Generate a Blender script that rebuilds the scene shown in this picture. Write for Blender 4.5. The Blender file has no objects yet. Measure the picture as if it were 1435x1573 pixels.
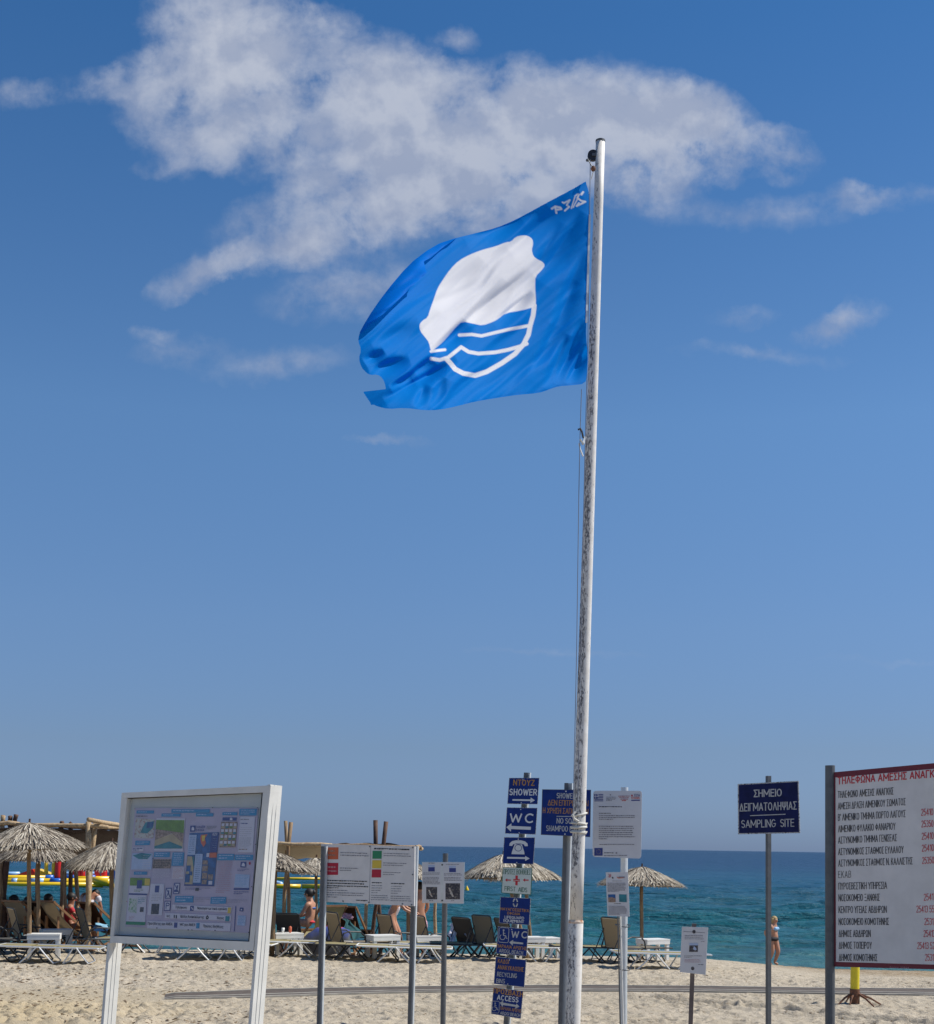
import bpy, math, random
import numpy as np
from mathutils import Vector, Matrix
random.seed(7); RNG = np.random.default_rng(11)
scn = bpy.context.scene
R_ = math.radians

# ------------------------------------------------------------------ camera
F, CX, HY = 2080.0, 717.5, 1300.8          # focal length, principal column and horizon row in photo pixels
ROLL = 0.0155
CAM = Vector((0, 0, 4.0))                  # sea level is z = 0
cr, sr = math.cos(ROLL), math.sin(ROLL)
cam_d = bpy.data.cameras.new("camera"); cam = bpy.data.objects.new("camera", cam_d)
scn.collection.objects.link(cam); scn.camera = cam
cam_d.sensor_fit = 'HORIZONTAL'; cam_d.sensor_width = 36.0
cam_d.lens = F / 1435 * 36.0
cam_d.shift_y = (HY - 786.5) / 1435
cam_d.clip_start = 0.1; cam_d.clip_end = 100000
Rv, Uv, Bv = Vector((cr, 0, sr)), Vector((-sr, 0, cr)), Vector((0, -1, 0))
m = Matrix((Rv, Uv, Bv)).transposed().to_4x4(); m.translation = CAM
cam.matrix_world = m

def ray(px, py):
    return Rv * ((px - CX) / F) + Uv * ((HY - py) / F) + Vector((0, 1, 0))
def P(px, py, Y):
    return CAM + ray(px, py) * Y

# ------------------------------------------------------------------ sun and sky
SUN_EL, SUN_AZ = 52.0, 84.0                # azimuth measured from the view direction (+Y) towards +X
sd = Vector((math.sin(R_(SUN_AZ)) * math.cos(R_(SUN_EL)), math.cos(R_(SUN_AZ)) * math.cos(R_(SUN_EL)), math.sin(R_(SUN_EL))))
sun_d = bpy.data.lights.new("sun", 'SUN'); sun = bpy.data.objects.new("sun", sun_d)
scn.collection.objects.link(sun)
sun_d.energy = 4.9; sun_d.angle = R_(0.53); sun_d.color = (1.0, 0.95, 0.87)
sun.rotation_euler = sd.to_track_quat('Z', 'Y').to_euler(); sun.location = (30, 10, 60)

scn.view_settings.view_transform = 'Standard'
scn.view_settings.look = 'None'
scn.view_settings.exposure = 0.12
scn.view_settings.gamma = 1.0
scn.view_settings.use_curve_mapping = False
scn.cycles.max_bounces = 8
scn.cycles.transparent_max_bounces = 12
scn.cycles.use_denoising = True

world = bpy.data.worlds.new("World"); scn.world = world; world.use_nodes = True
wn, wl = world.node_tree.nodes, world.node_tree.links
wn.clear()
def N(nt, typ, **kw):
    n = nt.nodes.new(typ)
    for k, v in kw.items(): setattr(n, k, v)
    return n
class G:
    """tiny node-graph helper"""
    def __init__(s, nt): s.nt = nt
    def link(s, a, b): s.nt.links.new(a, b)
    def sock(s, inp, v):
        if isinstance(v, bpy.types.NodeSocket): s.link(v, inp)
        elif v is not None: inp.default_value = v
    def math(s, op, a, b=None, c=None, clamp=False):
        n = N(s.nt, 'ShaderNodeMath', operation=op); n.use_clamp = clamp
        s.sock(n.inputs[0], a)
        if b is not None: s.sock(n.inputs[1], b)
        if c is not None: s.sock(n.inputs[2], c)
        return n.outputs[0]
    def vmath(s, op, a, b=None, scale=None):
        n = N(s.nt, 'ShaderNodeVectorMath', operation=op)
        s.sock(n.inputs[0], a)
        if b is not None: s.sock(n.inputs[1], b)
        if scale is not None: s.sock(n.inputs['Scale'], scale)
        return n.outputs['Value'] if op in ('LENGTH', 'DOT_PRODUCT', 'DISTANCE') else n.outputs[0]
    def noise(s, vec, scale, detail=3, rough=.5, dist=0, w=None):
        n = N(s.nt, 'ShaderNodeTexNoise')
        if vec is not None: s.link(vec, n.inputs['Vector'])
        n.inputs['Scale'].default_value = scale; n.inputs['Detail'].default_value = detail
        n.inputs['Roughness'].default_value = rough; n.inputs['Distortion'].default_value = dist
        return n.outputs['Fac']
    def mapr(s, v, a, b, c=0., d=1., smooth=False):
        n = N(s.nt, 'ShaderNodeMapRange'); n.interpolation_type = 'SMOOTHSTEP' if smooth else 'LINEAR'
        s.sock(n.inputs['Value'], v)
        for k, x in zip(('From Min', 'From Max', 'To Min', 'To Max'), (a, b, c, d)): n.inputs[k].default_value = x
        return n.outputs[0]
    def mix(s, f, a, b):
        n = N(s.nt, 'ShaderNodeMix', data_type='RGBA')
        s.sock(n.inputs[0], f)
        for i, v in ((6, a), (7, b)):
            if isinstance(v, tuple) and len(v) == 3: v = (*v, 1)
            s.sock(n.inputs[i], v)
        return n.outputs[2]
    def ramp(s, v, stops):
        n = N(s.nt, 'ShaderNodeValToRGB'); s.sock(n.inputs[0], v)
        e = n.color_ramp.elements
        while len(e) < len(stops): e.new(.5)
        for k, (p, c) in zip(e, stops): k.position = p; k.color = (*c, 1)
        return n.outputs[0]
    def comb(s, x, y, z=0.):
        n = N(s.nt, 'ShaderNodeCombineXYZ')
        for i, v in enumerate((x, y, z)): s.sock(n.inputs[i], v)
        return n.outputs[0]
    def sep(s, v):
        n = N(s.nt, 'ShaderNodeSeparateXYZ'); s.link(v, n.inputs[0]); return n.outputs

g = G(world.node_tree)
sky = N(world.node_tree, 'ShaderNodeTexSky', sky_type='NISHITA')
sky.sun_disc = False; sky.sun_elevation = R_(SUN_EL); sky.sun_rotation = R_(SUN_AZ)
sky.altitude = 0; sky.air_density = 1.0; sky.dust_density = 0.35; sky.ozone_density = 3.0
tc = N(world.node_tree, 'ShaderNodeTexCoord')
d = g.sep(tc.outputs['Generated'])
yy = g.math('MAXIMUM', d[1], 0.05)
u0 = g.math('DIVIDE', d[0], yy); w0 = g.math('DIVIDE', d[2], yy)
U = g.math('ADD', g.math('MULTIPLY', u0, cr), g.math('MULTIPLY', w0, sr))
W = g.math('SUBTRACT', g.math('MULTIPLY', w0, cr), g.math('MULTIPLY', u0, sr))
# clouds stand at these bearings; unit = 1/20.8 in the tangent plane ahead
cu = g.math('MULTIPLY_ADD', U, 20.8, 7.175)
cv = g.math('MULTIPLY_ADD', W, -20.8, 13.008)
base = g.comb(cu, cv)
ELL = [(3.25, .45, 1.0, .95, 0, 1.3), (4.2, .75, .85, .75, 20, 1.05), (2.6, 1.25, .95, .45, -8, .85), (5.85, 1.15, .95, .6, 20, 1.0), (5.9, 1.9, 1.0, .8, 0, 1.0), (3.9, 1.4, 1.1, .55, 10, 1.0),
       (6.6, 2.3, 2.3, 1.05, 5, 1.5), (8.2, 1.95, 2.0, .85, 5, 1.4), (9.6, 2.0, 1.6, .85, 8, 1.4), (10.7, 2.0, .95, .62, 15, 1.2), (10.0, 2.7, .75, .5, 0, .7), (7.4, 2.9, 1.5, .65, 0, 1.05),
       (3.4, 2.1, 1.4, .5, 8, 1.1), (5.6, 3.2, 2.0, .65, -12, 1.15), (4.5, 3.8, 1.4, .30, -12, .8), (3.15, 4.2, .85, .22, -24, .65), (1.5, 1.32, .65, .26, 0, .5), (2.6, 2.6, .5, .2, 0, .5),
       (.4, 1.45, .5, .2, 0, .42), (7.0, .62, .36, .17, 0, .38), (5.0, .28, .55, .2, 10, .5), (11.95, 2.35, .65, .36, 0, .75), (12.1, 3.25, 1.1, .24, -6, .3), (10.7, 3.25, 1.0, .22, 0, .22), (13.3, 3.0, .65, .17, 4, .5), (14.2, 2.95, .4, .15, 0, .2),
       (12.95, 4.95, .65, .24, -15, .6), (5.4, 4.45, 1.3, .4, -8, .6), (2.8, 5.42, .7, .2, -5, .32), (4.2, 5.55, 1.1, .22, -4, .33), (2.35, 5.2, .3, .12, 0, .35), (6.0, 6.77, .6, .08, 8, .3), (11.7, 5.4, 1.2, .12, 6, .28),
       (8.5, 10.03, 1.4, .06, 3, .14), (11.4, 4.85, .5, .13, 0, .24), (14.0, 10.2, 1.5, .05, 0, .08)]
def cloud(vec):
    n_ = N(world.node_tree, 'ShaderNodeTexNoise'); g.link(vec, n_.inputs['Vector']); n_.inputs['Scale'].default_value = 1.1; n_.inputs['Detail'].default_value = 7; n_.inputs['Roughness'].default_value = .62
    wp = g.vmath('ADD', vec, g.vmath('MULTIPLY', g.vmath('SUBTRACT', n_.outputs['Color'], (.5, .5, .5)), (1.0, .8, 0)))
    tot = None
    for (ex, ey, rx, ry, an, wt) in ELL:
        mp = N(world.node_tree, 'ShaderNodeMapping', vector_type='TEXTURE'); g.link(wp, mp.inputs['Vector'])
        mp.inputs['Location'].default_value = (ex, ey, 0); mp.inputs['Rotation'].default_value = (0, 0, R_(an)); mp.inputs['Scale'].default_value = (rx * 1.25, ry * 1.35, 1)
        fo = g.math('MULTIPLY', g.math('SUBTRACT', 1.0, g.vmath('LENGTH', mp.outputs[0]), clamp=True), wt)
        tot = fo if tot is None else g.math('ADD', tot, fo)
    fb = g.noise(vec, 1.0, 9, .6, .2); fb2 = g.noise(vec, 2.8, 8, .62)
    dn = g.math('MULTIPLY', tot, g.mapr(fb, .32, .64, .25, 1.6))
    return g.math('ADD', dn, g.math('MULTIPLY', g.math('SUBTRACT', fb2, .52), g.mapr(tot, 0., .3, 0., .75)))
raw = cloud(base)
dome = g.vmath('MULTIPLY', tc.outputs['Generated'], (1, 1, 2.2))
side = g.math('MULTIPLY', g.mapr(g.noise(dome, 2.6, 5, .6), .58, .8), g.mapr(g.math('ABSOLUTE', u0), .45, .8))
soft = g.math('SUBTRACT', 1.0, g.math('EXPONENT', g.math('MULTIPLY', g.math('POWER', g.math('MAXIMUM', raw, 0.), 1.25), -1.75)))
dens = g.math('MAXIMUM', soft, g.math('MULTIPLY', side, .8))
dens = g.math('MULTIPLY', dens, g.mapr(d[2], -.01, .02))
bw = g.vmath('ADD', base, (-.15, .30, 0)); puff = g.math('SUBTRACT', g.noise(base, 1.15, 6, .55), g.noise(bw, 1.15, 6, .55))      # puffs lighter on the side towards the sun
lit = g.math('ADD', g.mapr(puff, .10, -.10), g.mapr(cv, 3.4, .6, -.25, .35)); lit = g.math('ADD', g.math('MULTIPLY', lit, .6), .22)
ccol = g.mix(lit, (3.7, 4.35, 6.0), (6.5, 6.9, 7.9))
skc = N(world.node_tree, 'ShaderNodeHueSaturation'); skc.inputs['Saturation'].default_value = 1.0
g.link(sky.outputs[0], skc.inputs['Color'])
# sea haze low down, deep blue overhead: a gain by elevation only, the same all round
gain = g.ramp(g.math('MULTIPLY', d[2], 1.25), [(0, (.38, .56, 1.14)), (.012, (.39, .57, 1.12)), (.09, (.53, .64, .94)), (.20, (.68, .83, 1.08)), (.372, (.78, 1.05, 1.28)), (.65, (.43, .89, 1.25)), (1, (.40, .86, 1.25))])
for e_ in [gain.node]: e_.color_ramp.interpolation = 'LINEAR'
skm = g.vmath('MULTIPLY', skc.outputs[0], gain)
col = g.mix(g.math('MULTIPLY', dens, .86), skm, ccol)
bg = N(world.node_tree, 'ShaderNodeBackground'); bg.inputs['Strength'].default_value = 0.0785
out = N(world.node_tree, 'ShaderNodeOutputWorld')
g.link(col, bg.inputs['Color']); g.link(bg.outputs[0], out.inputs[0])

# ------------------------------------------------------------------ materials
def mat(name, col, rough=.6, metal=0., var=0., vscale=8., bump=0., bscale=40., spec=.5, col2=None, stretch=None, thr=(.35, .65)):
    M = bpy.data.materials.new(name); M.use_nodes = True
    nt = M.node_tree; b = nt.nodes['Principled BSDF']; g = G(nt)
    b.inputs['Base Color'].default_value = (*col, 1); b.inputs['Roughness'].default_value = rough
    b.inputs['Metallic'].default_value = metal; b.inputs['Specular IOR Level'].default_value = spec
    if var or col2 or bump:
        t = N(nt, 'ShaderNodeTexCoord'); v = t.outputs['Object']
        if stretch: v = g.vmath('MULTIPLY', v, stretch)
        if var or col2:
            n = g.noise(v, vscale, 5, .6)
            c2 = col2 or tuple(c * (1 - var) for c in col)
            g.link(g.mix(g.mapr(n, *thr), col, c2), b.inputs['Base Color'])
        if bump:
            bn = N(nt, 'ShaderNodeBump'); bn.inputs['Strength'].default_value = bump; bn.inputs['Distance'].default_value = .01
            g.link(g.noise(v, bscale, 4, .6), bn.inputs['Height']); g.link(bn.outputs[0], b.inputs['Normal'])
    return M
M = {}
M['white_enamel'] = mat('white enamel', (.76, .75, .70), .35, var=.14, vscale=5)
M['panel_white'] = mat('white sheet panel', (.62, .63, .66), .5, var=.08, vscale=4)
M['panel_grey'] = mat('pale print sheet', (.68, .67, .66), .5, var=.1, vscale=6)
M['galv'] = mat('galvanised steel', (.125, .135, .145), .5, .3, var=.25, vscale=14)  # dark tone carries the shade on the fronts of channel posts
M['galv_light'] = mat('light steel', (.62, .66, .68), .4, .3, var=.12, vscale=10)  # pale steel; on post flanges the tone paints their sunlit side
M['alu'] = mat('aluminium', (.72, .73, .72), .35, .5)
M['navy'] = mat('navy sign face', (.006, .032, .20), .5, var=.25, vscale=9, spec=.2)
M['navy_old'] = mat('old navy sign face', (.007, .014, .085), .55, var=.35, vscale=12, spec=.2)
M['chip'] = mat('chipped sign edge', (.42, .44, .45), .6, col2=(.06, .05, .06), vscale=60, thr=(.52, .6))
M['ink_white'] = mat('white lettering', (.62, .65, .66), .5)
M['ink_grey'] = mat('worn white lettering', (.50, .52, .52), .6, var=.25, vscale=40)
M['ink_orange'] = mat('faded orange lettering', (.46, .23, .055), .6, var=.25, vscale=60)
M['ink_green'] = mat('dark green lettering', (.02, .12, .06), .6)
M['firstaid'] = mat('pale green sign face', (.56, .64, .60), .5)
M['ink_black'] = mat('black print', (.02, .02, .025), .6)
M['ink_grey_print'] = mat('grey print', (.22, .22, .25), .6)
M['ink_red'] = mat('red print', (.50, .02, .035), .6)
M['ink_redgrey'] = mat('faded red print', (.45, .22, .24), .6)
M['maroon'] = mat('maroon border', (.14, .008, .025), .5)
M['p_orange'] = mat('orange print', (.55, .12, .05), .6)
M['p_red'] = mat('crimson print', (.42, .012, .04), .6)
M['p_green'] = mat('green print', (.02, .22, .10), .6)
M['p_yellow'] = mat('yellow print', (.65, .48, .06), .6)
M['lilac'] = mat('lilac poster', (.48, .42, .54), .6, var=.12, vscale=6)
M['p_head'] = mat('blue heading print', (.03, .24, .46), .6)
M['p_navy'] = mat('navy print', (.03, .05, .22), .6)
M['p_blue'] = mat('mid blue print', (.02, .12, .36), .6, var=.5, vscale=30)
M['p_pale'] = mat('pale blue print', (.42, .52, .72), .6, var=.12, vscale=30)
M['p_white'] = mat('off white print', (.60, .58, .66), .6)
M['p_grass'] = mat('grass green print', (.16, .30, .03), .6, var=.35, vscale=25)
M['p_brown'] = mat('brown photo print', (.15, .10, .07), .6, col2=(.42, .30, .24), vscale=70)
M['p_sand'] = mat('sand photo print', (.50, .40, .24), .6, var=.2, vscale=25)
M['p_teal'] = mat('teal photo print', (.03, .24, .30), .6, var=.4, vscale=20)
M['p_map'] = mat('map print', (.50, .50, .46), .6, col2=(.36, .20, .16), vscale=60, thr=(.5, .62))
M['p_dark'] = mat('dark photo print', (.035, .035, .05), .6, col2=(.22, .20, .18), vscale=45, thr=(.5, .7))
M['p_mint'] = mat('speckled mint print', (.52, .56, .52), .6, col2=(.16, .34, .16), vscale=70, thr=(.5, .6))
M['wood'] = mat('weathered pole wood', (.34, .24, .13), .8, col2=(.17, .10, .055), vscale=5, stretch=(6, 6, .8), bump=.5, bscale=20)
M['wood_pale'] = mat('pale peeled log', (.50, .38, .22), .75, col2=(.30, .19, .10), vscale=6, stretch=(3, 3, 3), bump=.4, bscale=20)
M['wood_dark'] = mat('dark stained pole', (.12, .06, .035), .75, var=.5, vscale=6)
M['wood_chair'] = mat('varnished deckchair wood', (.24, .12, .05), .6, var=.3)
M['brown_net'] = mat('brown shade netting', (.055, .035, .028), .9, var=.3, vscale=20, bump=.3)
M['reed'] = mat('reed matting', (.46, .38, .26), .9, var=.35, vscale=12, stretch=(1, 8, 1), bump=.5)
M['frame_dark'] = mat('charcoal tube', (.045, .045, .045), .4, .3)
M['plastic'] = mat('white plastic', (.80, .79, .74), .4, var=.06)
M['yellow_plastic'] = mat('yellow paint', (.75, .60, .02), .45, var=.1)
M['pvc_yellow'] = mat('yellow inflatable', (.80, .52, .01), .3, spec=.6)
M['pvc_red'] = mat('red inflatable', (.62, .02, .015), .3)
M['pvc_blue'] = mat('blue inflatable', (.02, .12, .50), .3)
M['pvc_pale'] = mat('pale blue inflatable', (.35, .55, .80), .3)
M['rust'] = mat('rusty steel', (.10, .05, .035), .8, col2=(.22, .09, .04), vscale=20)
M['rubber'] = mat('black fitting', (.02, .02, .025), .5)
M['rope'] = mat('white rope', (.66, .64, .58), .8, var=.2, vscale=60)
M['rope_thin'] = mat('grey halyard', (.20, .22, .27), .8)
M['skin'] = mat('fair skin', (.50, .25, .15), .5, var=.1)  # the skin's own colour, slightly mottled
M['skin_tan'] = mat('tanned skin', (.36, .16, .09), .5, var=.1)
M['hair_blond'] = mat('blond hair', (.48, .34, .15), .7, var=.4, vscale=50, bump=.6)
M['hair_dark'] = mat('dark hair', (.015, .012, .01), .6)
M['cloth_black'] = mat('black cloth', (.02, .02, .025), .85)
M['cloth_white'] = mat('white cloth', (.70, .68, .72), .85, var=.15, vscale=20)
M['cloth_bluelight'] = mat('light blue swimwear', (.30, .55, .80), .6)
M['cloth_blue'] = mat('blue swimwear', (.03, .12, .38), .6)
M['cloth_red'] = mat('red cloth', (.50, .03, .04), .8)
M['cloth_plaid'] = mat('pink and white shorts', (.62, .45, .50), .8, col2=(.35, .12, .18), vscale=30)
M['cloth_dot'] = mat('spotted white swimsuit', (.66, .62, .64), .7, col2=(.35, .12, .15), vscale=60, thr=(.55, .6))
M['towel_green'] = mat('dark green towel', (.012, .085, .09), .9, var=.3)
M['towel_blue'] = mat('light blue towel', (.25, .48, .62), .9, var=.2)
M['weed'] = mat('dry seaweed', (.13, .085, .045), .9, col2=(.28, .20, .12), vscale=3)
M['shell'] = mat('shell', (.72, .68, .60), .6)

def cloth_mat(name, col, transl, col2=None, vscale=300, w=.5):
    m = bpy.data.materials.new(name); m.use_nodes = True; nt = m.node_tree; g = G(nt)
    b = nt.nodes['Principled BSDF']; o = nt.nodes['Material Output']
    b.inputs['Roughness'].default_value = .8; b.inputs['Specular IOR Level'].default_value = .2
    tr = N(nt, 'ShaderNodeBsdfTranslucent'); mx = N(nt, 'ShaderNodeMixShader'); mx.inputs[0].default_value = w
    t = N(nt, 'ShaderNodeTexCoord')
    if col2:
        c = g.mix(g.mapr(g.noise(t.outputs['Object'], vscale, 3), .35, .65), col, col2)
        g.link(c, b.inputs['Base Color']); g.link(c, tr.inputs[0])
    else:
        b.inputs['Base Color'].default_value = (*col, 1); tr.inputs[0].default_value = (*transl, 1)
    g.link(b.outputs[0], mx.inputs[1]); g.link(tr.outputs[0], mx.inputs[2]); g.link(mx.outputs[0], o.inputs[0])
    return m
M['sling_olive'] = cloth_mat('olive mesh sling', (.40, .34, .25), (.4, .34, .25), (.33, .28, .20))
M['sling_dark'] = cloth_mat('dark mesh sling', (.10, .095, .085), (.12, .11, .1))
M['sling_beige'] = cloth_mat('beige mesh sling', (.52, .46, .26), (.5, .42, .22), (.46, .40, .22))
M['canvas_brown'] = cloth_mat('brown canvas', (.06, .035, .025), (.06, .035, .025))

def thatch_mat():
    m = bpy.data.materials.new('thatch straw'); m.use_nodes = True; nt = m.node_tree; g = G(nt)
    b = nt.nodes['Principled BSDF']; b.inputs['Roughness'].default_value = .85; b.inputs['Specular IOR Level'].default_value = .2
    a = N(nt, 'ShaderNodeAttribute', attribute_name='tone')
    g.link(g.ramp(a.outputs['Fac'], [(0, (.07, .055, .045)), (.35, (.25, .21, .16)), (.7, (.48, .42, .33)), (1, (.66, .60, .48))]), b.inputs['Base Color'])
    return m
M['thatch'] = thatch_mat()
M['thatch_under'] = mat('thatch underside', (.16, .12, .08), .9, var=.4, vscale=20)

# ------------------------------------------------------------------ object helpers
C = scn.collection.objects
BASE = {}
def tag(o, label=None, cat=None, group=None, kind=None):
    if label: o['label'] = label
    if cat: o['category'] = cat
    if group: o['group'] = group
    if kind: o['kind'] = kind
    return o
def thing(name, label, cat, loc=(0, 0, 0), group=None):
    o = bpy.data.objects.new(name, None); C.link(o); o.location = loc; o.empty_display_size = .2
    BASE[o.name] = Vector(loc); return tag(o, label, cat, group)
class MB:
    def __init__(s): s.v = []; s.f = []; s.sm = False
    def add(s, vs, fs):
        n = len(s.v); s.v += [tuple(v) for v in vs]; s.f += [tuple(i + n for i in f) for f in fs]; return s
    def boxf(s, o, ax, ay, az):
        """box from corner o and three edge vectors"""
        o, ax, ay, az = map(Vector, (o, ax, ay, az))
        vs = [o, o + ax, o + ax + ay, o + ay, o + az, o + ax + az, o + ax + ay + az, o + ay + az]
        fs = [(0, 3, 2, 1), (4, 5, 6, 7), (0, 1, 5, 4), (1, 2, 6, 5), (2, 3, 7, 6), (3, 0, 4, 7)]
        if ax.cross(ay).dot(az) < 0: fs = [f[::-1] for f in fs]
        return s.add(vs, fs)
    def box(s, x0, x1, y0, y1, z0, z1):
        return s.boxf((x0, y0, z0), (x1 - x0, 0, 0), (0, y1 - y0, 0), (0, 0, z1 - z0))
    def post(s, a, b, w, dpt, ang=0., top=None):
        """rectangular post a->b with width and depth, turned by ang about vertical"""
        a, b = Vector(a), Vector(b)
        ex = Vector((math.cos(ang), math.sin(ang), 0)); ey = Vector((-math.sin(ang), math.cos(ang), 0))
        return s.boxf(a - ex * w / 2 - ey * dpt / 2, ex * w, ey * dpt, b - a)
    def tube(s, pts, r, n=8, cap=True, wob=0.):
        pts = [Vector(p) for p in pts]
        rs = r if isinstance(r, (list, tuple)) else [r] * len(pts)
        rings = []; prev = None
        for i, p in enumerate(pts):
            t = (pts[min(i + 1, len(pts) - 1)] - pts[max(i - 1, 0)]).normalized()
            if prev is None:
                a = t.cross(Vector((0, 0, 1)));
                if a.length < .1: a = t.cross(Vector((0, 1, 0)))
            else: a = prev - t * prev.dot(t)
            a.normalize(); b = t.cross(a); prev = a
            rings.append([p + (a * math.cos(2 * math.pi * k / n) + b * math.sin(2 * math.pi * k / n)) * rs[i] * (1 + wob * (random.random() - .5)) for k in range(n)])
        vs = [v for rg in rings for v in rg]; fs = []
        for i in range(len(pts) - 1):
            for k in range(n):
                fs.append((i * n + k, i * n + (k + 1) % n, (i + 1) * n + (k + 1) % n, (i + 1) * n + k))
        if cap:
            fs.append(tuple(range(n))[::-1]); fs.append(tuple((len(pts) - 1) * n + k for k in range(n)))
        return s.add(vs, fs)
    def ell(s, c, rx, ry, rz, n=12, m=8, rot=None):
        c = Vector(c); vs = []; fs = []
        for i in range(m + 1):
            th = math.pi * i / m
            for k in range(n):
                ph = 2 * math.pi * k / n
                v = Vector((rx * math.sin(th) * math.cos(ph), ry * math.sin(th) * math.sin(ph), rz * math.cos(th)))
                if rot: v = rot @ v
                vs.append(c + v)
        for i in range(m):
            for k in range(n):
                fs.append((i * n + k, (i + 1) * n + k, (i + 1) * n + (k + 1) % n, i * n + (k + 1) % n))
        return s.add(vs, fs)
    def build(s, name, material, parent=None, smooth=False, local=False):
        me = bpy.data.meshes.new(name)
        b = Vector((0, 0, 0))
        if parent is not None and not local: b = BASE.get(parent.name, b)
        me.from_pydata([(v[0] - b[0], v[1] - b[1], v[2] - b[2]) for v in s.v], [], s.f)
        me.update()
        if smooth: me.polygons.foreach_set('use_smooth', [True] * len(me.polygons))
        if isinstance(material, str): material = M[material]
        me.materials.append(material)
        o = bpy.data.objects.new(name, me); C.link(o)
        if parent is not None: o.parent = parent
        BASE[o.name] = b
        return o
def copy_tree(o, parent=None):
    c = o.copy(); C.link(c)
    if parent is not None: c.parent = parent
    for ch in list(o.children): copy_tree(ch, c)
    return c
def vnoise(x, y, seed=0):
    """numpy gradient-like value noise in -1..1"""
    xi = np.floor(x).astype(np.int64); yi = np.floor(y).astype(np.int64)
    fx = x - xi; fy = y - yi
    fx = fx * fx * fx * (fx * (fx * 6 - 15) + 10); fy = fy * fy * fy * (fy * (fy * 6 - 15) + 10)
    def h(a, b):
        n = (a * 374761393 + b * 668265263 + seed * 1442695041) & 0x7fffffff
        n = ((n ^ (n >> 13)) * 1274126177) & 0x7fffffff
        n = (n ^ (n >> 16)) & 0xffff
        return n / 32767.5 - 1
    a = h(xi, yi); b = h(xi + 1, yi); c = h(xi, yi + 1); dd = h(xi + 1, yi + 1)
    return (a * (1 - fx) + b * fx) * (1 - fy) + (c * (1 - fx) + dd * fx) * fy
def grid_mesh(name, X, Y, Z, material, smooth=True, attrs=None):
    r, c = X.shape
    me = bpy.data.meshes.new(name)
    co = np.stack([X, Y, Z], -1).reshape(-1, 3).astype(np.float32)
    idx = np.arange(r * c).reshape(r, c)
    q = np.stack([idx[:-1, :-1], idx[:-1, 1:], idx[1:, 1:], idx[1:, :-1]], -1).reshape(-1, 4).astype(np.int32)
    me.vertices.add(len(co)); me.vertices.foreach_set('co', co.ravel())
    me.loops.add(q.size); me.loops.foreach_set('vertex_index', q.ravel())
    me.polygons.add(len(q)); me.polygons.foreach_set('loop_start', np.arange(0, q.size, 4, dtype=np.int32))
    me.update(calc_edges=True)
    me.polygons.foreach_set('use_smooth', [smooth] * len(q))
    me.materials.append(material)
    o = bpy.data.objects.new(name, me); C.link(o); BASE[o.name] = Vector((0, 0, 0))
    return o

# ------------------------------------------------------------------ terrain
_YS = np.array([0, 6, 10, 13, 15, 18, 22, 25, 28, 31, 34, 40, 46, 50, 56, 80, 200])
_ZL = np.array([2.4, 2.35, 2.3, 2.12, 1.9, 1.66, 1.67, 1.69, 1.685, 1.47, 1.25, .79, .34, .03, -.5, -2.2, -8])
_ZR = np.array([2.4, 2.35, 2.3, 2.12, 1.9, 1.66, 1.69, 1.58, 1.36, 1.13, .90, .47, .02, -.35, -.8, -2.4, -8])
def ground_np(x, y):
    px = CX + x / np.maximum(y, 1) * F
    t = np.clip((px - 1020) / 290, 0, 1); t = t * t * (3 - 2 * t)
    return np.interp(y, _YS, _ZL) * (1 - t) + np.interp(y, _YS, _ZR) * t
def ground(x, y): return float(ground_np(np.array([x]), np.array([y]))[0])
def G_at(px, py, lo=15.):
    """ground point seen at a photo pixel"""
    r = ray(px, py); prev = lo; y = lo
    while y < 70:
        p = CAM + r * y
        if p.z <= ground(p.x, p.y): break
        prev = y; y += .1
    for _ in range(12):
        mid = (prev + y) / 2; p = CAM + r * mid
        if p.z <= ground(p.x, p.y): y = mid
        else: prev = mid
    p = CAM + r * y; return Vector((p.x, p.y, ground(p.x, p.y)))
def on_ground(px, Y):
    """ground point in image column px at distance Y"""
    p = P(px, 1450, Y); return Vector((p.x, Y, ground(p.x, Y)))

# walkway centre line, in plan
MAT_PTS = []
for px, v0, v1 in [(215, 1529, 1536), (300, 1526.5, 1535), (400, 1522, 1533), (520, 1519.5, 1528.5), (640, 1517.5, 1525.5), (760, 1516, 1524), (900, 1515.5, 1523.5), (1040, 1516.5, 1524), (1180, 1518.5, 1526), (1320, 1520, 1528.5), (1435, 1521, 1530), (1600, 1523, 1534)]:
    MAT_PTS.append(((G_at(px, v0)), (G_at(px, v1))))

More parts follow.
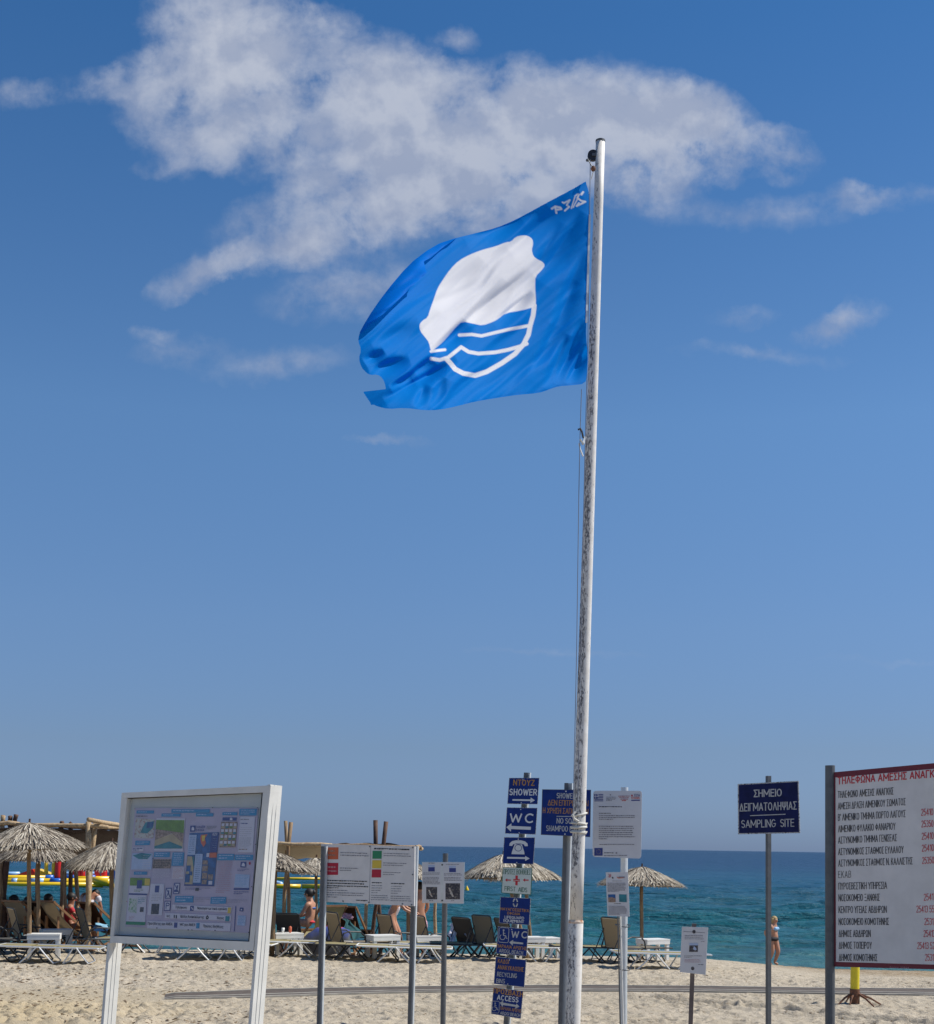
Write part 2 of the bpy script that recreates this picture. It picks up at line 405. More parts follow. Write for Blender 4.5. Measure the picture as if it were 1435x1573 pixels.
# height map with footprints, sampled onto a fan of vertices
GX0, GX1, GY0, GY1, GS = -16., 24., 14., 53., .03
gx = np.arange(GX0, GX1, GS); gy = np.arange(GY0, GY1, GS)
HX, HYg = np.meshgrid(gx, gy)
Hm = (.012 * vnoise(HX * .9, HYg * .9, 1) + .010 * vnoise(HX * 2.3, HYg * 2.3, 2) + .010 * vnoise(HX * 5, HYg * 5, 3) + .010 * vnoise(HX * 10, HYg * 10, 4)).astype(np.float32)
def stamp(cx, cy, L, Wd, dep, ang):
    R = L * 1.1
    i0, i1 = int((cx - R - GX0) / GS), int((cx + R - GX0) / GS) + 1
    j0, j1 = int((cy - R - GY0) / GS), int((cy + R - GY0) / GS) + 1
    if i0 < 0 or j0 < 0 or i1 >= len(gx) or j1 >= len(gy): return
    X = HX[j0:j1, i0:i1] - cx; Yk = HYg[j0:j1, i0:i1] - cy
    c, s = math.cos(ang), math.sin(ang)
    a = (X * c + Yk * s) / (L * .5); b = (-X * s + Yk * c) / (Wd * .5)
    r2 = a * a + b * b
    Hm[j0:j1, i0:i1] += (-dep * np.exp(-r2 * 1.4) + dep * .55 * np.exp(-(np.sqrt(r2) - 1.5) ** 2 * 5)).astype(np.float32)
for _ in range(8500):
    y = RNG.uniform(15, 50) if random.random() < .35 else RNG.uniform(15.5, 30); x = RNG.uniform(-.42, .42) * y + 1
    stamp(x, y, RNG.uniform(.2, .36), RNG.uniform(.1, .18), RNG.uniform(.005, .026), RNG.uniform(0, math.pi))
# lanes of tyre ruts at the right and rough mounds at the left
for k in range(260):
    t = k / 260.
    for o in (0, .9):
        stamp(2.8 + 4.4 * t + .02 * math.sin(k), 21.2 - 3.6 * t + o * .5, .34, .10, .010, .25)
for k in range(420):
    stamp(RNG.uniform(-8, -3.6), RNG.uniform(15.6, 19.2), RNG.uniform(.2, .4), RNG.uniform(.12, .25), RNG.uniform(.010, .034), RNG.uniform(0, 3.1))
# smooth beside the walkway
cl = np.array([((a.x + b.x) / 2, (a.y + b.y) / 2, abs(a.y - b.y) / 2) for a, b in MAT_PTS])
my = np.interp(HX[0], cl[:, 0], cl[:, 1]); mh = np.interp(HX[0], cl[:, 0], cl[:, 2])
k = np.clip((np.abs(HYg - my[None, :]) - mh[None, :] - .02) / .35, 0, 1)
k = np.where(HX < cl[0, 0] - .3, np.clip((np.abs(HYg - my[None, :]) - .3) / .5, .12, 1), k)
Hm *= k
Hm *= np.clip((52 - HYg) / 6, .15, 1)
def hsample(x, y):
    i = np.clip((x - GX0) / GS, 0, len(gx) - 2.001); j = np.clip((y - GY0) / GS, 0, len(gy) - 2.001)
    i0 = i.astype(int); j0 = j.astype(int); fi = i - i0; fj = j - j0
    h = (Hm[j0, i0] * (1 - fi) + Hm[j0, i0 + 1] * fi) * (1 - fj) + (Hm[j0 + 1, i0] * (1 - fi) + Hm[j0 + 1, i0 + 1] * fi) * fj
    inside = (x > GX0) & (x < GX1) & (y > GY0) & (y < GY1)
    return np.where(inside, h, 0)
def sand_z(x, y): return ground(x, y) + float(hsample(np.array([x]), np.array([y]))[0])

sandm = bpy.data.materials.new('beach sand'); sandm.use_nodes = True
nt = sandm.node_tree; g = G(nt); b = nt.nodes['Principled BSDF']; b.inputs['Roughness'].default_value = .95; b.inputs['Specular IOR Level'].default_value = .1
t = N(nt, 'ShaderNodeTexCoord'); v = t.outputs['Object']; s3 = g.sep(v)
c1 = g.mix(g.mapr(g.noise(v, .6, 5, .6), .35, .65), (.53, .46, .355), (.44, .38, .285))
c1 = g.mix(g.mapr(g.noise(v, 7, 5, .7), .45, .75, 0, .5), c1, (.30, .245, .17))
c1 = g.mix(g.mapr(g.noise(v, 35, 4, .7), .55, .75, 0, .6), c1, (.26, .20, .14))
litter = g.math('MULTIPLY', g.mapr(g.noise(v, 22, 4, .7, .6), .565, .63), g.mapr(g.noise(v, .8, 3), .35, .55))
c1 = g.mix(g.math('MULTIPLY', litter, .75), c1, (.17, .11, .06))
# left, in front: yellower coarse sand; right, towards the water: brown wrack; wet edge
left = g.math('MULTIPLY', g.mapr(s3[0], -3, -5.5), g.mapr(s3[1], 22, 19))
c1 = g.mix(g.math('MULTIPLY', left, .55), c1, (.50, .39, .22))
wr = g.math('MULTIPLY', g.mapr(s3[0], 8, 12), g.mapr(g.math('ADD', s3[1], g.math('MULTIPLY', g.noise(v, .7, 4), 8)), 36, 41))
c1 = g.mix(g.math('MULTIPLY', wr, g.mapr(g.noise(v, 3, 5, .7), .3, .7, .2, .95)), c1, (.23, .155, .075))
wet = g.mapr(s3[2], .22, .05)
c1 = g.mix(g.math('MULTIPLY', wet, .7), c1, (.20, .15, .10))
g.link(c1, b.inputs['Base Color'])
bn = N(nt, 'ShaderNodeBump'); bn.inputs['Strength'].default_value = 1.0; bn.inputs['Distance'].default_value = .045
g.link(g.noise(v, 14, 8, .7), bn.inputs['Height']); g.link(bn.outputs[0], b.inputs['Normal'])

vrow = np.concatenate([np.linspace(285, 172, 420), np.linspace(171.6, 158, 60)])
yrow = np.array([ (4 - 1.67) * F / v for v in vrow[:420]])
# rows even in the picture over the flat, then even in metres down the beach face
yrow = np.concatenate([np.array([-30, -8, 0, 4, 8, 10, 12, 14, 15.5]), np.geomspace(16.2, 29, 430), np.linspace(29.08, 52, 240), np.linspace(53, 70, 16), np.array([80, 110, 160, 260])])
pxc = np.concatenate([np.linspace(-9000, -500, 20), np.linspace(-120, 1560, 860), np.linspace(2000, 11000, 20)])
tx = (pxc - CX) / F
TX, YR = np.meshgrid(tx, yrow)
XX = TX * np.maximum(YR, 10.)
ZZ = ground_np(XX, np.maximum(YR, 0)) + hsample(XX, YR)
sand = grid_mesh('sand_beach', XX, YR, ZZ, sandm)
tag(sand, 'trodden pale sand running down to the sea', None, None, 'structure')

# walkway of matting with two pale edge bands
wk = mat('walkway mat', (.115, .09, .07), .9, var=.35, vscale=6, bump=.5, bscale=60)
mbm = MB(); e1 = MB(); e2 = MB(); e3 = MB()
ps = []
for i in range(len(MAT_PTS) - 1):
    for k in range(8):
        f = k / 8; a = MAT_PTS[i][0].lerp(MAT_PTS[i + 1][0], f); c_ = MAT_PTS[i][1].lerp(MAT_PTS[i + 1][1], f); ps.append((a, c_))
def strip(mb, f0, f1, h0, wob=0.):
    rows = []
    for j, (a, c_) in enumerate(ps):
        w_ = wob * math.sin(j * 1.7) * .5 + wob * random.uniform(-.5, .5)
        p, q = a.lerp(c_, f0 + w_), a.lerp(c_, f1 + w_ * .5); h1 = h0 - .09 * (1 - min(max((j + 1) / 6., 0), 1))
        rows.append((Vector((p.x, p.y, ground(p.x, p.y) + h1)), Vector((q.x, q.y, ground(q.x, q.y) + h1))))
    for (p, q), (p2, q2) in zip(rows, rows[1:]):
        mb.add([p, q, q2, p2, p - Vector((0, 0, .03)), q - Vector((0, 0, .03)), q2 - Vector((0, 0, .03)), p2 - Vector((0, 0, .03))], [(0, 1, 2, 3), (1, 5, 6, 2), (4, 0, 3, 7)])
strip(mbm, .06, .94, .022, .03); strip(e1, -.02, .05, .03, .03); strip(e2, .68, .75, .03, .02); strip(e3, .95, 1.02, .028, .02)
wo = mbm.build('beach_walkway', wk); tag(wo, 'grey matting walkway laid across the sand', None, None, 'structure')
for mb in (e1, e2, e3): mb.build('edge_band', mat('walkway edge', (.40, .37, .31), .8, var=.25, vscale=5), wo)

# loose dry weed, twigs and shells scattered on the sand
def scatter(n, area, smin, smax, seed):
    rr = random.Random(seed); mb = MB()
    for _ in range(n):
        x, y = area(rr)
        if vnoise(np.array([x * .9]), np.array([y * .9]), 9)[0] + rr.uniform(-.6, .6) < 0: continue
        z = sand_z(x, y); s = rr.uniform(smin, smax) * rr.uniform(.5, 1); a = rr.uniform(0, 3.14)
        dx, dy = math.cos(a) * s, math.sin(a) * s; w = s * rr.uniform(.12, .4); h = s * rr.uniform(.15, .4)
        nx, ny = -math.sin(a) * w, math.cos(a) * w; bx, by = nx * rr.uniform(-1, 2), ny * rr.uniform(-1, 2)
        mb.add([(x - dx, y - dy, z), (x + bx, y + by, z - .005), (x + dx, y + dy, z), (x + bx * .3, y + by * .3, z + h), (x + nx * 1.4 + bx, y + ny * 1.4 + by, z + h * .3)],
               [(0, 1, 3), (1, 2, 3), (0, 3, 4), (3, 2, 4), (0, 4, 1), (4, 2, 1)])
    return mb
o = scatter(4600, lambda r: ((lambda y: (r.uniform(-.40, .38) * y, y))(r.uniform(16.2, 30))), .012, .05, 3).build('dry_seaweed', 'weed')
tag(o, 'scattered dry seaweed and twigs on the sand', None, None, 'stuff')
o = scatter(2400, lambda r: ((lambda y: (r.uniform(-.40, -.15) * y, y))(r.uniform(16.2, 25))), .02, .08, 4).build('dry_seaweed', 'weed')
tag(o, 'thicker dry seaweed litter on the sand at the left', None, None, 'stuff')
o = scatter(320, lambda r: ((lambda y: (r.uniform(-.40, .38) * y, y))(r.uniform(16.2, 26))), .015, .03, 5).build('shells', 'shell')
tag(o, 'small pale shells and pebbles on the sand', None, None, 'stuff')

# ------------------------------------------------------------------ sea
sm_ = bpy.data.materials.new('sea water'); sm_.use_nodes = True
nt = sm_.node_tree; g = G(nt); b = nt.nodes['Principled BSDF']
t = N(nt, 'ShaderNodeTexCoord'); v = t.outputs['Object']; s3 = g.sep(v)
ly = g.math('LOGARITHM', g.math('MAXIMUM', s3[1], 1.), 10.)
wob = g.math('MULTIPLY', g.math('SUBTRACT', g.noise(g.vmath('MULTIPLY', v, (.012, .05, 1)), 1., 4), .5), .35)
tt = g.mapr(g.math('ADD', ly, wob), 1.65, 3.2)
cc = g.ramp(tt, [(0, (.04, .130, .124)), (.10, (.012, .105, .126)), (.28, (.006, .075, .118)), (.42, (.005, .060, .115)), (.6, (.006, .032, .088)), (1, (.006, .024, .068))])
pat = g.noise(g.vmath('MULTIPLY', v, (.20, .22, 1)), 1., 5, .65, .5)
cc = g.mix(g.math('MULTIPLY', g.mapr(pat, .46, .62), .6), cc, (.006, .055, .075))  # noise streaks paint the dark shaded faces of waves into the water colour
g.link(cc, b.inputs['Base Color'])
b.inputs['Roughness'].default_value = .3; b.inputs['IOR'].default_value = 1.33; b.inputs['Specular IOR Level'].default_value = .22
n1 = g.noise(g.vmath('MULTIPLY', v, (.8, 1.0, 1)), 1., 7, .62, .4)
n2 = g.noise(g.vmath('MULTIPLY', v, (.16, .18, 1)), 1., 6, .6, .3)
bn = N(nt, 'ShaderNodeBump'); bn.inputs['Strength'].default_value = 1.; bn.inputs['Distance'].default_value = .55
g.link(g.math('ADD', g.math('ADD', n1, g.math('MULTIPLY', n2, 2.5)), g.math('MULTIPLY', g.noise(g.vmath('MULTIPLY', v, (.03, .03, 1)), 1., 5, .6), 6.)), bn.inputs['Height']); g.link(bn.outputs[0], b.inputs['Normal'])
v_ = np.concatenate([np.linspace(210, 6, 500), np.geomspace(5.6, .12, 60)])
yr = 4 * F / v_
pxc = np.concatenate([np.linspace(-12000, -500, 30), np.linspace(-150, 1600, 480), np.linspace(2000, 14000, 30)])
TX, YR = np.meshgrid((pxc - CX) / F, yr)
XX = TX * YR
Zs = np.zeros_like(XX)
rs = np.random.default_rng(5)
for k in range(26):
    lam = rs.uniform(1.2, 5.5); a = rs.normal(math.pi / 2 + .12, .42); ph = rs.uniform(0, 6.28)
    kx, ky = math.cos(a) * 2 * math.pi / lam, math.sin(a) * 2 * math.pi / lam
    amp = .013 * lam
    res = np.clip(1.3 - (YR * YR / 8320 * .41) / (lam * .35), 0, 1)      # rows get too coarse for short waves far out
    s_ = np.sin(kx * XX + ky * YR + ph + .8 * vnoise(XX * .05, YR * .05, k))
    Zs += amp * res * s_
Zs *= np.clip((YR - 44) / 25, .25, 1)
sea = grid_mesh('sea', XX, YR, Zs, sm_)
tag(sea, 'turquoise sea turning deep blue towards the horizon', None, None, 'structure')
# seabed so that nothing is hollow from other angles is the sand sheet itself

# ------------------------------------------------------------------ flat signs
_tc = {}
def glyphs(s, bold, spacing):
    key = (s, bold, spacing)
    if key in _tc: return _tc[key]
    cu_ = bpy.data.curves.new('t', 'FONT'); cu_.body = s; cu_.resolution_u = 3; cu_.offset = bold; cu_.space_character = spacing
    ob = bpy.data.objects.new('t', cu_); me = ob.to_mesh()
    vs = [(v.co.x, v.co.y) for v in me.vertices]; fs = [tuple(p.vertices) for p in me.polygons]
    ob.to_mesh_clear(); bpy.data.objects.remove(ob); bpy.data.curves.remove(cu_)
    _tc[key] = (vs, fs); return vs, fs
_capv, _ = glyphs('H', 0, 1); CAP = max(v[1] for v in _capv)

def _arc(cx, cy, rx, ry, a0, a1, n=9): return [(cx + rx * math.cos(math.radians(a)), cy + ry * math.sin(math.radians(a))) for a in np.linspace(a0, a1, n)]
SF = {
 'Α': (.66, [[(0, 0), (.33, 1), (.66, 0)], [(.12, .32), (.54, .32)]]), 'Β': (.56, [[(0, 0), (0, 1), (.30, 1)] + _arc(.30, .765, .22, .235, 90, -90, 6) + [(0, .53)], [(0, 0), (.32, 0)] + _arc(.32, .265, .24, .265, -90, 90, 6)]),
 'C': (.6, [_arc(.33, .5, .33, .5, 48, 312, 13)]), 'D': (.58, [[(0, 0), (0, 1), (.24, 1)] + _arc(.24, .5, .34, .5, 90, -90, 9) + [(0, 0)]]), 'Ε': (.48, [[(.48, 1), (0, 1), (0, 0), (.48, 0)], [(0, .52), (.42, .52)]]),
 'F': (.46, [[(.46, 1), (0, 1), (0, 0)], [(0, .52), (.40, .52)]]), 'G': (.62, [_arc(.33, .5, .33, .5, 48, 350, 14) + [(.64, .46), (.38, .46)]]), 'Η': (.56, [[(0, 0), (0, 1)], [(.56, 0), (.56, 1)], [(0, .52), (.56, .52)]]),
 'Ι': (.0, [[(0, 0), (0, 1)]]), 'Κ': (.56, [[(0, 0), (0, 1)], [(.54, 1), (.06, .42)], [(.20, .58), (.56, 0)]]), 'L': (.44, [[(0, 1), (0, 0), (.44, 0)]]), 'Μ': (.86, [[(0, 0), (0, 1), (.43, .25), (.86, 1), (.86, 0)]]),
 'Ν': (.62, [[(0, 0), (0, 1), (.62, 0), (.62, 1)]]), 'Ο': (.66, [_arc(.33, .5, .33, .5, 0, 360, 17)]), 'Ρ': (.52, [[(0, 0), (0, 1), (.28, 1)] + _arc(.28, .74, .24, .26, 90, -90, 7) + [(0, .48)]]),
 'R': (.56, [[(0, 0), (0, 1), (.28, 1)] + _arc(.28, .74, .24, .26, 90, -90, 7) + [(0, .48)], [(.28, .48), (.56, 0)]]), 'S': (.52, [_arc(.26, .75, .25, .25, 30, 240, 8) + _arc(.26, .26, .26, .26, 70, -150, 9)]),
 'Τ': (.56, [[(0, 1), (.56, 1)], [(.28, 1), (.28, 0)]]), 'U': (.54, [[(0, 1), (0, .27)] + _arc(.27, .27, .27, .27, 180, 360, 8) + [(.54, 1)]]), 'V': (.62, [[(0, 1), (.31, 0), (.62, 1)]]),
 'W': (.90, [[(0, 1), (.22, 0), (.45, .9), (.68, 0), (.90, 1)]]), 'Χ': (.58, [[(0, 0), (.58, 1)], [(0, 1), (.58, 0)]]), 'Υ': (.60, [[(0, 1), (.30, .45), (.60, 1)], [(.30, .45), (.30, 0)]]), 'Ζ': (.52, [[(0, 1), (.52, 1), (0, 0), (.52, 0)]]),
 'Γ': (.44, [[(.44, 1), (0, 1), (0, 0)]]), 'Δ': (.66, [[(0, 0), (.33, 1), (.66, 0), (0, 0)]]), 'Θ': (.66, [_arc(.33, .5, .33, .5, 0, 360, 17), [(.18, .5), (.48, .5)]]), 'Λ': (.64, [[(0, 0), (.32, 1), (.64, 0)]]),
 'Ξ': (.50, [[(0, 1), (.50, 1)], [(.06, .52), (.44, .52)], [(0, 0), (.50, 0)]]), 'Π': (.56, [[(0, 0), (0, 1), (.56, 1), (.56, 0)]]), 'Σ': (.50, [[(.50, 1), (0, 1), (.28, .52), (0, 0), (.50, 0)]]),
 'Φ': (.70, [_arc(.35, .52, .35, .30, 0, 360, 15), [(.35, 0), (.35, 1)]]), 'Ψ': (.68, [[(0, 1), (0, .6)] + _arc(.34, .6, .34, .28, 180, 360, 8) + [(.68, 1)], [(.34, 0), (.34, 1)]]),
 'Ω': (.66, [[(0, 0), (.20, 0)] + _arc(.33, .58, .33, .42, 235, -55, 13) + [(.46, 0), (.66, 0)]]),
 '0': (.46, [_arc(.23, .5, .23, .5, 0, 360, 15)]), '1': (.22, [[(0, .78), (.22, 1), (.22, 0)]]), '2': (.46, [_arc(.23, .75, .23, .25, 165, -30, 8) + [(0, 0), (.46, 0)]]), '3': (.44, [_arc(.2, .75, .23, .25, 150, -75, 8) + _arc(.2, .27, .25, .27, 80, -150, 9)]),
 '4': (.50, [[(.36, 0), (.36, 1), (0, .28), (.50, .28)]]), '5': (.46, [[(.42, 1), (.06, 1), (.02, .5)] + _arc(.21, .32, .25, .32, 120, -150, 9)]), '6': (.46, [_arc(.23, .3, .23, .3, 0, 360, 13), _arc(.30, .40, .28, .60, 170, 90, 5)]), '8': (.44, [_arc(.22, .75, .20, .25, 0, 360, 12), _arc(.22, .26, .22, .26, 0, 360, 12)]), '9': (.46, [_arc(.23, .7, .23, .3, 0, 360, 13), _arc(.16, .60, .28, .60, -10, -90, 5)]),
 '.': (.02, [[(0, 0), (0.02, .05)]]), "'": (.0, [[(0, .8), (.0, 1)]]), ' ': (.12, []) }
for a_, b_ in zip('ABEHIKMNOPTXYZ', 'ΑΒΕΗΙΚΜΝΟΡΤΧΥΖ'): SF[a_] = SF[b_]
def stroke_text(t, w, h, swf=None):
    """strokes of text t laid out in a box w by h; returns quads in box coordinates"""
    vis = [SF[c] for c in t]; n = len(t)
    sw = (swf or min(.16, .225 * (w / n) / h)) * h; gapu = 1.0
    gap = sw * 1.0 + (w / n) * .12          # clear space between glyph outlines plus stroke
    tot_u = sum(v[0] for v in vis); xs = max(w - sw - gap * (n - 1), w * .02) / max(tot_u, .01)
    if gap * (n - 1) > .62 * w: gap = .62 * w / (n - 1); xs = (w - sw - gap * (n - 1)) / tot_u
    x = sw / 2; Q = []
    for c, (gw, strokes) in zip(t, vis):
        for st in strokes:
            pts = [(x + px * xs, sw / 2 + py * (h - sw)) for px, py in st]
            for i, (p, q) in enumerate(zip(pts, pts[1:])):
                dx, dy = q[0] - p[0], q[1] - p[1]; L = math.hypot(dx, dy) or 1e-6; ux, uy = dx / L, dy / L; e0 = sw * (.5 if i == 0 or len(pts) < 7 else .2); e1 = sw * (.5 if i == len(pts) - 2 or len(pts) < 7 else .2)
                if abs(uy) > .3 and abs(ux) > .2: e0 = min(e0, sw * .25); e1 = min(e1, sw * .25)
                nx, ny = -uy * sw / 2, ux * sw / 2
                Q.append([(p[0] - ux * e0 + nx, p[1] - uy * e0 + ny), (q[0] + ux * e1 + nx, q[1] + uy * e1 + ny), (q[0] + ux * e1 - nx, q[1] + uy * e1 - ny), (p[0] - ux * e0 - nx, p[1] - uy * e0 - ny)])
        x += gw * xs + gap
    return Q
class Panel:
    def __init__(s, corners, dl, dr, thick=.012, dbl=None):
        """corners TL,TR,BR,BL in photo pixels; depths of the left and right side"""
        s.c = corners
        TL = P(*corners[0], dl); TR = P(*corners[1], dr); BL = P(*corners[3], dbl or dl)
        s.n = (TR - TL).cross(TL - BL).normalized()      # towards the camera side
        if s.n.y > 0: s.n = -s.n
        s.o = TL; s.TL, s.TR, s.BL = TL, TR, BL; s.BR = s.hit(*corners[2]); s.thick = thick
        s.up = (TL - BL).normalized(); s.parts = {}; s.lets = []
    def hit(s, px, py, off=0.):
        r = ray(px, py); tt = ((s.o + s.n * off) - CAM).dot(s.n) / r.dot(s.n)
        return CAM + r * tt
    def plate(s, name, material, parent, corners=None, off=0., thick=None, label=None, round_=0.):
        c = corners or s.c; th = thick or s.thick
        fr = [s.hit(*p, off) for p in c]
        if round_:
            q = []
            for i, p in enumerate(fr):
                a = (fr[i - 1] - p).normalized(); b_ = (fr[(i + 1) % 4] - p).normalized()
                for k in range(5):
                    f = k / 4; q.append(p + a * round_ * (1 - f) ** 2 + b_ * round_ * f ** 2)
            fr = q
        bk = [p - s.n * th for p in fr]; n = len(fr)
        mb = MB(); fs = [tuple(range(n)), tuple(range(n, 2 * n))[::-1]] + [(i, i + n, (i + 1) % n + n, (i + 1) % n) for i in range(n)]
        fs = [f[::-1] for f in fs]
        if (fr[1] - fr[0]).cross(fr[3 if not round_ else 6] - fr[0]).dot(s.n) < 0: fs = [f[::-1] for f in fs]
        mb.add(fr + bk, [f[::-1] for f in fs])
        o = mb.build(name, material, parent)
        if label: o['label'] = label
        return o
    def _mb(s, m): return s.parts.setdefault(m, MB())
    def quad(s, pts, m, layer=1):
        s._mb(m).add([s.hit(*p, .0012 + .0011 * layer) for p in pts], [tuple(range(len(pts)))])
    def rect(s, x0, y0, x1, y1, m, layer=1, k=None, sl=0.):
        if k is None:
            TL, TR, BR, BL = s.c; k = -((BL[0] - TL[0]) / (BL[1] - TL[1]))
        dx = -k * (y1 - y0)
        s.quad([(x0, y0), (x1, y0 + sl * (x1 - x0)), (x1 + dx, y1 + sl * (x1 - x0)), (x0 + dx, y1)], m, layer)
    def text(s, t, x0, y0, x1, y1, h, m, bold=.0, layer=2, spacing=1.):
        """text from baseline start (x0,y0) to baseline end (x1,y1) with capital height h, photo pixels"""
        if all(c in SF for c in t):
            off = .0012 + .0011 * layer; A, B = s.hit(x0, y0, off), s.hit(x1, y1, off); dep = A.lerp(B, .5).y
            w3 = (B - A).length; h3 = h * dep / F; ax = (B - A).normalized(); mb = MB(); s.lets.append((m, mb))
            for k, q in enumerate(stroke_text(t, w3, h3)):
                o3 = A + s.n * (.00002 * (k % 7)); mb.add([o3 + ax * x + s.up * y for x, y in q], [(0, 1, 2, 3)])
            return
        vs, fs = glyphs(t, 0, spacing)
        a0 = min(v[0] for v in vs); a1 = max(v[0] for v in vs)
        off = .0012 + .0011 * layer
        A, B = s.hit(x0, y0, off), s.hit(x1, y1, off); dep = A.lerp(B, .5).y
        U3 = s.up * (h * dep / F)
        for q, (ex, ey) in enumerate(((0, 0), (bold, 0), (-bold, 0)) if bold else ((0, 0),)):
            s._mb(m).add([A.lerp(B, (v[0] - a0 + ex * 1.6) / (a1 - a0)) + U3 * (v[1] / CAP) + s.n * (.00012 * q) for v in vs], fs)
    def lines(s, x0, y0, x1, y1, rows, m, seed=0, fill=.5, last=.6, slope=0., layer=2, k=None):
        rr = random.Random(seed * 77 + rows); rh = (y1 - y0) / rows
        if k is None:
            TL, TR, BR, BL = s.c; k = -((BL[0] - TL[0]) / (BL[1] - TL[1]))
        for r in range(rows):
            y = y0 + rh * r; x = x0 - k * (y - y0); xe = x + (x1 - x0) * (last if r == rows - 1 else rr.uniform(.9, 1))
            while x < xe - .6:
                w = min(rr.uniform(1.2, 4.5), xe - x); hh = rh * fill * rr.uniform(.7, 1.1); yy = y + slope * (x - x0)
                s.quad([(x, yy), (x + w, yy), (x + w, yy + hh), (x, yy + hh)], m, layer); x += w + rr.uniform(.4, .9)
    def finish(s, part):
        for m, mb in s.parts.items():
            nm = {'ink_white': 'lettering', 'ink_grey': 'lettering', 'ink_orange': 'orange_lettering', 'ink_black': 'lettering', 'ink_red': 'red_lettering', 'ink_green': 'green_lettering'}.get(m, 'print')
            tag(mb.build(nm, m, part), kind='stuff')
        for m, mb in s.lets: tag(mb.build({'ink_orange': 'orange_lettering', 'ink_red': 'red_lettering', 'ink_green': 'green_lettering'}.get(m, 'lettering'), m, part), kind='stuff')
        s.parts = {}; s.lets = []
def T(ox, oy, sc): return lambda x, y: (ox + x / sc, oy + y / sc)
def galv_post(px0, py0, px1, py1, Y, w, root_gap=.3, ang=.6, thing_=None, material='galv', name='post', depth=None, rnd=False):
    """post from its top pixel through a lower pixel, run down into the ground"""
    a = P(px0, py0, Y); b_ = P(px1, py1, Y); dr_ = (b_ - a)
    tt = (a.z - (ground(b_.x, Y) - .15)) / -dr_.z; e = a + dr_ * tt
    mb = MB()
    if rnd: mb.tube([e, a], w / 2, 14)
    else: mb.post(e, a, w, depth or w, ang)
    return mb.build(name, material, thing_, smooth=False), e
def base_of(px0, py0, px1, py1, Y):
    a = P(px0, py0, Y); b_ = P(px1, py1, Y); dr_ = (b_ - a)
    tt = (a.z - ground(b_.x, Y)) / -dr_.z; return a + dr_ * tt

# --- A: glazed white notice board, left
bt = thing('notice_board', 'large white framed notice board with glazed lilac poster, on two posts at the left', 'notice board', P(290, 1800, 8.4).to_tuple())
DL, DR = 8.83, 8.0
pb = Panel([(187, 1218), (416, 1206.5), (389, 1461), (168.5, 1448)], DL, DR, .012)
# outer frame bars (mitre-free, butted), 5.5 cm wide, proud of the back plate
def interp(c, u, w):
    TL, TR, BR, BL = [Vector(p) for p in c]
    return tuple(TL.lerp(TR, u).lerp(BL.lerp(BR, u), w))
cB = pb.c
inn = [(195.2, 1226), (404, 1217), (383, 1447), (174.5, 1437.5)]
def bar(q, off, th): return pb.plate('frame', 'white_enamel', bt, q, off, th)
bar([cB[0], cB[1], (cB[1][0] - 1, inn[1][1]), (cB[0][0] - .6, inn[0][1])], .03, .075)
bar([(cB[3][0] + .8, inn[3][1]), (cB[2][0] + 1.2, inn[2][1]), cB[2], cB[3]], .03, .075)
bar([(cB[0][0] - .6, inn[0][1] + .05), (inn[0][0], inn[0][1] + .05), (inn[3][0], inn[3][1] - .05), (cB[3][0] + .8, inn[3][1] - .05)], .03, .075)
bar([(inn[1][0], inn[1][1] + .05), (cB[1][0] - 1, inn[1][1] + .05), (cB[2][0] + 1.2, inn[2][1] - .05), (inn[2][0], inn[2][1] - .05)], .03, .075)
back = pb.plate('backboard', mat('board backing', (.52, .53, .50), .6, var=.12, vscale=3), bt, [(194, 1225), (405, 1216), (384, 1448), (173.5, 1438.5)], -.008, .02)
gk = MB()
for a_, b_ in ((0, 3), (0, 1), (3, 2), (1, 2)):
    A_, B_ = pb.hit(*inn[a_], .018), pb.hit(*inn[b_], .018)
    gk.tube([A_, B_], .007 if (a_, b_) != (0, 3) else .011, 6)
gk.build('seal', 'rubber', bt)
poster = pb.plate('poster', 'lilac', bt, [(207.6, 1241.2), (396.7, 1241.2), (382.8, 1433.5), (192.2, 1423.3)], -.0075 + .006, .003)
Z = T(170, 1190, 5.315)
def R4(x0, y0, x1, y1, m, layer=1, k=.085):
    a = Z(x0, y0); b_ = Z(x1, y1); pb.rect(a[0], a[1], b_[0], b_[1], m, layer, k)
def Q4(pts, m, layer=1): pb.quad([Z(*p) for p in pts], m, layer)
def L4(x0, y0, x1, y1, rows, m, seed=1, fill=.4, layer=2):
    a = Z(x0, y0); b_ = Z(x1, y1); pb.lines(a[0], a[1], b_[0], b_[1], rows, m, seed, fill, k=.085, layer=layer)
def T4(t, x0, y0, x1, y1, h, m, bold=.01):
    a = Z(x0, y0); b_ = Z(x1, y1); pb.text(t, a[0], a[1], b_[0], b_[1], h / 5.315, m, bold, 3)
for r in [(212, 293, 355, 318), (497, 283, 810, 312), (415, 318, 573, 343), (697, 315, 840, 342), (913, 307, 1035, 333), (1052, 280, 1195, 335), (202, 540, 322, 577), (355, 633, 485, 675), (505, 635, 602, 745), (190, 792, 298, 818), (872, 648, 1010, 700), (1015, 655, 1165, 700), (527, 992, 677, 1045), (818, 1000, 945, 1055)]:
    R4(*r, 'p_head'); n_ = max(1, int((r[3] - r[1]) / 18)); L4(r[0] + 12, r[1] + 8, r[2] - 12, r[3] - 2, n_, 'p_pale', int(r[0]), .4)
L4(207, 336, 362, 348, 1, 'ink_black', 3, .6)
Q4([(205, 355), (362, 365), (348, 520), (192, 515)], 'p_map'); Q4([(285, 390), (355, 380), (347, 430), (300, 480), (240, 475), (262, 430)], 'p_teal', 2); Q4([(300, 385), (352, 392), (340, 430), (290, 440)], 'p_blue', 3)
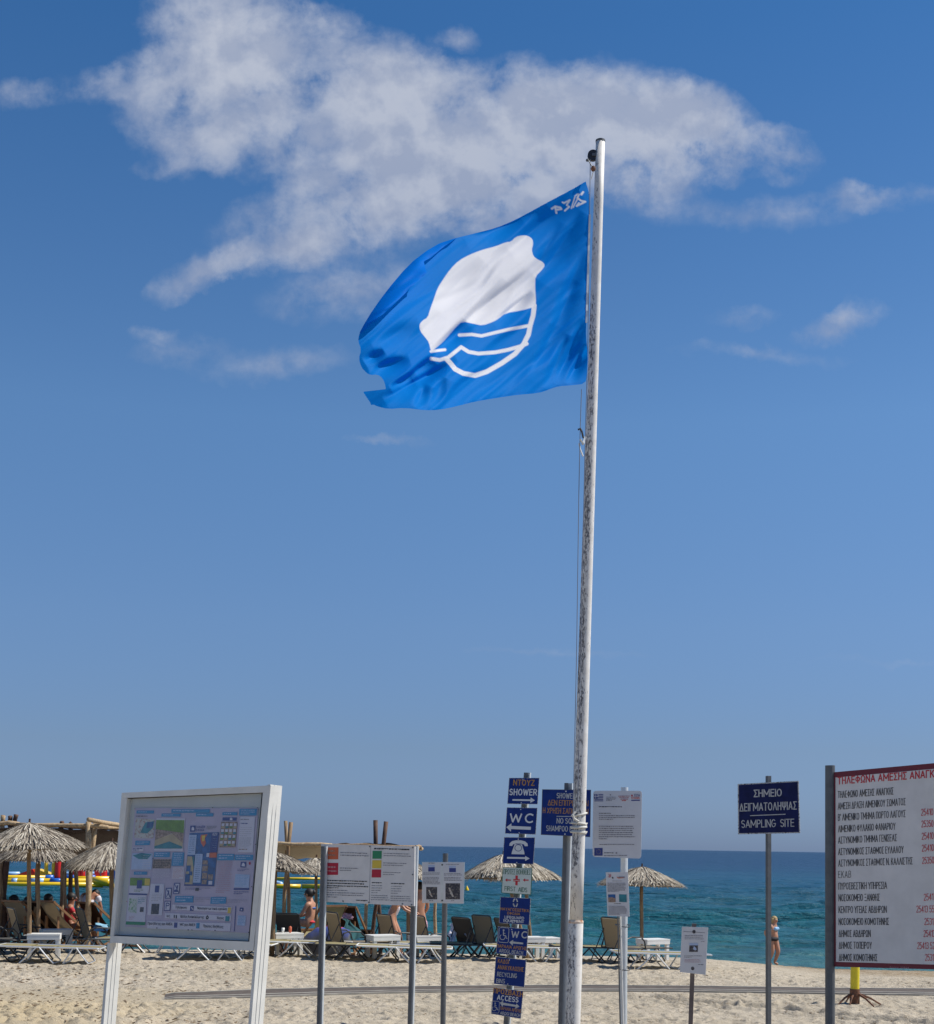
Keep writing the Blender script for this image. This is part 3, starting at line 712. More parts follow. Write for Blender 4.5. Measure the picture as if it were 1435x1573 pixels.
Q4([(375, 355), (608, 357), (590, 625), (355, 620)], 'p_white'); Q4([(372, 370), (602, 372), (596, 478), (366, 450)], 'p_grass', 2)
Q4([(366, 445), (596, 476), (590, 560), (500, 480), (362, 535)], 'p_brown', 3); Q4([(360, 535), (500, 482), (590, 545), (586, 600), (356, 600)], 'p_sand', 2); Q4([(357, 585), (480, 545), (584, 588), (583, 604), (356, 604)], 'p_teal', 3)
Q4([(645, 478), (885, 470), (843, 912), (600, 908)], 'p_blue'); Q4([(820, 476), (884, 474), (868, 640), (808, 640)], 'p_navy', 2)
T4('629', 832, 497, 870, 497, 22, 'p_white', .03); L4(828, 520, 868, 630, 6, 'p_pale', 9, .3)
R4(640, 492, 702, 655, 'p_pale', 2); L4(646, 510, 692, 650, 9, 'p_blue', 7, .2, 3); R4(692, 648, 752, 882, 'p_pale', 2); L4(700, 662, 742, 880, 13, 'p_blue', 8, .2, 3)
Q4([(738, 492), (792, 486), (770, 520), (778, 560), (758, 592), (738, 560), (732, 520)], 'p_orange', 2); Q4([(745, 500), (772, 495), (765, 540), (748, 545)], 'p_yellow', 3)
Q4([(628, 668), (682, 668), (668, 905), (606, 905)], 'p_sand', 2); Q4([(664, 668), (684, 668), (676, 760)], 'p_teal', 3)
for q in [(622, 742, 654, 790), (612, 812, 648, 880), (640, 790, 668, 822)]: R4(*q, 'p_blue', 3)
R4(808, 635, 868, 678, 'p_orange', 2); R4(784, 640, 806, 672, 'p_white', 2)
for q in [(752, 700, 794, 735), (750, 742, 796, 790), (748, 800, 790, 850), (795, 815, 838, 860), (745, 858, 785, 895)]: R4(*q, 'p_brown', 2)
R4(800, 868, 830, 898, 'p_white', 3); Q4([(602, 895), (845, 898), (843, 912), (600, 908)], 'p_navy', 3)
Q4([(650, 418), (694, 416), (690, 466), (648, 466)], 'p_navy'); Q4([(660, 455), (662, 434), (671, 424), (682, 434), (683, 455)], 'p_white', 2)
T4('ΓΑΛΑΖΙΑ', 697, 438, 770, 436, 20, 'p_navy', .03); T4('ΣΗΜΑΙΑ', 695, 464, 762, 462, 20, 'p_navy', .03); L4(785, 420, 868, 450, 3, 'ink_grey_print', 5, .5)
R4(903, 385, 1035, 594, 'p_brown'); 
for i in range(4):
    for j in range(4): R4(908 + 33 * j - i * 5, 398 + i * 48, 930 + 33 * j - i * 5, 420 + i * 48, 'p_white', 3); R4(906 + 33 * j - i * 5, 422 + i * 48, 930 + 33 * j - i * 5, 436 + i * 48, ('p_sand', 'p_teal', 'p_grass')[(i + j) % 3], 2)
R4(915, 350, 1030, 376, 'p_navy'); Q4([(972, 372), (974, 356), (984, 350), (994, 356), (995, 372)], 'p_white', 2)
Q4([(1060, 342), (1180, 342), (1160, 636), (1038, 632)], 'p_white'); L4(1062, 395, 1165, 410, 1, 'p_navy', 4, .6); L4(1060, 430, 1160, 515, 5, 'ink_grey_print', 2, .12); L4(1052, 515, 1155, 600, 9, 'ink_grey_print', 6, .22); L4(1060, 362, 1172, 378, 1, 'ink_grey_print', 1, .6); L4(1045, 606, 1160, 622, 1, 'p_brown', 1, .6)
R4(180, 590, 270, 625, 'p_white'); L4(182, 598, 268, 626, 2, 'p_navy', 6, .5); R4(178, 642, 345, 775, 'p_pale'); Q4([(180, 660), (250, 640), (335, 650), (300, 690), (230, 690)], 'p_teal', 2)
L4(265, 660, 335, 775, 8, 'p_white', 7, .3)
R4(348, 690, 495, 765, 'p_brown'); L4(350, 700, 488, 765, 5, 'ink_black', 3, .5); L4(345, 775, 490, 850, 8, 'p_white', 5, .5); R4(508, 756, 602, 850, 'p_white'); L4(512, 762, 600, 850, 9, 'ink_redgrey', 4, .35)
Q4([(160, 842), (322, 846), (318, 908), (156, 906)], 'p_grass'); Q4([(280, 848), (322, 850), (318, 905), (276, 903)], 'p_yellow', 2); R4(217, 862, 258, 930, 'p_navy', 3); Q4([(156, 906), (318, 908), (308, 972), (150, 968)], 'p_white'); L4(190, 940, 275, 962, 2, 'p_grass', 4, .4)
Q4([(150, 968), (298, 972), (296, 984), (148, 980)], 'p_navy', 2); Q4([(148, 982), (294, 986), (282, 1205), (128, 1200)], 'p_white'); Q4([(152, 1010), (218, 1012), (212, 1135), (144, 1120)], 'p_mint', 2); Q4([(126, 1198), (284, 1204), (280, 1230), (122, 1224)], 'p_green', 2)
L4(225, 1005, 285, 1060, 4, 'p_teal', 6, .4); R4(240, 1082, 270, 1122, 'p_dark', 2); L4(150, 1155, 200, 1190, 3, 'ink_redgrey', 4, .3)
Q4([(328, 890), (440, 892), (418, 1150), (300, 1145)], 'p_white'); R4(364, 906, 398, 962, 'p_navy', 2); L4(335, 975, 428, 1040, 5, 'ink_grey_print', 6, .2); R4(335, 1055, 398, 1140, 'p_dark', 2)
for q in [(450, 925, 499, 1012), (517, 884, 567, 975), (440, 1030, 492, 1112)]:
    R4(*q, 'p_navy', 1); R4(q[0] + 6, q[1] + 7, q[2] - 6, q[3] - 7, 'p_white', 2)
T4('P', 448, 1095, 478, 1095, 50, 'p_navy', .05)
Q4([(455, 935), (460, 933), (490, 1003), (484, 1004)], 'p_navy', 3); Q4([(468, 945), (478, 945), (476, 965), (486, 1000), (478, 1000), (470, 975), (458, 1000), (452, 998), (466, 965)], 'p_navy', 3)
Q4([(520, 895), (526, 893), (558, 965), (552, 966)], 'p_navy', 3); Q4([(520, 940), (545, 935), (548, 958), (518, 962)], 'p_navy', 3); Q4([(538, 905), (552, 902), (546, 935), (540, 932)], 'p_navy', 3)
for r in [(500, 1066, 990, 1108), (445, 1135, 985, 1178), (300, 1198, 980, 1262)]: Q4([(r[0], r[1] - 5), (r[2], r[1] + 16), (r[2] - 4, r[3] + 16), (r[0] - 3, r[3] - 6)], 'p_white')
T4('Τηλέφωνο', 527, 1092, 620, 1096, 20, 'ink_black'); T4('Ναυαγοσωστικά εφόδια', 706, 1100, 946, 1108, 20, 'ink_black'); T4('WC', 455, 1164, 484, 1166, 19, 'ink_black'); T4('Κάδοι Ανακύκλωσης', 570, 1168, 762, 1176, 21, 'ink_black')
T4('Ντους', 868, 1180, 924, 1183, 20, 'ink_black'); T4('Προσβάσεις για ΑΜΕΑ', 303, 1225, 503, 1232, 21, 'ink_black'); T4('WC για ΑΜΕΑ', 562, 1234, 690, 1238, 21, 'ink_black'); T4('Πρώτες Βοήθειες', 755, 1246, 918, 1254, 21, 'ink_black')
R4(650, 1072, 680, 1112, 'p_navy', 2); R4(957, 1085, 983, 1132, 'p_yellow', 2); R4(938, 1155, 972, 1198, 'p_teal', 2); R4(519, 1208, 546, 1250, 'p_navy', 2); R4(700, 1212, 727, 1256, 'p_head', 2)
Q4([(515, 1145), (523, 1145), (523, 1172), (515, 1172)], 'ink_black', 2); Q4([(531, 1147), (541, 1147), (541, 1174), (531, 1174)], 'ink_black', 2); Q4([(790, 1146), (802, 1164), (796, 1182), (780, 1182), (776, 1164)], 'ink_black', 2); Q4([(789, 1160), (793, 1166), (790, 1172), (785, 1168)], 'p_white', 3)
Q4([(658, 1082), (664, 1080), (668, 1092), (676, 1098), (672, 1104), (662, 1098)], 'p_white', 3)
L4(690, 1005, 815, 1045, 3, 'ink_grey_print', 5, .22); L4(955, 1020, 1130, 1050, 3, 'ink_grey_print', 6, .22)
L4(878, 712, 1000, 975, 16, 'ink_redgrey', 5, .22); Q4([(1062, 712), (1108, 714), (1102, 760), (1058, 757)], 'p_navy'); Q4([(1068, 748), (1072, 728), (1084, 718), (1096, 730), (1096, 750)], 'p_white', 2); Q4([(1129, 712), (1142, 714), (1144, 730), (1134, 738), (1127, 728)], 'p_red')
L4(1035, 770, 1140, 795, 2, 'p_navy', 5, .35); Q4([(1018, 812), (1136, 818), (1128, 925), (1008, 920)], 'p_pale'); L4(1022, 825, 1128, 920, 8, 'p_head', 8, .15); R4(1005, 927, 1132, 942, 'p_navy'); L4(1005, 955, 1130, 985, 2, 'p_navy', 3, .4)
Q4([(1018, 1075), (1024, 1075), (1012, 1280), (1006, 1280)], 'p_navy'); Q4([(1055, 1086), (1084, 1088), (1082, 1118), (1052, 1115)], 'p_navy'); Q4([(1060, 1108), (1068, 1094), (1076, 1108)], 'p_white', 2); Q4([(1040, 1150), (1105, 1153), (1098, 1235), (1030, 1230)], 'p_pale'); L4(1042, 1158, 1100, 1230, 6, 'p_head', 8, .2)
L4(610, 925, 830, 945, 2, 'p_navy', 6, .3); R4(692, 925, 720, 950, 'p_dark', 2)
for q in [(197, 280), (833, 270), (1198, 270), (1184, 570), (1152, 915), (1127, 1288), (131, 1036), (377, 1252), (633, 1268), (664, 1268), (852, 1272), (345, 685)]:
    Q4([(q[0] - 4, q[1] - 4), (q[0] + 4, q[1] - 4), (q[0] + 4, q[1] + 4), (q[0] - 4, q[1] + 4)], 'ink_redgrey' if q[0] < 300 else 'ink_black', 3)
pb.finish(poster)
gm = bpy.data.materials.new('display glass'); gm.use_nodes = True; nt = gm.node_tree; g = G(nt); nt.nodes.remove(nt.nodes['Principled BSDF'])
tr = N(nt, 'ShaderNodeBsdfTransparent'); tr.inputs[0].default_value = (.97, .98, .99, 1); gl = N(nt, 'ShaderNodeBsdfGlossy'); gl.inputs['Roughness'].default_value = .03; mx = N(nt, 'ShaderNodeMixShader')
fr = N(nt, 'ShaderNodeLayerWeight'); fr.inputs[0].default_value = .5; g.link(g.math('MULTIPLY_ADD', g.math('POWER', fr.outputs['Facing'], 4.0), .7, .03), mx.inputs[0]); g.link(tr.outputs[0], mx.inputs[1]); g.link(gl.outputs[0], mx.inputs[2]); g.link(mx.outputs[0], nt.nodes['Material Output'].inputs[0])
M['glass'] = gm
pb.plate('glass_pane', 'glass', bt, [(194.8, 1225.6), (404.4, 1216.6), (383.4, 1447.4), (174.1, 1438)], .012, .004)
# posts: deep box profiles; their broad side faces the camera's right
ea = (pb.TR - pb.TL).normalized(); bk = -pb.n; dn = -pb.up
def board_post(top, w, dpt, length, name='post'):
    mb = MB(); mb.boxf(top, ea * w, bk * dpt, dn * length)
    o = mb.build(name, 'white_enamel', bt)
    g2 = MB(); 
    for f in (.33, .62):
        g2.boxf(top + ea * (w + .0005) + bk * dpt * f, ea * .0022, bk * .0022, dn * length)
    g2.build('groove', mat('groove shade line', (.64, .63, .59), .6), o)
    return o
board_post(pb.TR + ea * .001 + pb.n * .028 + pb.up * .002, .024, .098, 2.9)
board_post(pb.BL + ea * .0 + pb.n * .018 + dn * .0005, .026, .098, 2.0)

# --- B: emergency telephone board at the right
rb = thing('telephone_board', 'white emergency telephone number board with maroon border on round steel post at the right', 'sign', base_of(1275, 1176, 1275, 1500, 10.5))
pr = Panel([(1279, 1186.5), (1435, 1172.3), (1435, 1489.2), (1279.8, 1485)], 10.5, 9.87, .02)
ext = 2.35
TRx = pr.TL + (pr.TR - pr.TL) * ext; BRx = pr.BL + (pr.hit(1435, 1489.2) - pr.BL) * ext
mb = MB(); fr_ = [pr.TL, TRx, BRx, pr.BL]; bk_ = [p - pr.n * .02 for p in fr_]
mb.add(fr_ + bk_, [(3, 2, 1, 0), (4, 5, 6, 7), (0, 1, 5, 4), (1, 2, 6, 5), (2, 3, 7, 6), (3, 0, 4, 7)])
face = mb.build('border_panel', 'maroon', rb)
wv = (TRx - pr.TL).normalized(); hv = -pr.up
a = pr.TL + wv * .028 + hv * .042 + pr.n * .0015; H_ = (pr.BL - pr.TL).length; Wd = (TRx - pr.TL).length
mb = MB(); mb.add([a, a + wv * (Wd - .056), a + wv * (Wd - .056) + hv * (H_ - .08), a + hv * (H_ - .08)], [(3, 2, 1, 0)])
mb.build('white_face', 'panel_grey', face)
Z = T(1260, 1160, 4.629)
def TT(t, x0, y0, x1, y1, h, m, b=.035):
    A, B = Z(x0, y0), Z(x1, y1); pr.text(t, A[0], A[1], B[0], B[1], h / 4.629, m, b, 2)
rows = [('ΤΗΛΕΦΩΝΟ ΑΜΕΣΗΣ ΑΝΑΓΚΗΣ', 306, 522, 280), ('ΑΜΕΣΗ ΔΡΑΣΗ ΛΙΜΕΝΙΚΟΥ ΣΩΜΑΤΟΣ', 388, 608, 356), ("Β' ΛΙΜΕΝΙΚΟ ΤΜΗΜΑ ΠΟΡΤΟ ΛΑΓΟΥΣ", 468, 608, 441), ('ΛΙΜΕΝΙΚΟ ΦΥΛΑΚΙΟ ΦΑΝΑΡΙΟΥ', 550, 536, 530), ('ΑΣΤΥΝΟΜΙΚΟ ΤΜΗΜΑ ΓΕΝΙΣΕΑΣ', 630, 546, 612),
        ('ΑΣΤΥΝΟΜΙΚΟΣ ΣΤΑΘΜΟΣ ΕΥΛΑΛΟΥ', 712, 594, 696), ('ΑΣΤΥΝΟΜΙΚΟΣ ΣΤΑΘΜΟΣ Ν. ΚΑΛΛΙΣΤΗΣ', 793, 658, 777), ('Ε.Κ.Α.Β', 874, 220, 872), ('ΠΥΡΟΣΒΕΣΤΙΚΗ ΥΠΗΡΕΣΙΑ', 957, 476, 951), ('ΝΟΣΟΚΟΜΕΙΟ ΞΑΝΘΗΣ', 1040, 424, 1036),
        ('ΚΕΝΤΡΟ ΥΓΕΙΑΣ ΑΒΔΗΡΩΝ', 1124, 474, 1122), ('ΝΟΣΟΚΟΜΕΙΟ ΚΟΜΟΤΗΝΗΣ', 1209, 490, 1208), ('ΔΗΜΟΣ ΑΒΔΗΡΩΝ', 1294, 360, 1294), ('ΔΗΜΟΣ ΤΟΠΕΙΡΟΥ', 1377, 368, 1378), ('ΔΗΜΟΣ ΚΟΜΟΤΗΝΗΣ', 1463, 407, 1466)]
for t, y0, x1, y1 in rows: TT(t, 126 + (y0 - 306) * .006, y0, x1, y1, 50, 'ink_black', .03)
TT('ΤΗΛΕΦΩΝΑ ΑΜΕΣΗΣ ΑΝΑΓΚ', 124, 210, 812, 160, 56, 'ink_red', .012)
for t, x0, y in [('25410', 718, 432), ('25350', 720, 515), ('25410', 722, 602), ('25410', 723, 687), ('25350', 725, 775), ('2541', 737, 1036)]:
    TT(t, x0, y, x0 + (86 if len(t) == 5 else 68), y - 4, 50, 'ink_red')
for t, x0, y, x1 in [('25413 55', 684, 1120, 812), ('2531', 741, 1209, 806), ('25413', 735, 1294, 818), ('25413 52', 690, 1380, 816), ('2531', 746, 1464, 808)]:
    TT(t, x0, y, x1, y, 50, 'ink_red')
A, B = Z(495, 1516), Z(633, 1519); pr.text('ΒΑΨΑ 02528', A[0], A[1], B[0], B[1], 2.6, 'ink_redgrey', .02, 1)
pr.finish(face)
for d_ in [(.25, .4), (.3, .5), (.62, .3)]: pass
galv_post(1275.3, 1176, 1275.3, 1500, 10.52, .076, thing_=rb, rnd=True)
q = on_ground(1275, 10.5) + wv * (Wd + .05); MB().tube([Vector((q.x, q.y, ground(q.x, q.y) - .1)), Vector((q.x, q.y, TRx.z + .1))], .038, 14).build('post', 'galv', rb)
for z_ in (.12, .88):
    p0 = pr.TL.lerp(pr.BL, z_) - pr.n * .03; MB().boxf(p0 - wv * .05, wv * .09, -pr.n * .01, hv * .03).build('bracket', 'galv_light', rb)

# --- C: sampling site sign
sb = thing('sampling_sign', 'square dark blue sampling site sign with chipped white edge on thin steel post', 'sign', base_of(1180.5, 1192, 1180.8, 1570, 13.5))
ps_ = Panel([(1133.3, 1204.4), (1227, 1199.4), (1229.2, 1279.8), (1134, 1281.8)], 13.6, 13.35, .012)
f1 = ps_.plate('sign_panel', 'chip', sb)
ps_.quad([(1135, 1206), (1225.4, 1201.2), (1227.6, 1278.2), (1135.6, 1280)], 'navy_old', 0)
Z = T(1040, 1180, 4.914)
def t5(t, x0, y0, x1, y1, h): A, B = Z(x0, y0), Z(x1, y1); ps_.text(t, A[0], A[1], B[0], B[1], h / 4.914, 'ink_grey', .008, 2)
t5('ΣΗΜΕΙΟ', 580, 220, 792, 213, 58); t5('ΔΕΙΓΜΑΤΟΛΗΨΙΑΣ', 472, 328, 905, 313, 62); t5('SAMPLING  SITE', 486, 452, 886, 442, 60)
ps_.quad([Z(552, 356), Z(820, 345), Z(820, 351), Z(552, 362)], 'ink_grey', 2)
ps_.finish(f1)
galv_post(1180.6, 1192, 1180.6, 1570, 13.53, .041, thing_=sb, ang=.35)

# --- D: direction sign stack
st = thing('direction_signpost', 'leaning steel post carrying a column of eight small blue and green direction signs', 'signpost', base_of(809.5, 1187, 779, 1573, 17.0))
za = T(770, 1180, 9.825); zl = T(750, 1330, 6.478)
YD = 17.0
plates = [([za(120, 147), za(577, 147), za(550, 547), za(92, 540)], 'navy', 'blue shower direction plate'), ([za(85, 592), za(548, 600), za(522, 1003), za(57, 988)], 'navy', 'blue WC direction plate with left arrow'),
          ([za(45, 1042), za(513, 1047), za(487, 1452), za(20, 1440)], 'navy', 'blue telephone plate with right arrow'), ([zl(143, 15), zl(440, 20), zl(427, 292), zl(130, 272)], 'ink_green', 'pale green first aid plate with red cross'),
          ([zl(122, 308), zl(425, 325), zl(410, 592), zl(107, 570)], 'navy', 'blue lifeguard equipment plate'), ([zl(98, 602), zl(400, 630), zl(382, 902), zl(78, 872)], 'navy', 'blue accessible WC plate with wheelchair symbol'),
          ([zl(75, 903), zl(380, 937), zl(360, 1210), zl(55, 1175)], 'navy', 'blue recycling bins plate'), ([zl(52, 1210), zl(350, 1245), zl(325, 1523), zl(30, 1475)], 'navy', 'blue access plate with double arrow')]
PL = []
for i, (c_, m_, lb) in enumerate(plates):
    p = Panel(c_, YD, YD - (.05 if i < 3 else .1), .006); p.o_ = p.plate('sign_panel', 'chip' if m_ == 'navy' else 'ink_green', st, label=lb, round_=.012 if i == 3 else 0)
    ctr = [sum(q[0] for q in c_) / 4, sum(q[1] for q in c_) / 4]; sc_ = .97 if m_ == 'navy' else .955
    p.quad([(ctr[0] + (q[0] - ctr[0]) * sc_, ctr[1] + (q[1] - ctr[1]) * sc_) for q in c_], 'navy' if m_ == 'navy' else 'firstaid', 0); PL.append(p)
def tx(i, zf, t, x0, y0, x1, y1, h, m, bold=.01, spacing=1.):
    A, B = zf(x0, y0), zf(x1, y1); sc_ = 9.825 if zf is za else 6.478; PL[i].text(t, A[0], A[1], B[0], B[1], h / sc_, m, bold, 2, spacing)
def qd(i, zf, pts, m, l=2): PL[i].quad([zf(*q) for q in pts], m, l)
tx(0, za, 'ΝΤΟΥΖ', 178, 262, 502, 268, 92, 'ink_orange'); tx(0, za, 'SHOWER', 120, 410, 540, 415, 100, 'ink_white', .004); qd(0, za, [(170, 468), (442, 472), (445, 442), (510, 486), (440, 526), (441, 497), (170, 492)], 'ink_white')
tx(1, za, 'W', 122, 822, 310, 826, 145, 'ink_white', .01); tx(1, za, 'C', 352, 830, 492, 832, 148, 'ink_white', .02); qd(1, za, [(78, 892), (155, 832), (155, 872), (450, 886), (447, 932), (150, 920), (146, 960)], 'ink_white')
# telephone: handset, body with dial ring
hs = [(122, 1172), (128, 1135), (165, 1102), (220, 1090), (300, 1090), (360, 1105), (398, 1140), (402, 1178), (355, 1178), (345, 1152), (290, 1140), (225, 1138), (180, 1150), (165, 1175)]
PL[2]._mb('ink_white')
for a_, b_ in zip(range(0, 6), range(13, 7, -1)):
    qd(2, za, [hs[a_], hs[a_ + 1], hs[b_ - 1], hs[b_]], 'ink_white')
qd(2, za, [hs[6], hs[7], hs[7]][:2] + [hs[7], hs[8]][1:] + [(375, 1160)], 'ink_white') if False else None
qd(2, za, [(205, 1145), (230, 1150), (290, 1152), (312, 1148), (350, 1270), (352, 1302), (155, 1298), (162, 1262)], 'ink_white')
ring = [(258 + 55 * math.cos(a_), 1205 + 52 * math.sin(a_)) for a_ in np.linspace(0, 2 * math.pi, 25)]; ri = [(258 + 47 * math.cos(a_), 1205 + 44 * math.sin(a_)) for a_ in np.linspace(0, 2 * math.pi, 25)]
for k in range(24): qd(2, za, [ring[k], ring[k + 1], ri[k + 1], ri[k]], 'navy', 4)
qd(2, za, [(88, 1340), (362, 1345), (364, 1325), (430, 1364), (362, 1402), (362, 1372), (88, 1366)], 'ink_white')
tx(3, zl, 'ΠΡΩΤΕΣ ΒΟΗΘΕΙΕΣ', 152, 84, 424, 90, 52, 'ink_green', .012); tx(3, zl, 'FIRST  AIDS', 162, 248, 388, 265, 46, 'ink_green', .01)
qd(3, zl, [(272, 97), (296, 97), (293, 195), (270, 193)], 'ink_red'); qd(3, zl, [(250, 132), (316, 134), (316, 158), (250, 156)], 'ink_red', 3); qd(3, zl, [(252, 143), (314, 145), (314, 149), (252, 147)], 'firstaid', 4)
for x_ in (168, 345): qd(3, zl, [(x_, 142), (x_ + 22, 125), (x_ + 22, 137), (x_ + 58, 138), (x_ + 58, 149), (x_ + 22, 148), (x_ + 22, 160)], 'ink_red')
for a_ in range(4):
    cxx, cyy = 271, 368; pts_ = []
    for th in np.linspace(a_ * math.pi / 2 + .2, (a_ + 1) * math.pi / 2 - .2, 5): pts_.append((cxx + 27 * math.cos(th), cyy + 46 * math.sin(th)))
    for th in np.linspace((a_ + 1) * math.pi / 2 - .2, a_ * math.pi / 2 + .2, 5): pts_.append((cxx + 15 * math.cos(th), cyy + 30 * math.sin(th)))
    qd(4, zl, pts_, 'ink_grey')
tx(4, zl, 'ΝΑΥΑΓΟΣΩΣΤΙΚΑ', 122, 442, 405, 464, 30, 'ink_orange', .02); tx(4, zl, 'ΕΦΟΔΙΑ', 190, 484, 318, 494, 28, 'ink_orange', .02); tx(4, zl, 'LIFEGUARD', 163, 524, 357, 536, 28, 'ink_white', .02); tx(4, zl, 'EQUIPMENT', 153, 558, 356, 572, 28, 'ink_white', .02)
tx(5, zl, 'W', 228, 716, 305, 722, 72, 'ink_grey', .01); tx(5, zl, 'C', 328, 722, 390, 724, 72, 'ink_grey', .02); qd(5, zl, [(210, 762), (250, 736), (248, 754), (350, 766), (348, 782), (248, 774), (244, 796)], 'ink_grey')
tx(5, zl, 'ΠΑΡΑΛΙΑ ΑΡΩΓΗΣ', 85, 812, 382, 842, 34, 'ink_orange', .02); tx(5, zl, 'AROGI  BEACH', 108, 862, 346, 888, 38, 'ink_grey', .012)
def wheelchair(i, ox, oy, s):
    def pl(pts, w):
        for (xa, ya), (xb, yb) in zip(pts, pts[1:]):
            L = math.hypot(xb - xa, yb - ya) or 1; nx, ny = -(yb - ya) / L * w / 2, (xb - xa) / L * w / 2
            qd(i, zl, [(ox + (xa + nx) * s, oy + (ya + ny) * s), (ox + (xb + nx) * s, oy + (yb + ny) * s), (ox + (xb - nx) * s, oy + (yb - ny) * s), (ox + (xa - nx) * s, oy + (ya - ny) * s)], 'ink_grey')
    fr_ = [(-46, -66), (-34, -76), (40, -74), (50, -62), (44, 62), (34, 74), (-44, 68), (-54, 56), (-46, -66)]; pl(fr_, 5)
    pl([(-4, -40), (-6, 0), (18, 4), (24, 32), (34, 30)], 8); pl([(-4, -20), (14, -18)], 6); pl([(-14 + 26 * math.cos(t_), 18 + 26 * math.sin(t_)) for t_ in np.linspace(-.2, 4.2, 12)], 6)
    qd(i, zl, [(ox + (-3 + 9 * math.cos(t_)) * s, oy + (-50 + 9 * math.sin(t_)) * s) for t_ in np.linspace(0, 5.6, 8)], 'ink_grey')
wheelchair(5, 157, 692, 1.0)
tx(6, zl, 'ΚΑΔΟΙ', 95, 968, 205, 978, 44, 'ink_orange', .015); tx(6, zl, 'ΑΝΑΚΥΚΛΩΣΗΣ', 92, 1028, 352, 1056, 44, 'ink_orange', .015); tx(6, zl, 'RECYCLING', 88, 1100, 284, 1120, 46, 'ink_grey', .004); tx(6, zl, 'BINS', 80, 1166, 165, 1172, 44, 'ink_grey', .006)
tx(7, zl, 'ΠΡΟΣΒΑΣΗ', 50, 1266, 346, 1308, 54, 'ink_orange', .012); tx(7, zl, 'ACCESS', 86, 1334, 300, 1364, 54, 'ink_white', .006); qd(7, zl, [(115, 1362), (150, 1345), (148, 1362), (280, 1386), (280, 1370), (312, 1402), (270, 1425), (272, 1404), (146, 1386), (146, 1408)], 'ink_grey')
wheelchair(7, 72, 1408, .8); tx(7, zl, 'ΠΑΡΑΛΙΑ ΑΡΩΓΗΣ', 118, 1432, 328, 1464, 34, 'ink_orange', .02); tx(7, zl, 'AROGI BEACH', 118, 1480, 318, 1506, 32, 'ink_grey', .01)
for p in PL: p.finish(p.o_)
a_ = P(810, 1187, YD + .045); b_ = P(778.5, 1573, YD + .045)
e_ = a_ + (b_ - a_) * ((a_.z - ground(b_.x, YD) + .15) / (a_.z - b_.z))
mb = MB(); mb.post(e_ + Vector((-.018, 0, 0)), a_ + Vector((-.018, 0, 0)), .045, .05, 0.); mb.build('post', 'galv', st)
mb = MB(); mb.post(e_ + Vector((.026, .01, 0)), a_ + Vector((.026, .01, 0)), .042, .03, -.6); mb.build('post_flange', 'galv_light', st)  # same post's sunlit side, its brightness set by the paler steel
for i, p in enumerate(PL):
    for f in (.07, .95):
        cpt = p.TL.lerp(p.TR, .46).lerp(p.BL.lerp(p.BR, .46), f); MB().tube([cpt - p.n * .03, cpt + p.n * .006], .007, 6).build('bolt', 'galv_light', st)
# --- E: no soap sign behind the flagpole
nb = thing('no_soap_sign', 'wide blue shower rules sign on a tall steel post half hidden behind the flagpole', 'sign', base_of(870.5, 1205, 861, 1573, 14.5))
Z = T(740, 1170, 3.903)
pn = Panel([Z(363, 166), Z(656, 169), Z(651, 453), Z(355, 439)], 14.5, 14.4, .008)
f2 = pn.plate('sign_panel', 'galv', nb)
pn.quad([Z(366, 169), Z(653, 172), Z(648, 450), Z(358, 436)], 'navy', 0)
def tn(t, x0, y0, x1, y1, h, m): A, B = Z(x0, y0), Z(x1, y1); pn.text(t, A[0], A[1], B[0], B[1], h / 3.903, m, .004, 2)
tn('SHOWERS', 449, 220, 580, 224, 33, 'ink_grey'); tn('ΔΕΝ ΕΠΙΤΡΕΠΕΤΑΙ', 396, 262, 640, 268, 34, 'ink_orange'); tn('Η ΧΡΗΣΗ ΣΑΠΟΥΝΙΩΝ', 366, 309, 640, 317, 34, 'ink_orange'); tn('NO SOAP', 449, 371, 580, 375, 34, 'ink_grey'); tn('SHAMPOO PLEASE', 386, 416, 625, 424, 34, 'ink_grey')
pn.quad([Z(449, 326), Z(590, 328), Z(590, 332), Z(449, 330)], 'ink_grey', 2)
pn.finish(f2)
a_ = P(870.8, 1203, 14.56); b_ = P(861, 1573, 14.56); e_ = a_ + (b_ - a_) * ((a_.z - ground(b_.x, 14.5) + .15) / (a_.z - b_.z))
MB().post(e_ + Vector((-.006, 0, 0)), a_ + Vector((-.006, 0, 0)), .036, .07, 0.).build('post', 'galv', nb); MB().post(e_ + Vector((.042, .02, 0)), a_ + Vector((.042, .02, 0)), .05, .03, -.5).build('post_flange', 'galv_light', nb)
for f in (.04, .96): cpt = pn.TL.lerp(pn.TR, .49).lerp(pn.BL.lerp(pn.BR, .49), f); MB().tube([cpt - pn.n * .03, cpt + pn.n * .006], .008, 6).build('bolt', 'galv_light', nb)

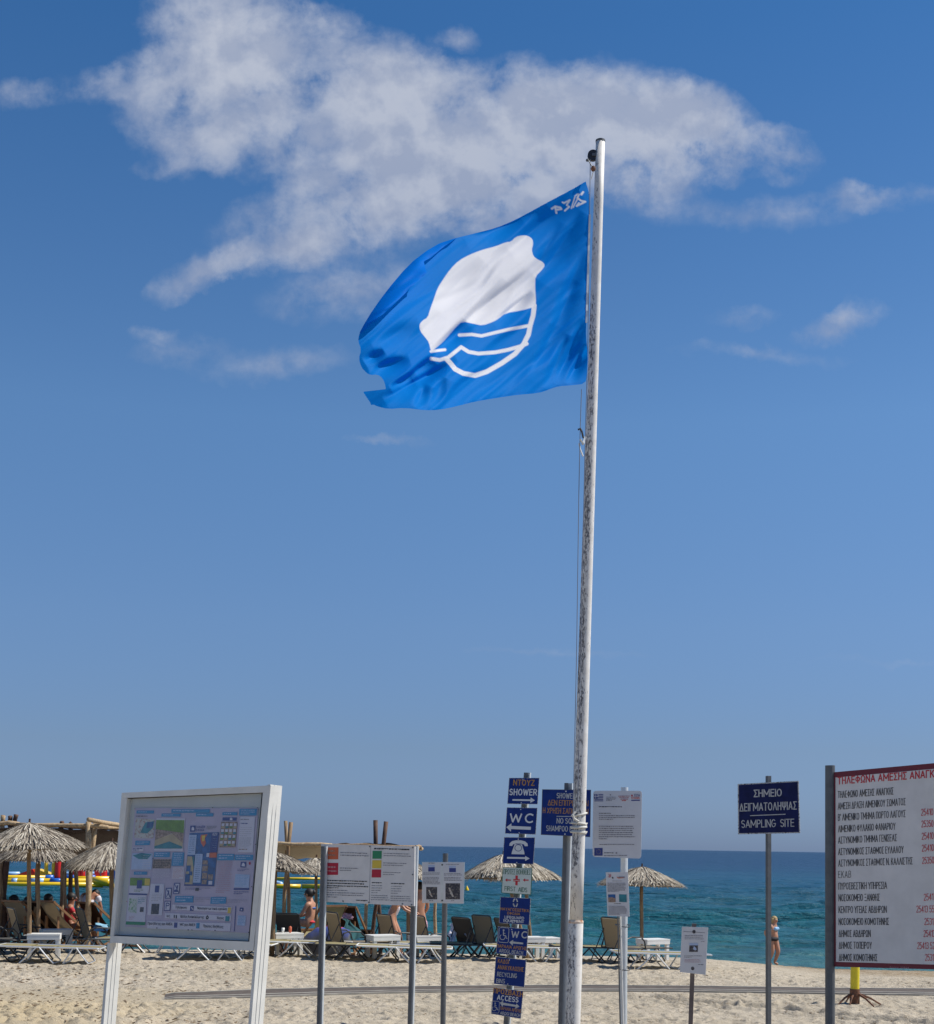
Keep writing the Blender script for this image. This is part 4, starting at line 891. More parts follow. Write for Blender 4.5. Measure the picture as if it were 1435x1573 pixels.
# --- F: white information board with rounded corners on round post
ib = thing('information_sign', 'large pale information board with rounded corners and flag emblems on a round steel post', 'sign', base_of(959, 1210, 957, 1573, 15.0))
Z = T(850, 1180, 6.553)
pi_ = Panel([Z(402, 228), Z(893, 228), Z(884, 912), Z(395, 893)], 15.0, 14.85, .006)
f3 = pi_.plate('sign_panel', 'panel_white', ib, round_=.035)
def r6(pan, x0, y0, x1, y1, m, l=1): A, B = Z(x0, y0), Z(x1, y1); pan.rect(A[0], A[1], B[0], B[1], m, l)
def l6(pan, x0, y0, x1, y1, n, m, seed=1, fill=.45, last=.6): A, B = Z(x0, y0), Z(x1, y1); pan.lines(A[0], A[1], B[0], B[1], n, m, seed, fill, last)
for k in range(5): r6(pi_, 414 if k > 1 else 455, 262 + 16 * k, 503, 270 + 16 * k, 'p_navy')
r6(pi_, 412, 262, 446, 308, 'p_navy'); r6(pi_, 412, 281, 446, 287, 'p_white', 2); r6(pi_, 426, 262, 432, 308, 'p_white', 2)
l6(pi_, 532, 290, 632, 336, 4, 'ink_grey_print', 4); r6(pi_, 570, 262, 580, 276, 'ink_grey_print')
for k, (xa, xb) in enumerate([(656, 768), (664, 762), (676, 752), (690, 740)]): l6(pi_, xa, 278 + 15 * k, xb, 290 + 15 * k, 1, 'ink_redgrey' if k < 3 else 'ink_red', k, .8, 1)
Zt = Z(815, 284); Zu = Z(872, 286); pi_.text('ΕΣΠΑ', Zt[0], Zt[1], Zu[0], Zu[1], 3.6, 'p_navy', .02, 2); l6(pi_, 785, 290, 872, 312, 2, 'ink_red', 5, .6, 1); r6(pi_, 785, 318, 872, 330, 'p_navy'); r6(pi_, 785, 268, 800, 285, 'p_red')
l6(pi_, 460, 385, 690, 400, 1, 'ink_black', 2, .55, 1); l6(pi_, 460, 452, 578, 464, 1, 'ink_black', 3, .55, 1); l6(pi_, 460, 474, 832, 530, 3, 'ink_grey_print', 4, .45, .38); l6(pi_, 460, 582, 832, 728, 7, 'ink_grey_print', 6, .45, .22); l6(pi_, 465, 765, 818, 778, 1, 'ink_grey_print', 7, .6, 1)
r6(pi_, 414, 804, 498, 882, 'p_navy'); l6(pi_, 510, 850, 606, 862, 1, 'ink_black', 8, .6, 1); l6(pi_, 510, 876, 745, 890, 1, 'ink_grey_print', 9, .6, 1); r6(pi_, 628, 846, 644, 862, 'ink_grey_print')
for k in range(12):
    a_ = k * math.pi / 6; cx_, cy_ = 456 + 22 * math.cos(a_), 842 + 22 * math.sin(a_); pi_.quad([Z(cx_ - 2.2, cy_), Z(cx_, cy_ - 2.5), Z(cx_ + 2.2, cy_), Z(cx_, cy_ + 2.5)], 'p_yellow', 2)
pi_.finish(f3)
galv_post(959.5, 1209.5, 957.8, 1573, 15.06, .082, thing_=ib, rnd=True, material='galv_light')
# --- G: slim notice strapped to that post
sn = thing('strapped_notice', 'small white notice with two photographs on a thin white pole strapped to the round post', 'sign', base_of(950, 1400, 957, 1573, 14.6))
pg_ = Panel([Z(528, 1048), Z(752, 1046), Z(768, 1495), Z(546, 1490)], 14.6, 14.5, .004)
f4 = pg_.plate('notice_panel', 'panel_white', sn)
l6(pg_, 594, 1134, 690, 1144, 1, 'ink_grey_print', 1, .6, 1); l6(pg_, 545, 1155, 733, 1250, 9, 'ink_grey_print', 2, .55); l6(pg_, 612, 1362, 680, 1374, 1, 'ink_black', 3, .5, 1); l6(pg_, 556, 1388, 742, 1482, 8, 'ink_grey_print', 4, .5)
Q = lambda pts, m, l=1: pg_.quad([Z(*p) for p in pts], m, l)
Q([(552, 1272), (625, 1272), (628, 1350), (555, 1350)], 'p_blue'); Q([(553, 1305), (590, 1298), (626, 1312), (628, 1350), (555, 1350)], 'p_brown', 2); Q([(662, 1270), (738, 1272), (740, 1350), (664, 1348)], 'p_teal')
Q([(553, 1060), (566, 1070), (582, 1066), (584, 1090), (570, 1104), (552, 1096), (560, 1082)], 'ink_redgrey'); Q([(590, 1092), (606, 1100), (604, 1118), (590, 1108)], 'p_dark'); Q([(640, 1088), (650, 1100), (716, 1094), (718, 1106), (660, 1112), (642, 1104)], 'p_orange'); l6(pg_, 658, 1092, 720, 1108, 1, 'ink_grey_print', 9, .7, 1)
pg_.finish(f4)
galv_post(951.5, 1340, 957.3, 1573, 14.62, .019, thing_=sn, rnd=True, material='white_enamel', name='pole'); galv_post(947.8, 1340, 953, 1573, 14.64, .016, thing_=sn, rnd=True, material='galv', name='pole')
for yv in (1421.5, 1486):
    c_ = P(955.5, yv, 15.0); mb = MB(); mb.tube([c_ + Vector((.072 * math.cos(a_), .075 * math.sin(a_) - .0, .006 * math.cos(a_))) for a_ in np.linspace(0, 2 * math.pi, 19)], .005, 6); 
    # strap passes round both the post and the thin pole in front of it
    mb = MB(); mb.tube([c_ + Vector((.075 * math.cos(a_), (.075 if math.sin(a_) > 0 else .44) * math.sin(a_), .006)) for a_ in np.linspace(0, 2 * math.pi, 25)], .005, 6); mb.build('strap', 'rubber', sn)

# --- H: beach rules board with coloured squares (two posts)
hb = thing('rules_board', 'wide pale beach rules board with orange, crimson, green and yellow squares on two steel posts', 'sign', base_of(560, 1300, 559, 1573, 16.0))
Z = T(480, 1285, 5.979)
ph_ = Panel([Z(80, 68), Z(940, 92), Z(935, 640), Z(63, 598)], 16.2, 15.7, .02)
f5 = ph_.plate('sign_panel', 'panel_grey', hb)
def r7(x0, y0, x1, y1, m, l=1): A, B = Z(x0, y0), Z(x1, y1); ph_.rect(A[0], A[1], B[0], B[1], m, l)
def l7(x0, y0, x1, y1, n, m, s=1, fill=.4, last=1., sl=.028): A, B = Z(x0, y0), Z(x1, y1); ph_.lines(A[0], A[1], B[0], B[1], n, m, s, fill, last, sl)
r7(90, 100, 240, 210, 'p_orange'); r7(88, 243, 238, 353, 'p_red'); r7(553, 132, 638, 205, 'p_green'); r7(550, 218, 635, 292, 'p_yellow'); r7(546, 303, 632, 377, 'p_red')
l7(110, 125, 212, 200, 2, 'p_brown', 5, .4); l7(104, 272, 222, 345, 2, 'ink_redgrey', 6, .4)
l7(256, 145, 516, 190, 2, 'ink_grey_print', 2); l7(252, 286, 425, 328, 2, 'ink_grey_print', 3, .4, .6); l7(90, 398, 512, 470, 3, 'ink_black', 4, .42); l7(88, 466, 240, 482, 1, 'ink_black', 4, .5); l7(86, 488, 320, 504, 1, 'ink_grey_print', 4, .5); l7(86, 510, 496, 570, 3, 'ink_grey_print', 8, .42, .35); l7(400, 583, 505, 598, 1, 'ink_black', 4, .6)
l7(566, 106, 890, 122, 1, 'ink_black', 9, .7); l7(655, 152, 905, 192, 2, 'ink_grey_print', 5, .35); l7(650, 240, 880, 280, 2, 'ink_grey_print', 6, .35, .8); l7(648, 326, 820, 366, 2, 'ink_grey_print', 7, .35, .6)
l7(545, 420, 636, 434, 1, 'ink_black', 7, .6); l7(722, 428, 845, 442, 1, 'ink_black', 8, .6); l7(543, 448, 640, 535, 4, 'ink_grey_print', 5, .3, .6, .02); l7(722, 455, 825, 540, 4, 'ink_grey_print', 6, .3, .6, .02); l7(540, 538, 710, 596, 3, 'ink_grey_print', 9, .35); l7(718, 545, 912, 605, 3, 'ink_grey_print', 3, .35)
ph_.quad([Z(534, 90), Z(537, 90), Z(524, 612), Z(520, 612)], 'ink_grey_print', 1)
ph_.finish(f5)
for (x_, y_) in [(528, 92), (922, 102), (75, 320), (520, 606), (912, 628), (72, 580), (922, 350), (283, 594), (828, 620)]:
    c_ = ph_.hit(*Z(x_, y_)); MB().tube([c_, c_ + ph_.n * .008], .009, 6).build('bolt', 'galv', hb)
for x0, y0, x1, y1 in [(496, 1300, 489, 1573), (636, 1300, 628.5, 1573)]:
    a_ = P(x0, y0, 16.12); b_ = P(x1, y1, 16.12); e_ = a_ + (b_ - a_) * ((a_.z - ground(b_.x, 16.1) + .15) / (a_.z - b_.z))
    MB().post(e_, a_, .036, .055, 0.).build('post', 'galv', hb); MB().post(e_ + Vector((.036, .012, 0)), a_ + Vector((.036, .012, 0)), .034, .03, -.5).build('post_flange', 'galv_light', hb)
MB().boxf(ph_.TR + Vector((.005, .02, .0)), Vector((.03, 0, 0)), Vector((0, .03, 0)), -ph_.up * ((ph_.TR - ph_.BR).length)).build('edge_rail', 'galv_light', hb)

# --- I: double small notice
db = thing('double_notice', 'pair of small white notices with dark aerial photographs on one steel post', 'sign', base_of(684.8, 1312, 681, 1573, 16.5))
pd_ = Panel([Z(1008, 235), Z(1398, 236), Z(1388, 618), Z(1008, 610)], 16.5, 16.4, .008)
f6 = pd_.plate('sign_panel', 'galv_light', db); 
def r8(x0, y0, x1, y1, m, l=1): A, B = Z(x0, y0), Z(x1, y1); pd_.rect(A[0], A[1], B[0], B[1], m, l)
def l8(x0, y0, x1, y1, n, m, s=1, fill=.5, last=1.): A, B = Z(x0, y0), Z(x1, y1); pd_.lines(A[0], A[1], B[0], B[1], n, m, s, fill, last)
r8(1012, 240, 1178, 604, 'panel_white', 0); r8(1204, 240, 1384, 610, 'panel_white', 0)
l8(1066, 242, 1124, 252, 1, 'ink_black', 2); l8(1226, 254, 1350, 266, 1, 'ink_grey_print', 3); r8(1064, 262, 1124, 322, 'p_navy'); r8(1256, 270, 1318, 328, 'p_navy'); r8(1064, 262, 1124, 282, 'p_pale', 2); r8(1256, 270, 1318, 290, 'p_pale', 2)
l8(1018, 332, 1174, 356, 2, 'ink_grey_print', 3); l8(1018, 374, 1174, 444, 6, 'ink_grey_print', 4); l8(1210, 338, 1374, 364, 2, 'ink_grey_print', 5); l8(1210, 374, 1374, 412, 3, 'ink_grey_print', 6)
r8(1045, 464, 1146, 578, 'p_dark'); r8(1222, 430, 1356, 578, 'p_dark')
for (ax, ay, s_) in [(1064, 490, .9), (1248, 470, 1.15)]:
    pd_.quad([Z(ax, ay), Z(ax + 12 * s_, ay), Z(ax + 34 * s_, ay + 46 * s_), Z(ax + 44 * s_, ay + 72 * s_), Z(ax + 32 * s_, ay + 74 * s_), Z(ax + 16 * s_, ay + 44 * s_)], 'p_map', 2); pd_.quad([Z(ax + 12 * s_, ay + 46 * s_), Z(ax + 28 * s_, ay + 30 * s_), Z(ax + 32 * s_, ay + 36 * s_), Z(ax + 16 * s_, ay + 54 * s_)], 'p_map', 2)
l8(1072, 588, 1108, 598, 1, 'ink_black', 2); l8(1274, 588, 1302, 598, 1, 'ink_black', 3)
for y_ in (260, 588): r8(1185, y_ - 7, 1199, y_ + 7, 'ink_black', 3)
pd_.finish(f6)
a_ = P(684.5, 1311, 16.56); b_ = P(680.5, 1573, 16.56); e_ = a_ + (b_ - a_) * ((a_.z - ground(b_.x, 16.5) + .15) / (a_.z - b_.z))
MB().tube([e_, a_], .033, 12).build('post', 'galv', db)
# --- J: low notice
lb_ = thing('low_notice', 'small low white notice with one dark photograph on a short brown post', 'sign', base_of(1066, 1417, 1061, 1573, 15.5))
Z = T(1040, 1180, 4.914)
pl_ = Panel([Z(38, 1197), Z(235, 1203), Z(216, 1560), Z(22, 1540)], 15.5, 15.4, .006)
f7 = pl_.plate('notice_panel', 'panel_white', lb_)
def l9(x0, y0, x1, y1, n, m, s=1, fill=.4, last=1.): A, B = Z(x0, y0), Z(x1, y1); pl_.lines(A[0], A[1], B[0], B[1], n, m, s, fill, last)
pl_.quad([Z(50, 1231), Z(212, 1241), Z(212, 1245), Z(50, 1235)], 'ink_grey_print', 1)
for y_, x_ in ((1235, 129), (1512, 119)): pl_.quad([Z(x_ + 13 * math.cos(a_), y_ + 14 * math.sin(a_)) for a_ in np.linspace(0, 5.8, 12)], 'p_dark', 2)
l9(60, 1262, 205, 1300, 3, 'ink_grey_print', 3, .35); l9(182, 1308, 208, 1316, 1, 'ink_black', 3); A, B = Z(95, 1322), Z(160, 1388); pl_.rect(A[0], A[1], B[0], B[1], 'p_dark', 1); A, B = Z(95, 1322), Z(160, 1338); pl_.rect(A[0], A[1], B[0], B[1], 'p_pale', 2)
pl_.quad([Z(122, 1368), Z(128, 1344), Z(138, 1350), Z(150, 1368), Z(140, 1376)], 'p_pale', 3)
l9(55, 1416, 195, 1436, 2, 'ink_black', 5, .3, .4); l9(58, 1444, 185, 1472, 3, 'ink_redgrey', 6, .3); l9(160, 1482, 200, 1490, 1, 'ink_black', 2)
pl_.finish(f7)
a_ = P(1066.5, 1419, 15.54); b_ = P(1061, 1573, 15.54); e_ = a_ + (b_ - a_) * ((a_.z - ground(b_.x, 15.5) + .15) / (a_.z - b_.z))
MB().post(e_, a_, .05, .035, -.15).build('post', mat('brown post', (.16, .13, .12), .8, var=.3), lb_)


# ------------------------------------------------------------------ flagpole, halyard and flag
YP = 10.0
PB, PT = P(880, 1573, YP), P(922.5, 217, YP)
dirp = (PT - PB); pole_base = PB + dirp * ((ground(PB.x, YP) - PB.z) / dirp.z)
fp = thing('flagpole', 'tall white painted flagpole with chipped paint and rope wound round it', 'flagpole', pole_base)
def on_pole(py):       # point on the pole axis at a picture row
    f = (1573 - py) / (1573 - 217); return PB + dirp * f
def prad(py): return (np.interp(py, [217, 500, 900, 1300, 1573], [7.0, 7.9, 8.8, 10.0, 10.8]) / F * YP)
pm = bpy.data.materials.new('chipped pole paint'); pm.use_nodes = True; nt = pm.node_tree; g = G(nt); b = nt.nodes['Principled BSDF']; b.inputs['Roughness'].default_value = .55
t = N(nt, 'ShaderNodeTexCoord'); v = t.outputs['Object']; s3 = g.sep(v)
n1 = g.noise(g.vmath('MULTIPLY', v, (1, 1, .32)), 85, 6, .7); n2 = g.noise(g.vmath('MULTIPLY', v, (1, 1, .5)), 2.2, 3, .5)
lf = g.mapr(g.math('SUBTRACT', s3[0], g.math('MULTIPLY', s3[2], dirp.x / dirp.z)), .022, -.012)       # bare patches mostly on the weathered side
chip = g.mapr(g.math('ADD', g.math('ADD', n1, g.math('MULTIPLY', n2, .5)), g.math('MULTIPLY', lf, .15)), .90, .93)
base_c = g.mix(g.mapr(g.noise(v, 9, 5, .7), .4, .7), (.74, .72, .68), (.60, .57, .52))
chipc = g.mix(g.mapr(g.noise(v, 60, 3), .4, .6), (.10, .10, .11), (.28, .27, .27))
g.link(g.mix(chip, base_c, chipc), b.inputs['Base Color'])
bn = N(nt, 'ShaderNodeBump'); bn.inputs['Strength'].default_value = .6; bn.inputs['Distance'].default_value = .004; bn.invert = True
g.link(chip, bn.inputs['Height']); g.link(bn.outputs[0], b.inputs['Normal'])
M['pole'] = pm
def pole_seg(y0, y1, name='pole_section', rs=1., n=14):
    pts = [on_pole(y) for y in np.linspace(y0, y1, n)]; r = [prad(y) * rs for y in np.linspace(y0, y1, n)]
    return MB().tube(pts, r, 24).build(name, 'pole', fp, smooth=False)
def smooth_(o):
    me = o.data; me.polygons.foreach_set('use_smooth', [len(p.vertices) == 4 for p in me.polygons]); return o
smooth_(pole_seg(1415, 217)); 
ff = (pole_base - PB).length / dirp.length; yb = 1573 + (1573 - 217) * ff + 25
mb = MB(); pts = [PB - dirp * (ff + .02), PB, on_pole(1417), on_pole(1415)]; smooth_(mb.tube(pts, [.0575, .056, .0545, .050], 24).build('pole_section', 'pole', fp))
c_ = on_pole(1416); MB().tube([c_ - Vector((0, 0, .012)), c_, c_ + Vector((0, 0, .012))], [.0545, .0562, .0515], 24).build('rust_seam', mat('rusty weld', (.40, .16, .06), .8, col2=(.70, .62, .52), vscale=30), fp)
c_ = on_pole(218); MB().tube([c_, c_ + Vector((0, 0, .012)), c_ + Vector((0, 0, .02))], [.036, .036, .02], 20).build('cap', 'galv', fp)
# pulley near the top, at the left of the pole
c_ = P(911, 239, YP); mb = MB(); mb.tube([c_ + Vector((0, -.012, 0)), c_ + Vector((0, .012, 0))], .04, 18); pu = mb.build('pulley', 'rubber', fp)
MB().boxf(c_ + Vector((-.008, -.02, -.01)), (.05, 0, 0), (0, .04, 0), (0, 0, .02)).build('bracket', 'galv', fp)
# halyard: two falls from the pulley to the wrapping, with a knot and a toggle
hy = thing('halyard', 'thin grey halyard rope running down the left of the flagpole with knot and toggle', 'rope', P(889, 1260, YP - .06).to_tuple())
def line(pts, r, name, m_, parent): return MB().tube([P(x, y, Yd) for x, y, Yd in pts], r, 6).build(name, m_, parent)
line([(907, 236, YP), (906.5, 290, YP - .06), (905, 400, YP - .12), (903.5, 520, YP - .185), (898.5, 700, YP - .15), (894.5, 900, YP - .13), (887.5, 1242, YP - .13)], .0028, 'rope', 'rope_thin', hy)
line([(893.5, 598, YP - .15), (891.5, 658, YP - .15), (890.5, 700, YP - .15), (889.3, 760, YP - .15), (886, 1000, YP - .15), (880.5, 1250, YP - .10)], .0028, 'rope', 'rope_thin', hy)
line([(888, 660, YP - .15), (892, 658.5, YP - .15), (894, 663, YP - .15), (896, 672, YP - .05)], .007, 'knot', 'rubber', hy)
line([(892, 675, YP - .15), (895.5, 682, YP - .15), (899, 672, YP - .05)], .010, 'shackle', 'galv_light', hy)
line([(889.8, 681, YP - .06), (891.5, 690, YP - .06), (895.8, 701, YP - .06)], .006, 'toggle', 'ink_white', hy)
line([(904.5, 247, YP - .13), (910, 256, YP - .13)], .004, 'toggle', 'galv', hy)
MB().ell(P(902.3, 246, YP - .13), .011, .011, .011).build('toggle_ball', 'galv', hy)
MB().ell(P(911.5, 259, YP - .13), .018, .014, .022).build('knot', 'rust', hy)
line([(912, 262, YP - .13), (908.5, 275, YP - .13)], .004, 'rope', 'rope', hy)
rw = thing('rope_binding', 'thick pale rope wound several times around the flagpole near horizon level', 'rope', on_pole(1265).to_tuple())
for (ya, yb_, nturn, sl) in [(1251, 1251, 1.3, 2.5), (1264, 1266, 2.1, -1), (1269, 1272, 2.4, 1), (1277, 1280, 2.2, -1)]:
    pts = []
    for k_ in range(int(nturn * 20)):
        a_ = k_ / 20 * 2 * math.pi; f = k_ / (nturn * 20); c_ = on_pole(ya + (yb_ - ya) * f); r_ = prad(1265) + .007 + .004 * math.sin(k_ * .23 + ya)
        pts.append(c_ + Vector((r_ * math.cos(a_), r_ * math.sin(a_), sl / F * YP * math.sin(a_ * 1.0 + 1))))
    MB().tube(pts, .0068, 7).build('rope_turn', 'rope', rw, smooth=True)
line([(884, 1247, YP - .06), (880, 1252, YP - .07), (882, 1258, YP - .07), (889, 1262, YP - .06)], .009, 'knot', 'rope', rw)

# flag: cloth surface with real folds; print carried as a value on a dense weave of vertices
Zf = lambda x, y: (530 + x / 3.0256, 200 + y / 3.0256)
OUT = [(1142, 224), (1050, 278), (950, 330), (850, 385), (780, 422), (700, 455), (600, 480), (500, 505), (440, 525), (380, 560), (320, 605), (270, 655), (215, 720), (165, 785), (120, 850), (90, 900), (68, 940), (60, 980), (76, 1020), (64, 1060), (75, 1100), (100, 1130), (122, 1138), (150, 1135),
       (172, 1150), (185, 1175), (189, 1196), (190, 1202), (184, 1204), (130, 1210), (95, 1214), (85, 1215), (88, 1222), (103, 1246), (118, 1266), (122, 1280), (130, 1274), (150, 1284), (200, 1296), (280, 1290), (370, 1302), (440, 1300), (520, 1283), (600, 1262), (700, 1245), (800, 1230), (900, 1222), (950, 1205), (990, 1190), (1060, 1185), (1118, 1178), (1126, 1130), (1130, 1040), (1120, 960), (1122, 890), (1132, 560)]
def smooth_poly(pts, it=2):
    for _ in range(it):
        q = []
        for i in range(len(pts)):
            a, b_ = pts[i], pts[(i + 1) % len(pts)]
            q += [(a[0] * .75 + b_[0] * .25, a[1] * .75 + b_[1] * .25), (a[0] * .25 + b_[0] * .75, a[1] * .25 + b_[1] * .75)]
        pts = q
    return pts
OUTP = np.array([Zf(*p) for p in smooth_poly(OUT, 1)])
def seg_dist(px, py, poly, closed=True):
    A = np.asarray(poly, float); B = np.roll(A, -1, 0) if closed else A[1:]; A = A if closed else A[:-1]
    best = np.full(px.shape, 1e9); bx = np.zeros(px.shape); by = np.zeros(px.shape)
    for a, b_ in zip(A, B):
        dx, dy = b_ - a; L = dx * dx + dy * dy + 1e-9; t_ = np.clip(((px - a[0]) * dx + (py - a[1]) * dy) / L, 0, 1)
        qx, qy = a[0] + t_ * dx, a[1] + t_ * dy; d_ = np.hypot(px - qx, py - qy); m_ = d_ < best
        best = np.where(m_, d_, best); bx = np.where(m_, qx, bx); by = np.where(m_, qy, by)
    return best, bx, by
def inside(px, py, poly):
    A = np.asarray(poly, float); B = np.roll(A, -1, 0); r = np.zeros(px.shape, bool)
    for (x1, y1), (x2, y2) in zip(A, B):
        c_ = (y1 > py) != (y2 > py); xx = (x2 - x1) * (py - y1) / (y2 - y1 + 1e-12) + x1; r ^= c_ & (px < xx)
    return r
def crease(px, py, a, b_, amp, w, asym=0.):
    ax, ay = Zf(*a); bx, by = Zf(*b_); dx, dy = bx - ax, by - ay; L = math.hypot(dx, dy); ux, uy = dx / L, dy / L
    s_ = ((px - ax) * ux + (py - ay) * uy) / L; d_ = (-(px - ax) * uy + (py - ay) * ux) / w
    env = np.sin(np.clip(s_ * 1.0, 0, 1) * math.pi) ** 1.3
    d_ = d_ * np.where(d_ > 0, 1 + asym, 1 - asym)
    return amp * env * np.exp(-d_ * d_)
def flag_depth(px, py):
    u = (905 - px) / 350.      # 0 at the hoist, 1 at the fly
    vv = (py - 430) / 190.
    z = -1.15 * u - .26 * vv * np.clip(u * 1.6, 0, 1) - .10 * vv + .10 * np.sin(u * 5.2 + (py - 430) / 150.) * u ** .7 + .05 * np.sin(u * 9 + (py - 400) / 60. + .6) * np.clip(u, 0, 1) * .6
    t_ = (px * .64 + py * .77)     # fine diagonal wrinkles running from top right to lower left
    w_ = (px * .77 - py * .64)
    z += .034 * vnoise(t_ / 17. + .6 * vnoise(px / 60., py / 60., 8), w_ / 150., 3) * np.clip(u * 3, .25, 1) + .006 * vnoise(t_ / 7., w_ / 90., 4)
    for a, b_, am, w, s_ in CREASES: z += crease(px, py, a, b_, am * 3.4, w * 1.05, s_)
    return YP - .17 + z
CREASES = [((1100, 300), (760, 560), .022, 13, .4), ((1010, 430), (760, 860), .020, 11, .4), ((1110, 380), (900, 700), .024, 12, .5), ((1125, 560), (960, 900), .018, 9, .4), ((1080, 700), (860, 1160), .018, 8, .5),
           ((740, 690), (470, 1000), .024, 8, .5), ((860, 650), (560, 890), .020, 8, .6), ((870, 750), (690, 900), .018, 6, .5), ((640, 600), (420, 830), .016, 12, .3), ((560, 880), (395, 1060), .036, 8, .6), ((440, 1030), (250, 1190), .034, 7, .5),
           ((520, 1060), (330, 1180), .03, 9, -.4), ((480, 1090), (180, 1255), .034, 8, .5), ((1110, 880), (980, 1180), .026, 7, .5), ((1128, 1000), (1030, 1180), .026, 6, .4), ((1040, 950), (930, 1200), .022, 8, .5), ((330, 1130), (210, 1200), .025, 6, .3),
           ((300, 1060), (110, 1120), .024, 9, .3), ((180, 1020), (90, 1080), .02, 7, .2), ((350, 900), (130, 1010), .02, 16, .2), ((470, 1150), (400, 1290), .018, 9, .2), ((380, 1180), (330, 1290), .018, 8, .4), ((820, 400), (560, 520), .02, 9, .4), ((940, 345), (640, 500), .018, 7, .4)]
st_ = 1.0
gx_ = np.arange(545, 912, st_); gy_ = np.arange(268, 636, st_)
PX, PY = np.meshgrid(gx_, gy_)
ins = inside(PX, PY, OUTP); dd_, bx, by = seg_dist(PX, PY, OUTP)
keep = ins | (dd_ < .75)
SX = np.where(~ins & keep, bx, PX); SY = np.where(~ins & keep, by, PY)
near = ins & (dd_ < .3); SX = np.where(near, bx, SX); SY = np.where(near, by, SY)
DZ = flag_depth(SX, SY)
WHITE = [(400, 1030), (390, 985), (375, 965), (350, 935), (345, 905), (360, 885), (385, 870), (395, 835), (415, 780), (430, 735), (455, 695), (490, 645), (530, 605), (580, 578), (640, 555), (700, 540), (750, 520), (772, 518), (795, 495), (825, 488), (850, 490), (872, 505), (875, 530), (868, 555),
         (875, 585), (895, 600), (920, 612), (930, 628), (915, 650), (885, 680), (884, 720), (886, 760), (888, 800), (885, 820), (820, 838), (745, 850), (715, 875), (690, 890), (640, 908), (600, 900), (545, 888), (520, 910), (490, 945), (455, 985), (425, 1010)]
wp_ = np.array([Zf(*p) for p in smooth_poly(WHITE, 1)])
wi = inside(PX, PY, wp_); wd, _, _ = seg_dist(PX, PY, wp_)
pr_ = np.clip(np.where(wi, wd, -wd) + .5, 0, 1)
def stroke(pts, w, closed=False):
    global pr_
    d_, _, _ = seg_dist(PX, PY, [Zf(*p) for p in pts], closed); pr_ = np.maximum(pr_, np.clip(w / 3.0256 / 2 - d_ + .5, 0, 1))
stroke([(880, 815), (875, 860), (862, 905), (853, 950), (830, 995), (790, 1040), (730, 1082), (660, 1122), (605, 1140), (550, 1130), (512, 1110), (488, 1080), (470, 1062)], 22)
stroke([(532, 952), (590, 949), (635, 956), (700, 940), (760, 926), (856, 908)], 15)
stroke([(402, 1062), (440, 1068), (480, 1056), (510, 1032), (540, 1008), (575, 1030), (620, 1038), (700, 1032), (760, 1020), (820, 1003), (845, 992)], 17)
stroke([(400, 1028), (430, 1024), (465, 1020)], 13)
Zm = lambda x, y: ((830 + x / 7.154 - 530) * 3.0256, (200 + y / 7.154 - 200) * 3.0256)
for pts, w in [([(128, 862), (165, 838), (222, 850), (232, 866), (190, 872)], 22), ([(165, 838), (178, 908)], 22), ([(245, 792), (262, 800), (325, 768), (292, 822), (318, 842), (270, 884)], 18),
               ([(342, 858), (360, 800), (385, 722), (412, 702), (418, 740), (362, 846)], 13), ([(425, 705), (408, 745), (450, 775), (497, 785), (400, 832), (425, 800)], 19), ([(452, 705), (472, 680)], 22)]:
    stroke([Zm(*p) for p in pts], w / 7.154 * 3.0256)
hem, _, _ = seg_dist(PX, PY, [Zf(*p) for p in [(560, 1272), (700, 1243), (800, 1227), (930, 1213), (1000, 1188), (1118, 1176)]], False)
cell = keep[:-1, :-1] & keep[:-1, 1:] & keep[1:, 1:] & keep[1:, :-1]; reach = np.zeros_like(cell); reach[180, 200] = True      # one piece of cloth: drop stray cells
while True:
    n_ = reach.copy(); n_[1:] |= reach[:-1]; n_[:-1] |= reach[1:]; n_[:, 1:] |= reach[:, :-1]; n_[:, :-1] |= reach[:, 1:]; n_ &= cell
    if (n_ == reach).all(): break
    reach = n_
keep = np.zeros_like(keep); keep[:-1, :-1] |= reach; keep[:-1, 1:] |= reach; keep[1:, 1:] |= reach; keep[1:, :-1] |= reach
idx = -np.ones(PX.shape, int); idx[keep] = np.arange(keep.sum())
ky, kx = np.nonzero(keep)
xs = (SX - CX) / F; ys = (HY - SY) / F
WX = (xs * cr - ys * sr) * DZ; WZ = 4 + (xs * sr + ys * cr) * DZ
co = np.stack([WX[ky, kx], DZ[ky, kx], WZ[ky, kx]], -1)
q_ = np.stack([idx[:-1, :-1], idx[:-1, 1:], idx[1:, 1:], idx[1:, :-1]], -1).reshape(-1, 4); q_ = q_[(q_ >= 0).all(1) & reach.reshape(-1)]
hoist_mid = P(905, 590, YP - .05)
flag = thing('beach_flag', 'blue flag with white disc and wave emblem blowing from the flagpole', 'flag', hoist_mid.to_tuple())
me = bpy.data.meshes.new('flag_cloth'); me.from_pydata((co - np.array(hoist_mid)).tolist(), [], q_.tolist()); me.update()
me.polygons.foreach_set('use_smooth', [True] * len(me.polygons))
at = me.attributes.new('print', 'FLOAT', 'POINT'); at.data.foreach_set('value', pr_[ky, kx].astype(np.float32))
at = me.attributes.new('hem', 'FLOAT', 'POINT'); at.data.foreach_set('value', np.clip(1 - np.abs(hem[ky, kx] - 1.5) / 1.2, 0, 1).astype(np.float32))
fm = bpy.data.materials.new('flag cloth'); fm.use_nodes = True; nt = fm.node_tree; g = G(nt); b = nt.nodes['Principled BSDF']; b.inputs['Roughness'].default_value = .6; b.inputs['Specular IOR Level'].default_value = .03
A1 = N(nt, 'ShaderNodeAttribute', attribute_name='print'); A2 = N(nt, 'ShaderNodeAttribute', attribute_name='hem')
